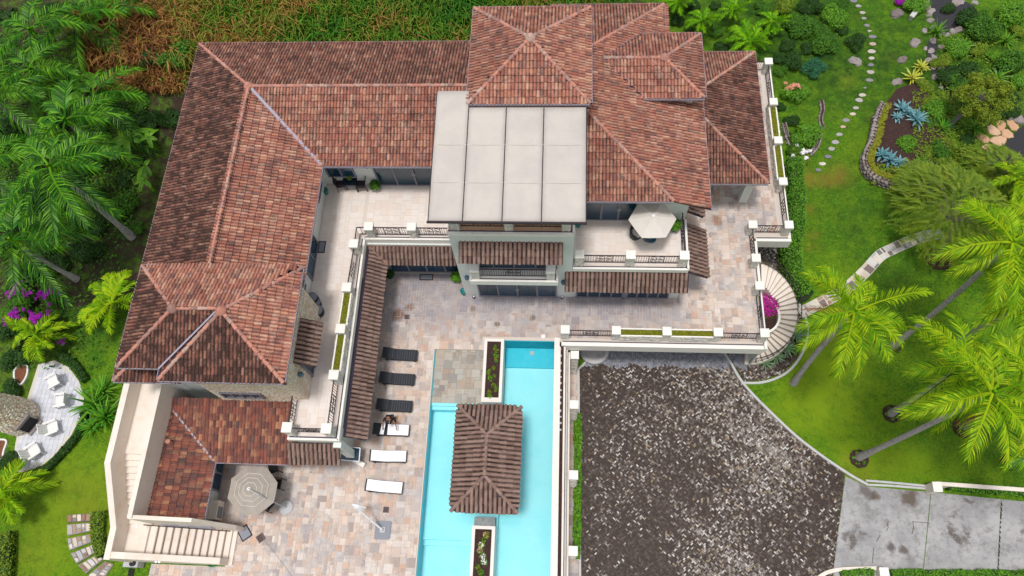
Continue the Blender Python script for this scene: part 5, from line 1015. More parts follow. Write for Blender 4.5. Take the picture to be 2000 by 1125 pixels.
# framed panel leaning at the corner
g = G(685, 887, .8); t = empty('framed_panel', (g.x, g.y, 0), 'dark glass panel with white frame leaning at the awning corner', 'panel'); R_ = Matrix.Rotation(math.radians(-4), 3, 'Z') @ Matrix.Rotation(math.radians(22), 3, 'X'); b = MB(); b.obox((0, 0, .9), (.52, .36, .015), mat=R_); b.build('glass', m_glass, t, local=True)
for a_, c_, w_ in (((-.54, -.37), (.54, -.37), 1), ((-.54, .37), (.54, .37), 1), ((-.54, -.37), (-.54, .37), 0), ((.54, -.37), (.54, .37), 0)): b = MB(); b.bar(R_ @ Vector((*a_, .02)) + Vector((0, 0, .9)), R_ @ Vector((*c_, .02)) + Vector((0, 0, .9)), .05, .05); b.build('frame_bar', m_whitem, t, local=True)
for s in (-.4, .4): b = MB(); b.bar((s, .1, 0), (s, .0, .88), .04, .04); b.build('leg', m_whitem, t, local=True)
# column at awning corner
MB().box(-11.72, 7.3, 0, -11.3, 7.7, 3.7).build('awning_column', m_wall, villa)
MB().bar((-11.5, 7.3, .15), (-10.85, 7.0, .15), .25, .3).build('column_foot', m_trim, villa)
# AC unit under service roof, hose, meters, cable
g = G(423, 985, .5); t = empty('air_conditioner', (-18.75, 4.3, 0), 'cream air conditioning unit against the wall under the low roof', 'air conditioner'); b = MB(); b.obox((0, 0, .5), (.25, .5, .4)); b.build('housing', m_pink, t, local=True); b = MB(); b.obox((.255, -.1, .5), (.006, .3, .3)); b.build('fan_grille', m_grey, t, local=True)
g = G(415, 1103, 0); t = empty('garden_hose', (g.x, g.y, 0), 'coiled green hose at the foot of the front stair wall', 'hose'); b = MB()
for k in range(3): b.tube([(.26 * math.cos(a * PI / 8) * (1 - k * .1), .1 * math.sin(a * PI / 8), .08 + k * .05) for a in range(17)], .022, 5)
b.build('coil', m_greenh, t, local=True)
g = G(1, 1, 0); b = MB(); L = [G(x, y, .015) for x, y in ((516, 1055), (530, 1072), (548, 1095), (566, 1120), (580, 1140))]; b.tube(L, .008, 4); tag(b.build('cable', m_grey, org=tuple(L[0])), 'thin grey cable running from the tilted drain cover across the deck', 'cable')
g = G(1061, 657, 0); b = MB(); b.lathe([(.12, 0), (.12, .015), (.05, .02)], (g.x, g.y, 0), 14); tag(b.build('skimmer_lid', m_white, org=tuple(g)), 'round white skimmer lid on the deck behind the pool', 'lid')
g = G(262, 1098, 0); t = empty('metal_stove', (g.x + .2, g.y - .1, 0), 'grey box with dark pot on top beside the bottom of the stair wall', 'stove'); b = MB(); b.obox((0, 0, .35), (.4, .18, .35)); b.build('cabinet', m_lgrey, t, local=True); b = MB(); b.lathe([(.12, .7), (.15, .85), (.12, .86)], (.15, 0, 0), 12); b.build('pot', m_black, t, local=True)
g = G(256, 1119, 0); t = empty('floor_grating', (g.x, g.y, 0), 'small slotted floor grating left of the deck at the bottom edge', 'grating'); b = MB(); [b.obox((k * .07 - .14, 0, .012), (.02, .22, .01)) for k in range(5)]; b.build('bars', m_black, t, local=True)
for px, py, lab in ((309, 1099, 'white twin floodlight on the top of the front stair wall'), ): 
    t = empty('floodlight', (G(px, py, 1.9).x, 1.5, 1.9), lab, 'floodlight'); 
    for s in (-.09, .09): b = MB(); b.lathe([(.04, 0), (.07, .06), (.07, .1)], (s, 0, 0), 10); b.build('lamp_head', m_white, t, local=True)
g = G(265, 1024, 3.1); t = empty('security_camera', (g.x, 3.22, 3.0), 'small white camera mounted above the stair mural', 'camera'); b = MB(); b.tube([(0, 0, 0), (.08, -.18, -.03)], .05, 8); b.build('housing', m_white, t, local=True)
# fountain under the bridge
g = G(1160, 686, ZD); t = empty('round_fountain', (g.x, g.y, ZD), 'round grey basin half hidden below the bridge edge', 'fountain'); b = MB(); b.lathe([(.95, 0), (.95, .35), (.85, .42), (.72, .42), (.68, .3), (.1, .28)], (0, 0, 0), 24); b.build('basin', m_kerb, t, local=True); b = MB(); b.lathe([(.12, .2), (.1, .6), (.35, .7), (.38, .78), (.3, .78), (.1, .7)], (0, 0, 0), 16); b.build('bowl', m_kerb, t, local=True)
# ---------------------------------------------------------------- left patio with white chairs and stone oven
ZL = -.06
pp = GL([(75, 712), (108, 704), (135, 718), (155, 745), (165, 775), (160, 810), (140, 850), (112, 885), (80, 912), (50, 922), (25, 922), (30, 870), (38, 830), (60, 760)], ZL); PPoly = [(p.x, p.y) for p in pp]
pb = MB().prism(PPoly, ZL - .1, ZL + .03).build('round_patio', m_mortar, kind='structure'); ORG[pb] = Vector((0, 0, 0))
x0, y0 = min(p[0] for p in PPoly), min(p[1] for p in PPoly); x1, y1 = max(p[0] for p in PPoly), max(p[1] for p in PPoly); proto = None; cells = []
for i in range(int((x1 - x0) / .27) + 1):
    for j in range(int((y1 - y0) / .27) + 1):
        x, y = x0 + i * .27, y0 + j * .27
        if all(poly_in((x + a, y + c), PPoly) for a in (0, .26) for c in (0, .26)): cells.append((x, y))
cells.sort(key=lambda c: (c[0] ** 2 + c[1] ** 2)); rest = MB()
for k, (x, y) in enumerate(cells):
    if k < 300:
        if proto is None: b = MB(); b.add([(.008, .008, 0), (.262, .008, 0), (.262, .262, 0), (.008, .262, 0), (.012, .012, .02), (.258, .012, .02), (.258, .258, .02), (.012, .258, .02)], [(4, 5, 6, 7), (0, 1, 5, 4), (1, 2, 6, 5), (2, 3, 7, 6), (3, 0, 4, 7)], 0, 0); proto = o = b.build('paver', m_pav, pb, local=True)
        else: o = proto.copy(); C.objects.link(o)
        o.location = (x, y, ZL + .03)
    else: rest.box(x + .01, y + .01, ZL + .03, x + .26, y + .26, ZL + .05)
if rest.F: rest.build('pavers', m_pav, pb, kind='stuff')
def white_chair(px, py, rz, lab):
    g = G(px, py, ZL + .4); t = empty('white_armchair', (g.x, g.y, ZL + .05), lab, 'chair', 'white armchairs on the round patio'); t.rotation_euler = (0, 0, rz)
    b = MB(); b.obox((0, 0, .38), (.30, .30, .04)); b.build('seat', m_whitep, t, local=True)
    b = MB(); [b.add([(x, .26, .36), (x + .13, .26, .36), (x + .13, .50, 1.0), (x, .50, 1.0), (x, .30, .36), (x + .13, .30, .36), (x + .13, .54, 1.0), (x, .54, 1.0)], [(3, 2, 1, 0), (4, 5, 6, 7), (0, 1, 5, 4), (1, 2, 6, 5), (2, 3, 7, 6), (3, 0, 4, 7)]) for x in (-.30, -.14, .02, .18)]; b.build('backrest', m_whitep, t, local=True)
    for s in (-1, 1): b = MB(); b.bar((s * .36, -.34, .6), (s * .36, .40, .6), .13, .035).bar((s * .36, -.30, 0), (s * .36, -.30, .6), .05, .05).bar((s * .36, .3, 0), (s * .36, .3, .6), .05, .05); b.build('armrest', m_whitep, t, local=True)
white_chair(105, 746, math.radians(-55), 'white armchair nearest the top of the round patio'); white_chair(120, 783, math.radians(-80), 'white armchair beside the long green leaves on the round patio'); white_chair(104, 836, math.radians(115), 'white armchair in the middle right of the round patio'); white_chair(68, 881, math.radians(130), 'white armchair at the bottom end of the round patio')
g = G(38, 815, ZL + .3); t = empty('stone_oven', (g.x, g.y, ZL), 'tall round stone oven chimney with an arched fire opening beside the patio', 'outdoor oven')
b = MB(); prof = [(1.0, 0), (1.02, .8), (.92, 1.6), (.78, 2.6), (.68, 3.6), (.64, 4.4)]; b.lathe(prof, (0, 0, 0), 28); b.build('oven_body', m_mortar, t, local=True, smooth=True)
b = MB()
for j in range(24):
    z = j * .185; r = np.interp(z, [p[1] for p in prof], [p[0] for p in prof]); n_ = int(2 * PI * r / .24); of = random.random()
    for k in range(n_):
        a = 2 * PI * (k + of) / n_
        if z < 1.2 and math.cos(a - math.radians(-28)) > .86: continue
        h_ = random.uniform(.07, .095); b.obox((math.cos(a) * r, math.sin(a) * r, z + .09), (.05 + random.uniform(0, .03), random.uniform(.085, .115), h_), a, top=.85)
b.build('oven_stones', m_stonew, t, local=True, kind='stuff')
b = MB(); a = math.radians(-28); b.obox((math.cos(a) * .85, math.sin(a) * .85, .62), (.22, .42, .5), a); b.build('fire_opening', m_black, t, local=True); b = MB(); b.obox((math.cos(a) * 1.02, math.sin(a) * 1.02, .08), (.25, .5, .08), a).obox((math.cos(a) * 1.0, math.sin(a) * 1.0, 1.2), (.15, .52, .1), a); b.build('hearth_slab', m_rock, t, local=True)
def edged_bed(px, z, lab, w=.1):
    L = smooth_line([(p.x, p.y) for p in GL(px + [px[0]], z)], 5); c = L[0]; t = empty('edged_bed', (c[0], c[1], z), lab, 'flower bed', 'small white-edged beds'); MB().prism(L[:-1], z - .1, z + .04).build('mulch', m_soil2, t); MB().strip(L, -w / 2, w / 2, z - .1, z + .14).build('edging', m_whitep, t)
m_soil2 = mat('red_bark_mulch', (.22, .085, .045), .95, [((.10, .05, .03), 9, .5, .65, .8), ((.36, .16, .08), 14, .55, .7, .7)], .9, 30, bdist=.06)
edged_bed([(30, 725), (40, 714), (55, 716), (54, 735), (42, 752), (31, 742)], ZL, 'half-round bed with white stone edge above the stone oven'); edged_bed([(-20, 862), (13, 860), (10, 880), (2, 900), (-25, 900)], ZL, 'white-edged bed of red bark cut by the left edge of the photo')
# ---------------------------------------------------------------- flagstone steps at lower left
def flag_slab(px, name, lab, z, rows=2):
    P = [(p.x, p.y) for p in GL(px, z)]; c = (sum(p[0] for p in P) / len(P), sum(p[1] for p in P) / len(P)); t = empty(name, (c[0], c[1], z), lab, 'step', 'flagstone steps at the lower left'); b = MB().prism(P, z - .2, z + .02).build('step_base', m_rock, t)
    # irregular stones from a jittered grid inside the quad
    A, B_, C_, D_ = [Vector((p[0], p[1], 0)) for p in P[:4]]; n = 5
    def q(u, v): return (A * (1 - u) + B_ * u) * (1 - v) + (D_ * (1 - u) + C_ * u) * v
    cuts = [0] + sorted(min(.9, max(.1, (i + 1) / n + random.uniform(-.05, .05))) for i in range(n - 1)) + [1]
    for i in range(n):
        a0_, a1_ = cuts[i], cuts[i + 1]; s0, s1 = random.uniform(-.05, .05), random.uniform(-.05, .05); split = random.random() < .45; vs = [(.05, .95)] if not split else [(.05, .48), (.54, .95)]
        for v0, v1 in vs:
            e = .014; pts_ = [q(a0_ + e + random.uniform(0, .03), v0 + random.uniform(0, .08)), q((a0_ + a1_) / 2, v0 - .01), q(a1_ - e - random.uniform(0, .03), v0 + random.uniform(0, .1)), q(a1_ - e, (v0 + v1) / 2 + random.uniform(-.1, .1)), q(a1_ - e - random.uniform(0, .04), v1 - random.uniform(0, .08)), q(a0_ + e + random.uniform(0, .04), v1 - random.uniform(0, .1))]
            MB().prism([(p.x, p.y) for p in pts_], z, z + .05 + random.uniform(0, .01)).build('flagstone', m_flag, t)
flag_slab([(131, 1006), (178, 1003), (177, 1018), (132, 1020)], 'flagstone_step', 'topmost flagstone step, beside the yellow-green shrub', .10); flag_slab([(131, 1025), (178, 1021), (178, 1037), (132, 1046)], 'flagstone_step', 'second flagstone step from the top', .07)
flag_slab([(132, 1052), (178, 1043), (180, 1058), (136, 1075)], 'flagstone_step', 'third flagstone step, the one in the middle of the flight', .04); flag_slab([(138, 1081), (184, 1063), (188, 1078), (150, 1101)], 'flagstone_step', 'fourth flagstone step, between pale stones and brown slab', .02)
flag_slab([(153, 1104), (192, 1082), (202, 1092), (168, 1120)], 'flagstone_step', 'fifth flagstone step with a red-brown slab at its right', .0); flag_slab([(172, 1124), (206, 1096), (222, 1102), (200, 1135)], 'flagstone_step', 'lowest flagstone step below the stair wall corner', -.02)
# ================================================================ vegetation
def frond(L, rise, droop, n=34, ll=.62, w=.035, vee=.35, seed=0, curl=0):
    rr = random.Random(seed); b = MB(); K = 10; P = []
    for i in range(K + 1):
        t = i / K; P.append(Vector((L * t * (1 - .12 * t * droop), curl * t * t * L, L * (rise * t - droop * .55 * t * t))))
    def at(t):
        i = min(K - 1, int(t * K)); f = t * K - i; return P[i] * (1 - f) + P[i + 1] * f, (P[i + 1] - P[i]).normalized()
    b.tube(P, [.05 * (1 - .8 * i / K) + .006 for i in range(K + 1)], 4, 0, .6, cap=False)
    for k in range(n):
        t = .13 + .87 * (k + .5) / n; p, d = at(t); side = Vector((0, 0, 1)).cross(d).normalized(); up = d.cross(side)
        l = ll * (math.sin(PI * (.12 + .8 * t)) ** .6) * rr.uniform(.85, 1.12)
        for s in (-1, 1):
            a = .55 + .5 * t + rr.uniform(-.12, .12); dr = (side * s * math.cos(a) + d * math.sin(a) + up * (vee + rr.uniform(-.16, .16))).normalized()
            q = p + dr * l * .5; e = p + dr * l * .95 + Vector((0, 0, -l * (.28 + rr.uniform(0, .2)))); wd = d * w * .5 + up * w * .18
            b.add([p - wd * .4, p + wd * .4, q + wd, q - wd, e], [(0, 1, 2, 3), (3, 2, 4)], 0, rr.random() * .9)
    return b
def frond_set(name_m, L, ll, n=34, w=.04):
    return dict(m=name_m, L=L, ll=ll, n=n, w=w, ob={})
FS_y = frond_set(m_palmy, 3.3, .86, 34, .085); FS_g = frond_set(m_palm, 3.4, .85, 34, .10); FS_d = frond_set(m_palmd, 3.9, 1.15, 36, .10); FS_s = frond_set(m_palm, 1.7, .50, 20, .11); FS_sy = frond_set(m_palmy, 1.9, .6, 22, .12); FS_dead = frond_set(m_dead, 2.4, .5, 26, .045)
SHAPES = [(1.1, .9), (.62, 1.0), (.28, 1.1), (-.05, .9), (-.5, .7)]
def get_frond(fs, k, parent):
    if k not in fs['ob']:
        o = frond(fs['L'], *SHAPES[k], n=fs['n'], ll=fs['ll'], w=fs['w'], seed=k * 7 + 3, curl=.06 * (k % 3 - 1)).build('frond', fs['m'], parent, local=True); fs['ob'][k] = o; return o
    o = fs['ob'][k].copy(); o.parent = parent; C.objects.link(o); return o
def palm(name, base, crown, fs, n, lab, grp=None, rt=.19, sc=1.0, trunk=True, shaft=True, dead=0, levels=(0, 1, 2, 3, 2, 1, 3, 2, 4), azs=None, rnd=None):
    R_ = random.Random(rnd if rnd is not None else int(base.x * 31 + base.y * 17)); t = empty(name, tuple(base), lab, 'palm tree', grp); V = crown - base
    if trunk:
        K = 9; pts = []; H = V.length; bend = R_.uniform(-.22, .22)
        for i in range(K + 1):
            f = i / K; pts.append(V * f + Vector((math.sin(f * PI) * bend * (H > 4), 0, 0)))
        b = MB(); NR = max(6, int(H / .17)); prev = None
        def pos(f): i = min(K - 1, int(f * K)); g_ = f * K - i; return pts[i] * (1 - g_) + pts[i + 1] * g_
        for i in range(NR):
            f0, f1 = i / NR, (i + 1) / NR; r0 = rt * (1.35 - .5 * min(1, f0 * 6)) * (1 - .22 * f0) ; b.tube([pos(f0), pos(f0 + (f1 - f0) * .8), pos(f1)], [r0, r0 * .97, r0 * .9], 8, 0, cap=False); b.tube([pos(f1 - (f1 - f0) * .16), pos(f1)], [r0 * 1.03, r0 * 1.0], 8, 1, cap=False)
        b.build('trunk', [m_bark, m_barkr], t, local=True, smooth=True)
        if shaft: u = V.normalized(); b = MB(); b.tube([V - u * .5, V - u * .1, V + u * .35], [rt * .95, rt * .9, rt * .4], 8); b.build('crownshaft', m_palm, t, local=True, smooth=True)
    for i in range(n):
        k = levels[i % len(levels)]; o = get_frond(fs, k, t); a = (2.399963 * i + R_.uniform(-.15, .15)) if azs is None else azs[i % len(azs)]
        o.location = V + Vector((0, 0, R_.uniform(0, .2))); o.rotation_euler = (R_.uniform(-.25, .25), R_.uniform(-.1, .12), a); s = sc * R_.uniform(.85, 1.1); o.scale = (s, s, s)
    for i in range(dead):
        o = get_frond(FS_dead, 4, t); o.location = V + Vector((0, 0, -.15)); o.rotation_euler = (0, .35, (R_.uniform(0, 6.28) if azs is None else azs[-1 - i])); o.scale = (.9,) * 3
    return t
def lift(px, py, z): return G(px, py, z)
GP = 'tall palms on the right-hand lawn'
palm('palm_tree', G(1550, 748, -4), G(1668, 610, 5.2), FS_y, 16, 'leaning palm nearest the curved staircase, with one brown frond over the stone path', GP, dead=0, rnd=1)
palm('palm_tree', G(1745, 674, -4), G(1975, 475, 8.4), FS_y, 17, 'palm with long bare ringed trunk whose crown meets the right edge above the middle', GP, rnd=2)
palm('palm_tree', G(1853, 677, -4), G(2010, 590, 6.0), FS_y, 16, 'palm whose dark bed lies right of centre lawn, crown cut by the right edge', GP, rnd=4)
palm('palm_tree', G(1740, 808, -4), G(1880, 715, 5.0), FS_y, 16, 'palm with short greenish trunk rising from the middle mulch bed', GP, rnd=5)
palm('palm_tree', G(1678, 893, -4), G(1935, 768, 9.2), FS_y, 14, 'palm with the longest leaning trunk, its base nearest the concrete drive', GP, rnd=6)
palm('palm_tree', G(1880, 832, -4), G(2035, 770, 6.5), FS_y, 15, 'palm at the right edge above the boundary wall with a brown hanging frond', GP, rnd=8)
palm('palm_tree', G(1972, 905, -4), G(2080, 870, 5.0), FS_g, 9, 'darker palm in the lower right corner of the lawn', GP, rnd=9)
palm('palm_tree', G(2040, 520, -4), G(2060, 400, 5.0), FS_y, 15, 'palm mostly beyond the right edge beside the weeping tree', GP, rnd=12)
for px, py, z, rz, sc in ((1655, 640, 4.7, 2.95, .95), (1655, 640, 4.7, -1.95, .6)): pass
# dead fronds hang from crowns as parts
for pt_, base, crown, a, s in ((0, G(1550, 748, -4), G(1668, 610, 5.2), 2.75, 1.05), (0, G(1550, 748, -4), G(1668, 610, 5.2), -1.75, .7), (5, G(1880, 832, -4), G(2035, 770, 6.5), 3.5, 1.5)):
    par = [o for o in bpy.data.objects if o.get('group') == GP][pt_]; o = get_frond(FS_dead, 3, par); o.location = crown - base + Vector((0, 0, -.2)); o.rotation_euler = (0, .15, a); o.scale = (s,) * 3; o['label'] = 'dead brown hanging frond'
GL_ = 'dense palms at the left edge'
for i, (bx, by, bz, cx, cy, cz, n, lab, r) in enumerate([(258, 462, 0, 100, 328, 8.0, 16, 'big dark green palm with pale ringed trunk ending beside the left roof', .17), (225, 305, .6, 130, 235, 6.0, 13, 'dark palm just above the big one, its trunk showing by the banana plant', .15), (150, 545, 0, 25, 470, 5.5, 12, 'palm at the left edge above the purple bougainvillea', .14), (130, 130, 1, 60, 60, 5.5, 13, 'palm in the top left corner of the photo', .14), (60, 260, 1, -10, 190, 5.5, 12, 'palm at the left edge below the corner palm', .14), (200, 90, 1, 150, 40, 4.5, 11, 'palm at the top edge beside the dry grass slope', .13), (20, 380, 0, -40, 320, 5.0, 11, 'palm half outside the left edge at mid height', .14), (100, 190, .5, 60, 135, 5.0, 11, 'palm between the corner palm and the dry grass slope', .13), (250, 60, 1.5, 215, 30, 3.6, 9, 'small palm at the top edge nearest the dry grass', .12), (170, 210, .5, 185, 190, 4.0, 10, 'bushy palm between the banana plant and the dry slope', .12)]):
    palm('palm_tree', G(bx, by, bz), G(cx, cy, cz), FS_d, n - 3, lab, GL_, rt=r * 1.35, rnd=30 + i, levels=(1, 2, 3, 2, 3, 4, 2))
palm('palm_tree', G(222, 600, 0), G(222, 592, 1.8), FS_sy, 13, 'short broad yellow-green palm against the corner of the left roof', None, rt=.12, sc=1.15, rnd=51, levels=(0, 1, 1, 2, 2))
palm('palm_tree', G(75, 665, 0), G(72, 655, 1.4), FS_sy, 12, 'short yellowish palm below the purple bougainvillea', None, rt=.1, rnd=52, sc=1.0)
palm('palm_tree', G(15, 985, 0), G(8, 960, 1.6), FS_sy, 13, 'short yellowish palm at the lower left edge of the lawn', None, rt=.1, rnd=53, sc=1.1)
GT = 'small palms behind the villa at top right'
for i, (px, py, lab, s, fs) in enumerate([(1371, 42, 'small bright palm closest to the porch roof at the top', .85, FS_s), (1432, 22, 'small yellow-green palm at the top edge between two others', .75, FS_s), (1466, 82, 'wide low palm right above the porch roof corner', 1.15, FS_s), (1325, 5, 'dark small palm at the top edge above the dormer', .9, FS_s), (1508, 45, 'thin feathery palm left of the round shrubs', .7, FS_s)]):
    palm('small_palm', G(px, py + 8, -4), G(px, py, -2.6), fs, 12, lab, GT, rt=.07, sc=s, rnd=60 + i, levels=(0, 1, 1, 2, 2))
palm('palm_tree', G(1985, 365, -4), G(1990, 350, -1.5), FS_sy, 9, 'orange-tinged low palm at the right edge below the second pond', None, rt=.1, sc=1.0, rnd=70)
# mulch beds round the palms
for i, (px, py, r, lab) in enumerate([(1746, 672, .52, 'round dark bed with green tufts below the spreading palm'), (1855, 677, .62, 'round dark bed to the right on the middle lawn'), (1742, 808, .55, 'round dark bed at the foot of the middle palm'), (1678, 896, .55, 'round dark bed nearest the concrete drive'), (1882, 836, .62, 'round dark bed with brown frond hanging over it'), (1833, 505, .85, 'dark bed under the weeping tree'), (1972, 903, .5, 'dark bed near the boundary wall at the right')]):
    g = G(px, py, -4); t = empty('mulch_bed', (g.x, g.y, -4.0), lab, 'mulch bed', 'round mulch beds on the right lawn'); L = [(g.x + r * (1 + .06 * math.sin(3 * a + i)) * math.cos(a * PI / 12), g.y + r * (1 + .06 * math.sin(a * 2.1 + i)) * math.sin(a * PI / 12)) for a in range(24)]
    MB().prism(L, -4.1, -3.97).build('mulch', m_soil, t); b = MB()
    for k in range(5): a = k * 1.26 + i; leaf_pts(b, (g.x + r * .6 * math.cos(a), g.y + r * .6 * math.sin(a), -3.97), (.12, .12, .12), 26, .055)
    b.build('tufts', m_leafh, t, kind='stuff')
# --- shrubs
def shrub_proto(seed, n, cl, size, flower=None):
    random.seed(seed); b = MB()
    for _ in range(cl):
        a = random.uniform(0, 2 * PI); r = random.uniform(0, .62); rr = random.uniform(.3, .5); leaf_pts(b, (r * math.cos(a), r * math.sin(a), random.uniform(.15, .45)), (rr, rr, rr * .95), n // cl, size)
    if flower: 
        for _ in range(flower[0]): a = random.uniform(0, 2 * PI); r = random.uniform(.0, .8); leaf_pts(b, (r * math.cos(a), r * math.sin(a), .35 + .5 * (1 - r * r)), (.13, .13, .1), 16, size * 1.1, 1)
    return b
SPR = {}
def shrub(px, py, z, r, m, lab, grp=None, n=1500, cl=9, size=.085, name='shrub', flower=None, h=1.0, cat='shrub', kseed=0, fz=None):
    g = G(px, py, z + r * .4); k = (m.name, n, kseed, bool(flower)); t = empty(name, (g.x, g.y, z), lab, cat, grp)
    if k not in SPR: o = SPR[k] = shrub_proto(hash(m.name) % 97 + kseed if False else len(SPR) * 13 + kseed, n, cl, size, flower).build('foliage', [m] + ([flower[1]] if flower else []), t, local=True)
    else: o = SPR[k].copy(); o.parent = t; C.objects.link(o)
    o.scale = (r, r, r * h); o.rotation_euler = (0, 0, random.uniform(0, 6)); b = MB(); b.tube([(0, 0, -.1), (.03, 0, r * .5)], [.04, .02], 5); b.build('stem', m_barkr, t, local=True); return t
GS = 'shrubs on the top right lawn'
for i, (px, py, r, m, lab) in enumerate([(1560, 50, .95, m_leaf, 'large round green shrub at the top left of the shrub group'), (1632, 32, .85, m_leafh, 'lighter green shrub beside the stepping stones near the top'), (1615, 82, .95, m_leaf, 'round dense shrub just left of the stepping stones'), (1590, 130, .7, m_leafb, 'blue-green shrub below the round dense shrub'), (1548, 115, .8, m_leafd, 'dark brownish shrub left of the blue-green one'), (1672, 82, .6, m_leafd, 'small dark shrub touching the stepping stone path'), (1500, 55, .75, m_leafh, 'pale green shrub at the left end of the shrub group'), (1585, 8, .8, m_leafd, 'dark shrub cut by the top edge'), (1530, 10, .8, m_leafy, 'yellow-green shrub cut by the top edge'), (1650, 5, .6, m_leaf, 'green shrub at the top edge right of the others'), (1548, 235, .5, m_leafd, 'small dark shrub below the orange blossom bush'), (1575, 262, .85, m_leafh, 'leafy green shrub above the round stone bed'), (1558, 292, .6, m_leaf, 'dark green shrub beside the mossy railing planter'), (1790, 8, .7, m_leafh, 'small green shrub at the top edge beside the pond'), (1760, 0, .5, m_boug, 'small purple shrub at the top edge')]):
    shrub(px, py, -4, r * 1.55, m, lab, GS, kseed=i % 2, n=2600, size=.062)
shrub(1553, 180, -4, 1.15, m_leafh, 'shrub covered with orange-pink blossom near the east railing', None, flower=(9, m_orangef), name='flowering_shrub', n=1200)
shrub(1566, 302, -4, 1.0, m_leafy, 'variegated pale-edged shrub at the end of the round stone bed', None, kseed=5, flower=(10, m_wf), name='variegated_shrub', n=1100)
GR_ = 'bushes round the ponds at the right'
for i, (px, py, r, m, lab) in enumerate([(1865, 95, .9, m_leafh, 'green bush beside the upper stream'), (1830, 215, .8, m_leafh, 'leafy bush right of the upper agaves'), (1775, 280, .75, m_leafh, 'bright green bush between the two agave groups'), (1835, 290, .8, m_leaf, 'green bush right of the bright bush'), (1805, 165, .6, m_leafy, 'low yellow bush behind the yellow rosette plants'), (1850, 330, .9, m_leafy, 'yellow-green bush on the right of the stone bed'), (1900, 310, 1.0, m_leafy, 'yellow-green bush left of the lower pond'), (1930, 60, 1.2, m_leaf, 'wide green bush right of the upper pond'), (1980, 30, 1.2, m_leafh, 'green bush in the top right corner'), (1985, 120, 1.1, m_leaf, 'green bush at the right edge below the corner'), (1890, 30, .9, m_leafd, 'dark bush behind the upper pond'), (1960, 200, .9, m_leafd, 'dark bush above the orange rocks'), (1855, 15, .5, m_leafd, 'dark overhanging bush at the top of the pond'), (1860, 145, .8, m_leafd, 'dark bush along the stream'), (1985, 395, .9, m_leafy, 'yellow bush at the right edge above the palms'), (1835, 120, .5, m_leafy, 'small yellow bush by the stream rocks')]):
    shrub(px, py, -4, r * 1.45, m, lab, GR_, kseed=i % 2, n=2600, size=.062)
GW = 'undergrowth at the left edge'
U_ = [(px_, py_, .8 + .35 * ((i_ * 7) % 5) / 5, [m_leafd, m_leafd, m_leaf][i_ % 3]) for i_, (px_, py_) in enumerate([(150, 345), (190, 380), (235, 400), (180, 440), (225, 215), (275, 200), (330, 175), (290, 240), (60, 330), (120, 390), (40, 430), (5, 480), (170, 490), (330, 225), (85, 250), (150, 180), (60, 180), (345, 110), (20, 700), (50, 650)])] + [(40, 120, 1.1, m_leafd), (120, 150, 1, m_leaf), (200, 160, 1.1, m_leaf), (230, 190, .9, m_leafh), (260, 150, .8, m_leafd), (180, 250, 1, m_leafd), (60, 400, 1.2, m_leafd), (30, 540, 1.1, m_leafd), (100, 520, .9, m_leafd), (330, 40, .8, m_leafh), (370, 62, .7, m_leafh), (350, 15, .8, m_leaf), (430, 30, .6, m_leafh), (40, 600, 1.0, m_leaf), (15, 640, .9, m_leafd), (130, 440, .9, m_leafd), (240, 350, .7, m_leafd), (265, 445, .5, m_leaf), (20, 760, .8, m_leafd), (10, 800, .6, m_leafd), (45, 690, .6, m_leafd), (20, 900, .6, m_leafd), (290, 110, .9, m_leafd), (320, 150, .8, m_leafd), (170, 300, 1, m_leafd), (20, 30, 1.2, m_leafd), (100, 20, 1.2, m_leafd), (250, 240, .9, m_leafd), (10, 250, 1.3, m_leafd), (80, 480, 1.0, m_leafd)]
WH = ['top left corner', 'left of the dry slope', 'between the palms', 'near the banana plant', 'by the roof corner', 'under the big palm', 'above the bougainvillea', 'behind the stone oven', 'at the left edge', 'below the palms']
for i, (px, py, r, m) in enumerate(U_):
    z = 0 if py > 300 else .8
    if py < 130 and px > 280: z = 2.2
    w = 'along the dry grass at the top edge' if (px > 280 and py < 100) else 'beside the dry slope near the roof corner' if px > 220 and py < 200 else 'among the palms in the upper left' if py < 330 else 'below the big left palm' if py < 500 else 'beside the purple bougainvillea' if py < 700 else 'at the left edge near the stone oven'
    shrub(px, py, z, r * 1.25, m, ('dark' if m is m_leafd else 'bright' if m is m_leafh else 'green') + ' leafy bush ' + w, 'leafy bushes ' + w, kseed=i % 2)
# bougainvillea
for px, py, r, lab, k in ((40, 575, .9, 'purple bougainvillea clump nearest the left edge', 0), (95, 580, .8, 'purple bougainvillea clump highest on the right', 1), (30, 620, .8, 'purple bougainvillea clump lowest at the left', 0), (75, 625, .95, 'purple bougainvillea clump above the yellowish palm', 1), (120, 668, .3, 'small purple bougainvillea sprig right of the yellowish palm', 0)):
    shrub(px, py, .6, r * 1.1, m_leaf, lab, 'purple bougainvillea at the left', flower=(26, m_boug), name='bougainvillea', n=900, kseed=k, cat='flowering shrub')
random.seed(5)
b = MB(); g = G(1498, 592, -.75); leaf_pts(b, (g.x, g.y, -1.3), (.85, .8, .7), 900, .075, 0); tr_ = empty('bougainvillea', (g.x, g.y, -1.2), 'magenta bougainvillea filling the half-round staircase planter', 'flowering shrub'); b.build('blossom', m_pinkf, tr_); b = MB(); leaf_pts(b, (g.x, g.y, -1.3), (1.0, .95, .5), 300, .06); b.build('foliage', m_leafy, tr_)
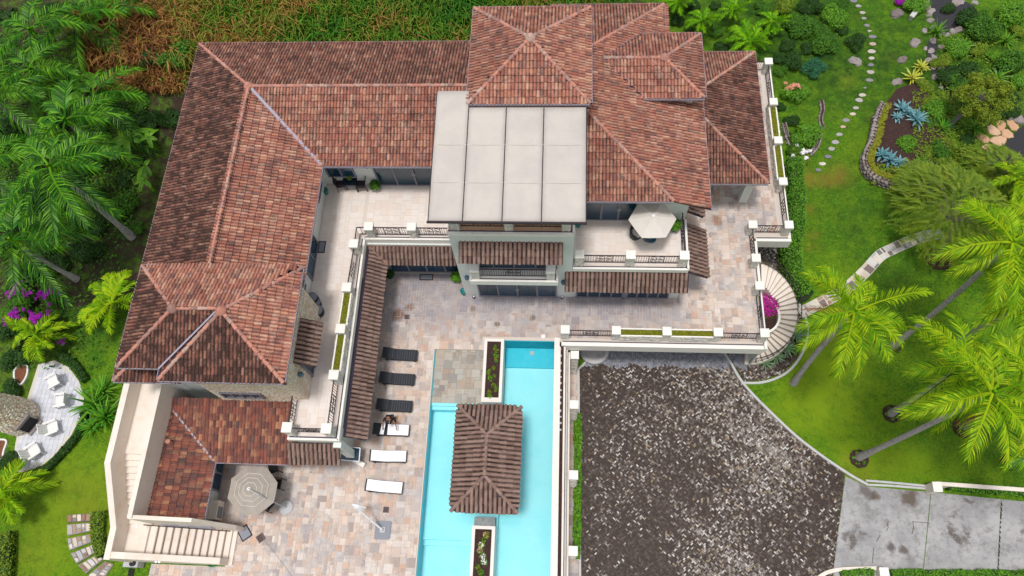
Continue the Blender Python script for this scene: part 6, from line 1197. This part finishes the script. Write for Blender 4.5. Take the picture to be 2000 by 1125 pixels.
# hedges
def hedge(name, px, z, w, h, m, lab, cat='hedge', size=.07, dens=420, grp=None):
    L = smooth_line([(p.x, p.y) for p in GL(px, z)], 4); b = MB(); 
    for (x0, y0), (x1, y1) in zip(L[:-1], L[1:]):
        d = math.hypot(x1 - x0, y1 - y0); tx, ty = (x1 - x0) / d, (y1 - y0) / d
        for _ in range(int(d * dens * w)):
            s = random.random(); o = random.uniform(-.5, .5) * w; e = 1 - (abs(o) / (w * .5)) ** 4 * .35; zz = z + h * e * random.uniform(.82, 1.04) if random.random() < .6 else z + h * random.random() * e
            if zz < z + h * .7: o = math.copysign(w * .5 * random.uniform(.8, 1.0), o)
            o *= 1 + .12 * math.sin(x0 * 3 + y0 * 2.3); c = Vector((x0 + (x1 - x0) * s - ty * o, y0 + (y1 - y0) * s + tx * o, zz)); nn = Vector((random.gauss(0, .6), random.gauss(0, .6), 1)).normalized(); a = nn.cross(Vector((random.gauss(0, 1), random.gauss(0, 1), .1))).normalized(); q = nn.cross(a); k = size * random.uniform(.6, 1.3)
            b.add([c - a * k, c + q * k * .45, c + a * k, c - q * k * .45], [(0, 1, 2, 3)])
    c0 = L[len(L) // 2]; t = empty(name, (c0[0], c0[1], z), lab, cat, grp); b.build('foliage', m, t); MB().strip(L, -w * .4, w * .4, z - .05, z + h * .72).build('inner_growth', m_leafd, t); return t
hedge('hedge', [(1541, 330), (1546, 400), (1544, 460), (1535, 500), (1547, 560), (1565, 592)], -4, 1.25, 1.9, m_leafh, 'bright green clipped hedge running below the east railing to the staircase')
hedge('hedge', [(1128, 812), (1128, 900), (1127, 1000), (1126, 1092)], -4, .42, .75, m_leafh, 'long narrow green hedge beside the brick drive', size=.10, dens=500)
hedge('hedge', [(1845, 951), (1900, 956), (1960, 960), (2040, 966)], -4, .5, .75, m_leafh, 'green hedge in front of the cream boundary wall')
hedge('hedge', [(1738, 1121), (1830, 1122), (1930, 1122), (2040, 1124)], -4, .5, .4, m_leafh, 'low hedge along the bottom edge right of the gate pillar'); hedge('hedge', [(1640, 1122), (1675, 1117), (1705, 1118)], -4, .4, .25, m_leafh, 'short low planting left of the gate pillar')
hedge('hedge', [(118, 692), (150, 715), (170, 745)], 0, .5, .45, m_leafd, 'dark purple-green border above the round patio'); hedge('hedge', [(170, 805), (158, 845), (128, 882), (95, 915), (55, 928)], 0, .42, .4, m_leafd, 'dark clipped border along the lower edge of the round patio')
hedge('hedge', [(22, 1040), (20, 1080), (18, 1130)], 0, .7, .7, m_leafy, 'pale green hedge in the lower left corner')
hedge('border_planting', [(196, 1000), (194, 1030), (196, 1060), (204, 1085)], 0, .7, .45, m_leafy, 'yellow-green bushes between flagstone steps and stair wall', 'shrub')
hedge('border_planting', [(1572, 640), (1565, 670), (1545, 690)], -4, .3, .3, m_leafh, 'narrow green planting at the foot of the curved staircase', 'shrub')
# blade plants: agaves, yuccas, lilies
def blade_plant(name, px, py, z, n, L, w, m, lab, cat='plant', grp=None, rise=(.25, 1.3), part='leaf', seed=0, key=None):
    rr = random.Random(seed + int(px)); g = G(px, py, z + .2); t = empty(name, (g.x, g.y, z), lab, cat, grp); k = (m.name, L, w)
    if k not in BL:
        b = MB(); K = 5; v = []
        for i in range(K + 1):
            f = i / K; ww = w * (math.sin(PI * min(.98, .18 + .78 * f)) ** .8) * .5; x = L * f; zz = -L * .28 * f * f; v += [(x, -ww, zz + ww * .5), (x, 0, zz), (x, ww, zz + ww * .5)]
        b.add(v, [(i * 3 + c, i * 3 + c + 3, i * 3 + c + 4, i * 3 + c + 1) for i in range(K) for c in (0, 1)], 0, 0); o0 = BL[k] = b.build(part, m, t, local=True); first = True
    else: o0 = BL[k]; first = False
    for i in range(n):
        if i == 0 and first: o = o0
        else: o = o0.copy(); o.parent = t; C.objects.link(o)
        a = 2.399963 * i + rr.uniform(-.2, .2); e = rise[0] + (rise[1] - rise[0]) * (i / n) + rr.uniform(-.1, .1); o.rotation_euler = (0, -e, a); s = rr.uniform(.75, 1.1); o.scale = (s, s, s); o.location = (0, 0, .05)
    return t
BL = {}
GA = 'blue agaves in the stone-edged bed'
for px, py, L, lab in ((1762, 212, .75, 'blue agave at the upper left of the bed'), (1752, 228, .5, 'small blue agave left of the upper pair'), (1790, 232, .95, 'largest blue agave, right of the upper pair'), (1775, 220, .6, 'blue agave squeezed between the upper two'), (1722, 302, .7, 'blue agave at the lower left of the bed'), (1738, 312, .75, 'blue agave in the middle of the lower group'), (1757, 318, .6, 'blue agave at the lower right of the bed')): blade_plant('agave', px, py, -3.8, 22, L, .17, m_agave, lab, 'agave', GA)
for px, py, L, lab in ((1782, 152, .85, 'yellow rosette plant at the tip of the stone-edged bed'), (1800, 130, .65, 'smaller yellow rosette plant beside the stream')): blade_plant('rosette_plant', px, py, -3.9, 26, L, .13, mat('yellow_blade', GR((.45, .45, .04), (.55, .55, .06), (.32, .36, .03), (.6, .6, .15)), .5), lab, 'plant', 'yellow rosette plants')
m_yuc = mat('silver_blade', GR((.20, .36, .18), (.28, .44, .24), (.14, .28, .12), (.34, .48, .30)), .5)
for px, py, L, lab in ((1555, 656, .75, 'silvery fan plant right of the staircase foot, highest'), (1538, 680, .7, 'silvery fan plant below the highest one'), (1518, 697, .6, 'green fan plant in the middle of the staircase foot bed'), (1495, 708, .65, 'blue-green fan plant at the bottom of the staircase')): blade_plant('fan_plant', px, py, -3.95, 30, L, .07, m_yuc, lab, 'plant', 'fan plants at the staircase foot')
m_lily = mat('long_lily_leaf', GR((.05, .26, .01), (.10, .34, .015), (.20, .42, .03), (.03, .16, .01)), .4, spec=.5, trans=.2)
for px, py, L, n, lab in ((185, 790, 1.5, 40, 'large clump of long glossy leaves between patio and stair wall'), (205, 815, 1.25, 34, 'lower clump of long glossy leaves by the stair wall'), (200, 765, 1.2, 30, 'upper clump of long glossy leaves below the roof corner'), (178, 835, .9, 22, 'small clump of long leaves nearest the clipped border')): blade_plant('long_leaf_plant', px, py, 0, n, L, .12, m_lily, lab, 'plant', 'long-leaved plants beside the stair wall', rise=(.45, 1.4))
# banana plants
def banana(px, py, z, leaves, lab):
    g = G(px, py, z); t = empty('banana_plant', tuple(g), lab, 'banana plant', 'banana plants beside the left roof'); b = MB(); b.tube([(0, 0, 0), (.05, 0, 1.4)], [.1, .05], 8); b.build('stem', m_palm, t, local=True)
    for (a, L, w) in leaves:
        b = MB(); K = 9; v = []; rr = random.Random(int(a * 10))
        for i in range(K + 1):
            f = i / K; ww = w * .5 * (math.sin(PI * min(.97, .10 + .86 * f)) ** .55); x = L * f; zz = 1.3 + L * (.55 * f - .75 * f * f); v += [(x, -ww, zz - ww * .25), (x, 0, zz), (x, ww, zz - ww * .25)]
        b.add(v, [(i * 3 + c, i * 3 + c + 3, i * 3 + c + 4, i * 3 + c + 1) for i in range(K) for c in (0, 1)], 0, rr.random()); b.tube([Vector((L * f, 0, 1.315 + L * (.55 * f - .75 * f * f))) for f in (0, .25, .5, .75, 1)], .015, 4, 0, .9); o = b.build('leaf', m_banana, t, local=True); o.rotation_euler = (0, 0, a)
banana(268, 292, .5, [(math.radians(a), L, .48) for a, L in ((35, 1.7), (140, 1.2), (190, 1.3), (235, 1.8), (285, 1.5), (350, .9), (100, 1.0))], 'banana plant with wide bright leaves left of the long roof')
banana(308, 290, .5, [(math.radians(a), L, .3) for a, L in ((60, .9), (120, .7), (200, .7), (300, .8), (350, .6))], 'smaller banana plant touching the long roof gutter')
banana(302, 345, .3, [(math.radians(a), L, .34) for a, L in ((280, 1.1), (250, 1.0), (310, .8), (80, .6))], 'drooping banana plant below the other two')
banana(300, 372, .3, [(math.radians(a), L, .3) for a, L in ((200, .7), (160, .6), (260, .8), (320, .7))], 'lowest banana plant beside the long roof')
# --- big trees at right
def feather_tree(px, py, z, R, H, m, lab, name, n=420, droop=1.0, bl=.75, base=None, trunk=None):
    g = G(px, py, z + H * .6); bs = G(*base, z) if base else Vector((g.x, g.y, z)); t = empty(name, (bs.x, bs.y, z), lab, 'tree'); c = Vector((g.x - bs.x, g.y - bs.y, 0)); b = MB(); wd = MB(); wd.tube([(0, 0, 0), c * .5 + Vector((0, 0, H * .4)), c + Vector((0, 0, H * .75))], [.16, .12, .06], 7)
    for k in range(n):
        a = random.uniform(0, 2 * PI); rr = R * math.sqrt(random.random()); zz = H * (.45 + .55 * math.sqrt(max(0, 1 - (rr / R) ** 2)) * random.uniform(.6, 1)); p = c + Vector((rr * math.cos(a), rr * math.sin(a), zz)); d = Vector((math.cos(a) + random.gauss(0, .5), math.sin(a) + random.gauss(0, .5), random.uniform(-.1, .5))).normalized(); L = bl * random.uniform(.6, 1.2); r0 = random.random()
        for j in range(9):
            f = j / 9; q = p + d * L * f + Vector((0, 0, -droop * .5 * L * f * f)); sd = Vector((-d.y, d.x, 0)).normalized()
            for s in (-1, 1): e = q + (sd * s * .7 + d * .8 + Vector((0, 0, -.25 * droop))).normalized() * random.uniform(.16, .30); w_ = d * .034; b.add([q - w_, q + w_, e], [(0, 1, 2)], 0, (r0 + random.uniform(-.1, .1)) % 1)
        if k % 12 == 0: wd.tube([c * .8 + Vector((0, 0, H * .5)), (c * .8 + p) / 2 + Vector((0, 0, H * .3)), p], [.04, .025, .01], 4, cap=False)
    b.build('crown', m, t, local=True); wd.build('trunk', m_barkr, t, local=True); return t
feather_tree(1860, 415, -4, 3.1, 3.6, m_leafy, 'weeping feathery yellow-green tree left of the palm crowns', 'weeping_tree', n=620, base=(1833, 500), bl=1.05)
feather_tree(1800, 360, -4, 1.5, 1.6, m_leafy, 'low feathery yellow-green shrub at the right end of the stone wall', 'weeping_shrub', n=260)
def clump_tree(px, py, z, R, H, m, lab, name, base):
    g = G(px, py, z + H * .7); bs = G(*base, z); t = empty(name, (bs.x, bs.y, z), lab, 'tree'); c = Vector((g.x - bs.x, g.y - bs.y, 0)); b = MB(); wd = MB(); wd.tube([(0, 0, 0), c * .5 + Vector((0, 0, H * .4)), c + Vector((0, 0, H * .8))], [.16, .12, .06], 7)
    for k in range(70):
        d = Vector((random.gauss(0, 1), random.gauss(0, 1), abs(random.gauss(0, .8)))).normalized(); f = random.uniform(.6, 1.05); p = c + Vector((d.x * R * f, d.y * R * f, H * .5 + d.z * H * .48 * f)); leaf_pts(b, p, (.42, .42, .38), 95, .085, r=None)
        if k % 4 == 0: wd.tube([c + Vector((0, 0, H * .5)), p], [.05, .015], 4, cap=False)
    b.build('crown', m, t, local=True); wd.build('trunk', m_barkr, t, local=True); return t
m_olive = mat('olive_leaf', GR((.10, .17, .008), (.17, .25, .01), (.26, .32, .015), (.03, .06, .004)), .7, trans=.15)
clump_tree(1925, 185, -4, 1.75, 4.2, m_olive, 'round-crowned olive tree with dark leaning trunk near the orange rocks', 'round_tree', (1853, 246))
if 0: feather_tree(1925, 185, -4, 1.75, 4.2, m_leafh, 'round-crowned olive tree with dark leaning trunk near the orange rocks', 'round_tree', n=900, droop=1.6, bl=.45, base=(1853, 246))
feather_tree(1950, 330, -4, 1.6, 1.8, m_leafy, 'feathery bush left of the orange-tinged palm', 'weeping_shrub', n=260)
# --- wild grass slope behind the house
def grass_field(name, region, n, hmin, hmax, zf, lab, seed=3, straw=lambda x, y: .5):
    R_ = np.random.RandomState(seed); V = []; b = MB(); k = 0
    while k < n:
        px, py = R_.uniform(region[0], region[2]), R_.uniform(region[1], region[3]); g = G(px, py, 2.0); x, y = g.x + R_.uniform(-.2, .2), g.y + R_.uniform(-.2, .2)
        if (-22.3 < x < 6.4 and y < 31.2) : k += 1; continue
        z = float(terr(x, y)); st = straw(px, py); r = min(.999, max(0, R_.normal(st, .17))); cl = R_.uniform(0, 6.28)
        for j in range(5):
            a = cl + R_.uniform(-1.1, 1.1); h = R_.uniform(hmin, hmax); dx, dy = math.cos(a), math.sin(a); ln = h * R_.uniform(.35, .9); w = R_.uniform(.014, .045); ox, oy = x + R_.uniform(-.1, .1), y + R_.uniform(-.1, .1)
            b.add([(ox - dy * w, oy + dx * w, z), (ox + dy * w, oy - dx * w, z), (ox + dx * ln * .45 + dy * w, oy + dy * ln * .45 - dx * w, z + h * .8), (ox + dx * ln * .45 - dy * w, oy + dy * ln * .45 + dx * w, z + h * .8), (ox + dx * ln, oy + dy * ln, z + h * R_.uniform(.5, .85))], [(0, 1, 2, 3), (3, 2, 4)], 0, min(.999, max(0, r + R_.normal(0, .06))))
        k += 1
    o = b.build(name, m_grassb, kind='stuff'); return tag(o, lab, 'grass')
def straw(px, py):
    v = .37 + .24 * math.sin(px * .021 + 1.2) * math.cos(py * .05 + px * .008) + .12 * math.sin(px * .07 + py * .09)
    if 170 < px < 350 and py < 170: v = .86
    elif px > 640: v -= .12
    elif 350 < px < 560: v += .16
    return v
grass_field('tall_grass', (150, -15, 1340, 130), 7500, .5, 2.3, None, 'tangled tall grass, green and straw-coloured, on the slope behind the villa', straw=straw)
grass_field('tall_grass', (165, -10, 370, 170), 2200, .3, 1.1, None, 'dry brown grass on the bare slope at the upper left', seed=9, straw=straw)
random.seed(77)
for i, (px, py, r, m) in enumerate([(445, 20, .7, m_leafh), (520, 45, .6, m_leafh), (560, 12, .6, m_leaf), (610, 55, .6, m_leafh), (660, 25, .5, m_leafh), (700, 60, .6, m_leaf), (755, 22, .45, m_leafh), (790, 55, .6, m_leafy), (840, 30, .6, m_leaf), (880, 60, .6, m_leafh), (400, 48, .8, m_leafh), (1200, -2, .6, m_leaf), (480, 70, .6, m_leafd), (640, 72, .7, m_leafd), (830, 74, .6, m_leafd), (330, 95, .7, m_leafd), (215, 75, .6, m_leafd)]):
    shrub(px, py, 1.7, r, m, ('bright' if m in (m_leafh, m_leafy) else 'dark') + ' weedy bush in the tall grass behind the long roof', 'weedy bushes in the tall grass', n=900, kseed=2)
# leaf litter and low ground cover in the left garden
b = MB(); random.seed(21)
for _ in range(17000):
    px, py = random.uniform(-20, 330), random.uniform(90, 720)
    if px > 330 - (py - 100) * .22: continue
    if py > 440 and random.random() < .82: continue
    g = G(px, py, .3); z = float(terr(g.x, g.y)) + random.uniform(0, .4); s = random.uniform(.05, .15); a = random.uniform(0, 6.3); b.add([(g.x - s * math.cos(a), g.y - s * math.sin(a), z), (g.x + s * .5 * math.sin(a), g.y - s * .5 * math.cos(a), z + .03), (g.x + s * math.cos(a), g.y + s * math.sin(a), z), (g.x - s * .5 * math.sin(a), g.y + s * .5 * math.cos(a), z + .03)], [(0, 1, 2, 3)])
tag(b.build('ground_cover', m_leaf, kind='stuff'), 'low dark ground cover below the left palms', 'ground cover')
# ================================================================ right garden: stones, walls, ponds
def rock_mb(r, seed, flat=.5):
    rr = random.Random(seed); b = MB(); n = 9; prof = [(.0, -.3), (.75, -.25), (1.0, .0), (.85, .45), (.45, .72), (.0, .8)]; v = []
    ph = [rr.uniform(0, 6) for _ in range(4)]
    for (ra, z) in prof:
        for k in range(n):
            q = 2 * PI * k / n; j = 1 + .2 * math.sin(2 * q + ph[0]) + .13 * math.sin(3 * q + ph[1] + z * 3) + rr.uniform(-.07, .07); v.append((ra * r * j * math.cos(q), ra * r * j * math.sin(q), z * r * flat * (1 + .15 * math.sin(q + ph[2]))))
    b.add(v, [(i * n + k, i * n + (k + 1) % n, (i + 1) * n + (k + 1) % n, (i + 1) * n + k) for i in range(len(prof) - 1) for k in range(n)]); return b
SS = [(1667, 2, 11), (1676, 12, 9), (1684, 25, 9), (1687, 36, 8), (1693, 50, 9), (1698, 61, 6), (1704, 72, 11), (1704, 86, 11), (1702, 101, 12), (1702, 114, 9), (1701, 127, 9), (1700, 141, 11), (1698, 157, 11), (1689, 172, 5), (1684, 186, 10), (1678, 196, 11), (1671, 211, 9), (1665, 223, 9), (1652, 235, 11), (1646, 248, 8), (1639, 263, 9), (1631, 278, 11), (1624, 291, 10), (1617, 306, 10), (1606, 320, 9), (1598, 332, 8)]
for i, (px, py, w) in enumerate(SS):
    g = G(px, py, -4); r = w / 32 * .82; rr = random.Random(i); a0_ = rr.uniform(-.5, .5); L = []
    for k in range(9): q = 2 * PI * k / 9; L.append((g.x + r * (1 + rr.uniform(-.16, .12)) * math.cos(q), g.y + r * .62 * (1 + rr.uniform(-.16, .12)) * math.sin(q)))
    pos_ = 'at the top edge' if i == 0 else 'at the lower end of the path' if i == len(SS) - 1 else '%s from the top' % ['', 'second', 'third', 'fourth', 'fifth', 'sixth', 'seventh', 'eighth', 'ninth', 'tenth', 'eleventh', 'twelfth', 'thirteenth', 'fourteenth', 'fifteenth', 'sixteenth', 'seventeenth', 'eighteenth', 'nineteenth', 'twentieth', 'twenty-first', 'twenty-second', 'twenty-third', 'twenty-fourth', 'twenty-fifth'][i]
    o = MB().prism(L, -4.1, -3.96).build('stepping_stone', m_step, org=(g.x, g.y, -4)); tag(o, 'flat stepping stone in the curving lawn path, ' + pos_, 'stepping stone', 'stepping stones across the lawn')
for i, (px, py, r, m, lab) in enumerate([(1671, 120, .45, m_rock, 'large brown boulder left of the stepping stones'), (1762, 117, .36, m_rock, 'angular grey boulder right of the stepping stones'), (1787, 84, .42, m_rock, 'dark boulder at the bend of the stream'), (1752, 27, .5, m_rock, 'long dark boulder left of the bench'), (1752, 160, .36, m_rock, 'brown boulder at the upper tip of the stone wall'), (1838, 62, .3, m_rock, 'pale rock at the foot of the upper pond'), (1812, 15, .28, m_rock, 'small rock at the top left rim of the pond'), (1817, 40, .28, m_rock, 'rock at the left rim of the pond'), (1818, 100, .3, m_rock, 'rock in the stream below the pond'), (1815, 118, .3, m_rock, 'brown rock below the stream boulder'), (1830, 150, .35, m_rock, 'dark rock in the lower stream'), (1995, 20, .3, m_rock, 'grey rock near the top right corner'), (1870, 5, .5, m_rock, 'long grey rock behind the upper pond'), (1985, 232, .5, m_rock, 'grey rock slab above the lower pond'), (1860, 60, .25, m_rock, 'mossy rock on the right rim of the pond'), (1885, 42, .25, m_rock, 'small mossy rock right of the pond')]):
    g = G(px, py, -4); o = rock_mb(r, i + 40, .6).build('boulder', m, org=(0, 0, 0)); o.location = (g.x, g.y, -4); o.rotation_euler = (0, 0, i); ORG[o] = g; tag(o, lab, 'boulder', 'boulders on the right lawn')
for i, (px, py, r) in enumerate([(1930, 290, .45), (1950, 275, .5), (1968, 262, .42), (1940, 255, .45), (1920, 270, .4), (1978, 245, .4), (1955, 245, .4)]):
    g = G(px, py, -4); o = rock_mb(r, i + 80, .35).build('orange_rock', m_rocko); o.location = (g.x, g.y, -4); o.rotation_euler = (0, 0, i); tag(o, 'orange rock slab, number of the shelf '.replace('number of the shelf ', '') + ['at the pond tip', 'at the middle of the pond rim', 'at the right of the pond rim', 'behind the middle of the shelf', 'at the left end of the shelf', 'at the upper right of the shelf', 'at the back of the shelf'][i], 'rock', 'orange rocks above the lower pond')
# pond and stream
def sheet(px, z, name, m, sm=True):
    L = [(p.x, p.y) for p in GL(px, z)]; L = smooth_line(L + [L[0]], 4)[:-1] if sm else L; o = MB().prism(L, z - .05, z).build(name, m); o['kind'] = 'structure'; return o
sheet([(1812, -10), (1822, 20), (1826, 45), (1840, 60), (1862, 58), (1885, 40), (1905, 25), (1900, 10), (1870, -5), (1860, -20)], -3.93, 'pond', m_pond); sheet([(1826, 70), (1832, 85), (1828, 110), (1832, 135), (1845, 160), (1862, 185), (1870, 200), (1850, 178), (1826, 150), (1812, 120), (1812, 85)], -3.94, 'stream', m_pond)
sheet([(1930, 312), (1945, 300), (1962, 282), (1980, 262), (2010, 240), (2040, 260), (2040, 345), (2000, 330), (1965, 345), (1950, 335)], -3.93, 'lower_pond', m_pond)
# bench slab
g = G(1781, 34, -4); t = empty('stone_bench', tuple(g), 'pale rectangular stone bench beside the upper pond', 'bench', rz=math.radians(52)); b = MB(); b.obox((0, 0, .42), (.42, .18, .05)); b.build('seat', m_kerb, t, local=True)
for s in (-1, 1): b = MB(); b.obox((s * .28, 0, .18), (.06, .14, .19)); b.build('leg', m_kerb, t, local=True)
# dry-stone wall of the agave bed
def stone_wall(px, z, h, w, rows, s, lab, name='dry_stone_wall', m=m_rock, moss=True):
    L = smooth_line([(p.x, p.y) for p in GL(px, z)], 6); t = empty(name, (L[0][0], L[0][1], z), lab, 'wall'); b = MB(); b.strip(L, -w * .35, w * .35, z - .1, z + h * .9); b.build('wall_core', m_soil, t); P = [Vector((*p, 0)) for p in L]; D = [0]
    for i in range(len(P) - 1): D.append(D[-1] + (P[i + 1] - P[i]).length)
    base_ = None; cnt = 0
    for r in range(rows):
        for lane in (-1, 0, 1):
            if lane == 0 and r < rows - 1: continue
            u = random.uniform(0, s)
            while u < D[-1]:
                i = min(len(P) - 2, int(np.searchsorted(D, u)) - 1 if u > 0 else 0); i = max(0, i); f = (u - D[i]) / max(1e-6, D[i + 1] - D[i]); p = P[i].lerp(P[i + 1], f); tt = (P[i + 1] - P[i]).normalized(); n_ = Vector((-tt.y, tt.x, 0)); k = random.uniform(.8, 1.25) * s * .55
                if cnt % 9 == 0 or base_ is None: base_ = rock_mb(1, cnt, .9).build('stone', m, t, local=True); o = base_
                else: o = base_.copy(); C.objects.link(o)
                o.location = p + n_ * lane * w * .42 + Vector((0, 0, z + (r + .4) * h / rows)) - ORG[t]; o.scale = (k, k * .85, h / rows * .62); o.rotation_euler = (0, 0, math.atan2(tt.y, tt.x) + random.uniform(-.3, .3)); cnt += 1; u += k * 1.65
    if moss:
        b = MB()
        for i in range(len(P) - 1):
            for _ in range(int((P[i + 1] - P[i]).length * 60)): p = P[i].lerp(P[i + 1], random.random()); tt = (P[i + 1] - P[i]).normalized(); n_ = Vector((-tt.y, tt.x, 0)); q = p + n_ * random.uniform(.05, .42) + Vector((0, 0, z + h + random.uniform(-.05, .06))); r_ = random.uniform(.04, .1); b.add([q + Vector((-r_, -r_, 0)), q + Vector((r_, -r_, 0)), q + Vector((r_, r_, 0)), q + Vector((-r_, r_, 0)), q + Vector((0, 0, r_ * .8))], [(0, 1, 4), (1, 2, 4), (2, 3, 4), (3, 0, 4)])
        b.build('moss', m_moss, t, kind='stuff')
    return t
stone_wall([(1815, 372), (1770, 368), (1730, 362), (1702, 350), (1688, 333), (1688, 310), (1700, 285), (1706, 260), (1712, 235), (1722, 212)][::-1], -4, .75, .5, 3, .27, 'curved dry stone wall with mossy top holding the agave bed')
P = [(p.x, p.y) for p in GL([(1725, 210), (1752, 172), (1785, 160), (1812, 178), (1830, 215), (1850, 260), (1860, 330), (1815, 364), (1770, 360), (1730, 354), (1706, 342), (1696, 325), (1698, 308), (1708, 285), (1715, 255)], -3.6)]; MB().prism(P, -4.1, -3.72).build('garden_bed_soil', m_soil, kind='structure')
stone_wall([(1603, 198), (1606, 215), (1602, 235), (1607, 252)], -4, .2, .2, 1, .2, 'short line of reddish stones left of the stepping stones', 'stone_edging', m_rock, False)
stone_wall([(1530, 245), (1538, 275), (1552, 298), (1575, 305), (1592, 290), (1600, 265)], -4, .35, .25, 2, .2, 'curved low stone wall round the shrubs beside the east railing', 'stone_edging', m_rock, False)
# curved flagstone path
def flag_path(px, z, w, lab, n):
    L = smooth_line([(p.x, p.y) for p in GL(px, z)], 8); b = MB(); b.strip(L, -w / 2, w / 2, z - .05, z + .015); t = b.build('flagstone_path', m_mortar, kind='structure'); ORG[t] = Vector((0, 0, 0)); P = [Vector((*p, 0)) for p in L]
    i = 0.0
    while i < len(P) - 2:
        a = P[int(i)].lerp(P[int(i) + 1], i % 1); j = min(len(P) - 1.01, i + random.uniform(1.2, 2.8)); c = P[int(j)].lerp(P[int(j) + 1], j % 1); tt = (c - a).normalized(); n_ = Vector((-tt.y, tt.x, 0)); m_ = random.uniform(-.3, .3) * w
        for s0, s1 in ((-w / 2 + .02, m_ - .02), (m_ + .02, w / 2 - .02)):
            q = [a + n_ * s0 + tt * random.uniform(.01, .06), a + n_ * s1 + tt * random.uniform(.01, .06), c + n_ * s1 - tt * random.uniform(.01, .06), c + n_ * s0 - tt * random.uniform(.01, .06)]; ce = sum(q, Vector()) / 4; q8 = []
            for k in range(4): q8 += [q[k], (q[k] + q[(k + 1) % 4]) / 2 + (ce - q[k]) * random.uniform(-.03, .12)]
            MB().prism([(p.x, p.y) for p in q8], z, z + .03 + random.uniform(0, .012)).build('flagstone', m_flag, t)
        i = j
    return t
flag_path([(1562, 612), (1590, 598), (1625, 580), (1655, 562), (1690, 530), (1718, 500), (1742, 487), (1775, 472), (1805, 462), (1840, 455)], -3.99, .78, '', 20)

# plants filling the banks round the ponds and the agave bed
random.seed(99)
bank = [(1830, 60), (1850, 120), (1870, 160), (1880, 90), (1910, 100), (1940, 110), (1965, 80), (1920, 40), (1895, 130), (1950, 150), (1990, 160), (1985, 60), (1905, 250), (1885, 270), (1850, 275), (1840, 250), (1815, 200), (1820, 240), (1870, 300), (1880, 340), (1860, 360), (1830, 340), (1915, 345), (1790, 345), (1800, 320), (1770, 335), (1815, 300), (1905, 215), (1975, 215), (1845, 205)]
for i, (px, py) in enumerate(bank):
    if i % 3 == 0: blade_plant('fern', px, py, -3.95, 26, random.choice([.8, 1.0]), .10, m_lily if i % 2 else m_leafh, 'leafy fern-like plant on the bank round the ponds', 'fern', 'ferns round the ponds')
    else: shrub(px, py, -4, random.uniform(.6, 1.0), [m_leafh, m_leafy, m_leaf, m_leafd, m_leafy][i % 5], 'low ' + ['bright green', 'yellow-green', 'green', 'dark', 'yellow-green'][i % 5] + ' plant on the bank round the ponds', 'low plants round the ponds', n=1500, kseed=1, size=.075)
for i, (px, py, r) in enumerate([(1345, 62, .8), (1400, 60, .7), (1410, 95, .8), (1320, 40, .8), (1440, 60, .7), (1350, 12, .8), (1395, 8, .6), (1490, 15, .8), (1535, 85, .8), (1520, 110, .7), (1600, 55, .8), (1575, 90, .8), (1645, 60, .7), (1525, 140, .6), (1525, 210, .5), (1545, 265, .6)]):
    shrub(px, py, -4, r, [m_leafd, m_leaf, m_leafd][i % 3], 'low ' + ['dark', 'green', 'dark'][i % 3] + ' bush filling in among the shrubs behind the east railing', 'low bushes behind the east railing', n=1500, kseed=1, size=.075)
b = MB()
for _ in range(5200):
    px, py = random.choice([(random.uniform(1780, 1862), random.uniform(180, 360)), (random.uniform(1700, 1850), random.uniform(325, 362)), (random.uniform(1830, 2000), random.uniform(70, 330))]); g = G(px, py, -3.9); s_ = random.uniform(.04, .11); a = random.uniform(0, 6.3); z = -3.72 + random.uniform(0, .12)
    if 1925 < px and py > 225: continue
    b.add([(g.x - s_ * math.cos(a), g.y - s_ * math.sin(a), z), (g.x + s_ * .5 * math.sin(a), g.y - s_ * .5 * math.cos(a), z + .03), (g.x + s_ * math.cos(a), g.y + s_ * math.sin(a), z), (g.x - s_ * .5 * math.sin(a), g.y + s_ * .5 * math.cos(a), z + .03)], [(0, 1, 2, 3)])
tag(b.build('ground_cover', m_leafy, kind='stuff'), 'yellow-green ground cover between agave bed and ponds', 'ground cover')
for i in range(26):
    e = [(1812, 0), (1814, 30), (1822, 55), (1838, 66), (1862, 64), (1888, 46), (1908, 28), (1904, 5), (1822, 80), (1838, 92), (1824, 112), (1838, 130), (1850, 158), (1868, 182), (1838, 170), (1822, 132), (1926, 318), (1938, 300), (1950, 346), (1990, 338), (1806, 60), (1808, 95), (1850, 68), (1872, 58), (1896, 38), (1818, 22)][i]
    g = G(*e, -4); o = rock_mb(random.uniform(.18, .34), i + 140, .6).build('boulder', m_rock); o.location = (g.x, g.y, -4); o.rotation_euler = (0, 0, i); tag(o, 'small brown rock along the rim of the ponds and stream', 'rock', 'small rocks along the pond rims')
# fallen leaves and clippings scattered on the lawns
b = MB()
for _ in range(700):
    px, py = random.uniform(1560, 1990), random.uniform(380, 930); g = G(px, py, -4)
    if poly_in((g.x, g.y), poly_drive) or poly_in((g.x, g.y), poly_circ) or random.random() < .4: continue
    s_ = random.uniform(.015, .05); a = random.uniform(0, 6.3); b.add([(g.x - s_ * math.cos(a), g.y - s_ * math.sin(a), -3.985), (g.x + s_ * .4 * math.sin(a), g.y - s_ * .4 * math.cos(a), -3.975), (g.x + s_ * math.cos(a), g.y + s_ * math.sin(a), -3.985), (g.x - s_ * .4 * math.sin(a), g.y + s_ * .4 * math.cos(a), -3.975)], [(0, 1, 2, 3)])
tag(b.build('fallen_leaves', m_dead, kind='stuff'), 'scattered dead leaves on the right lawn', 'leaves')
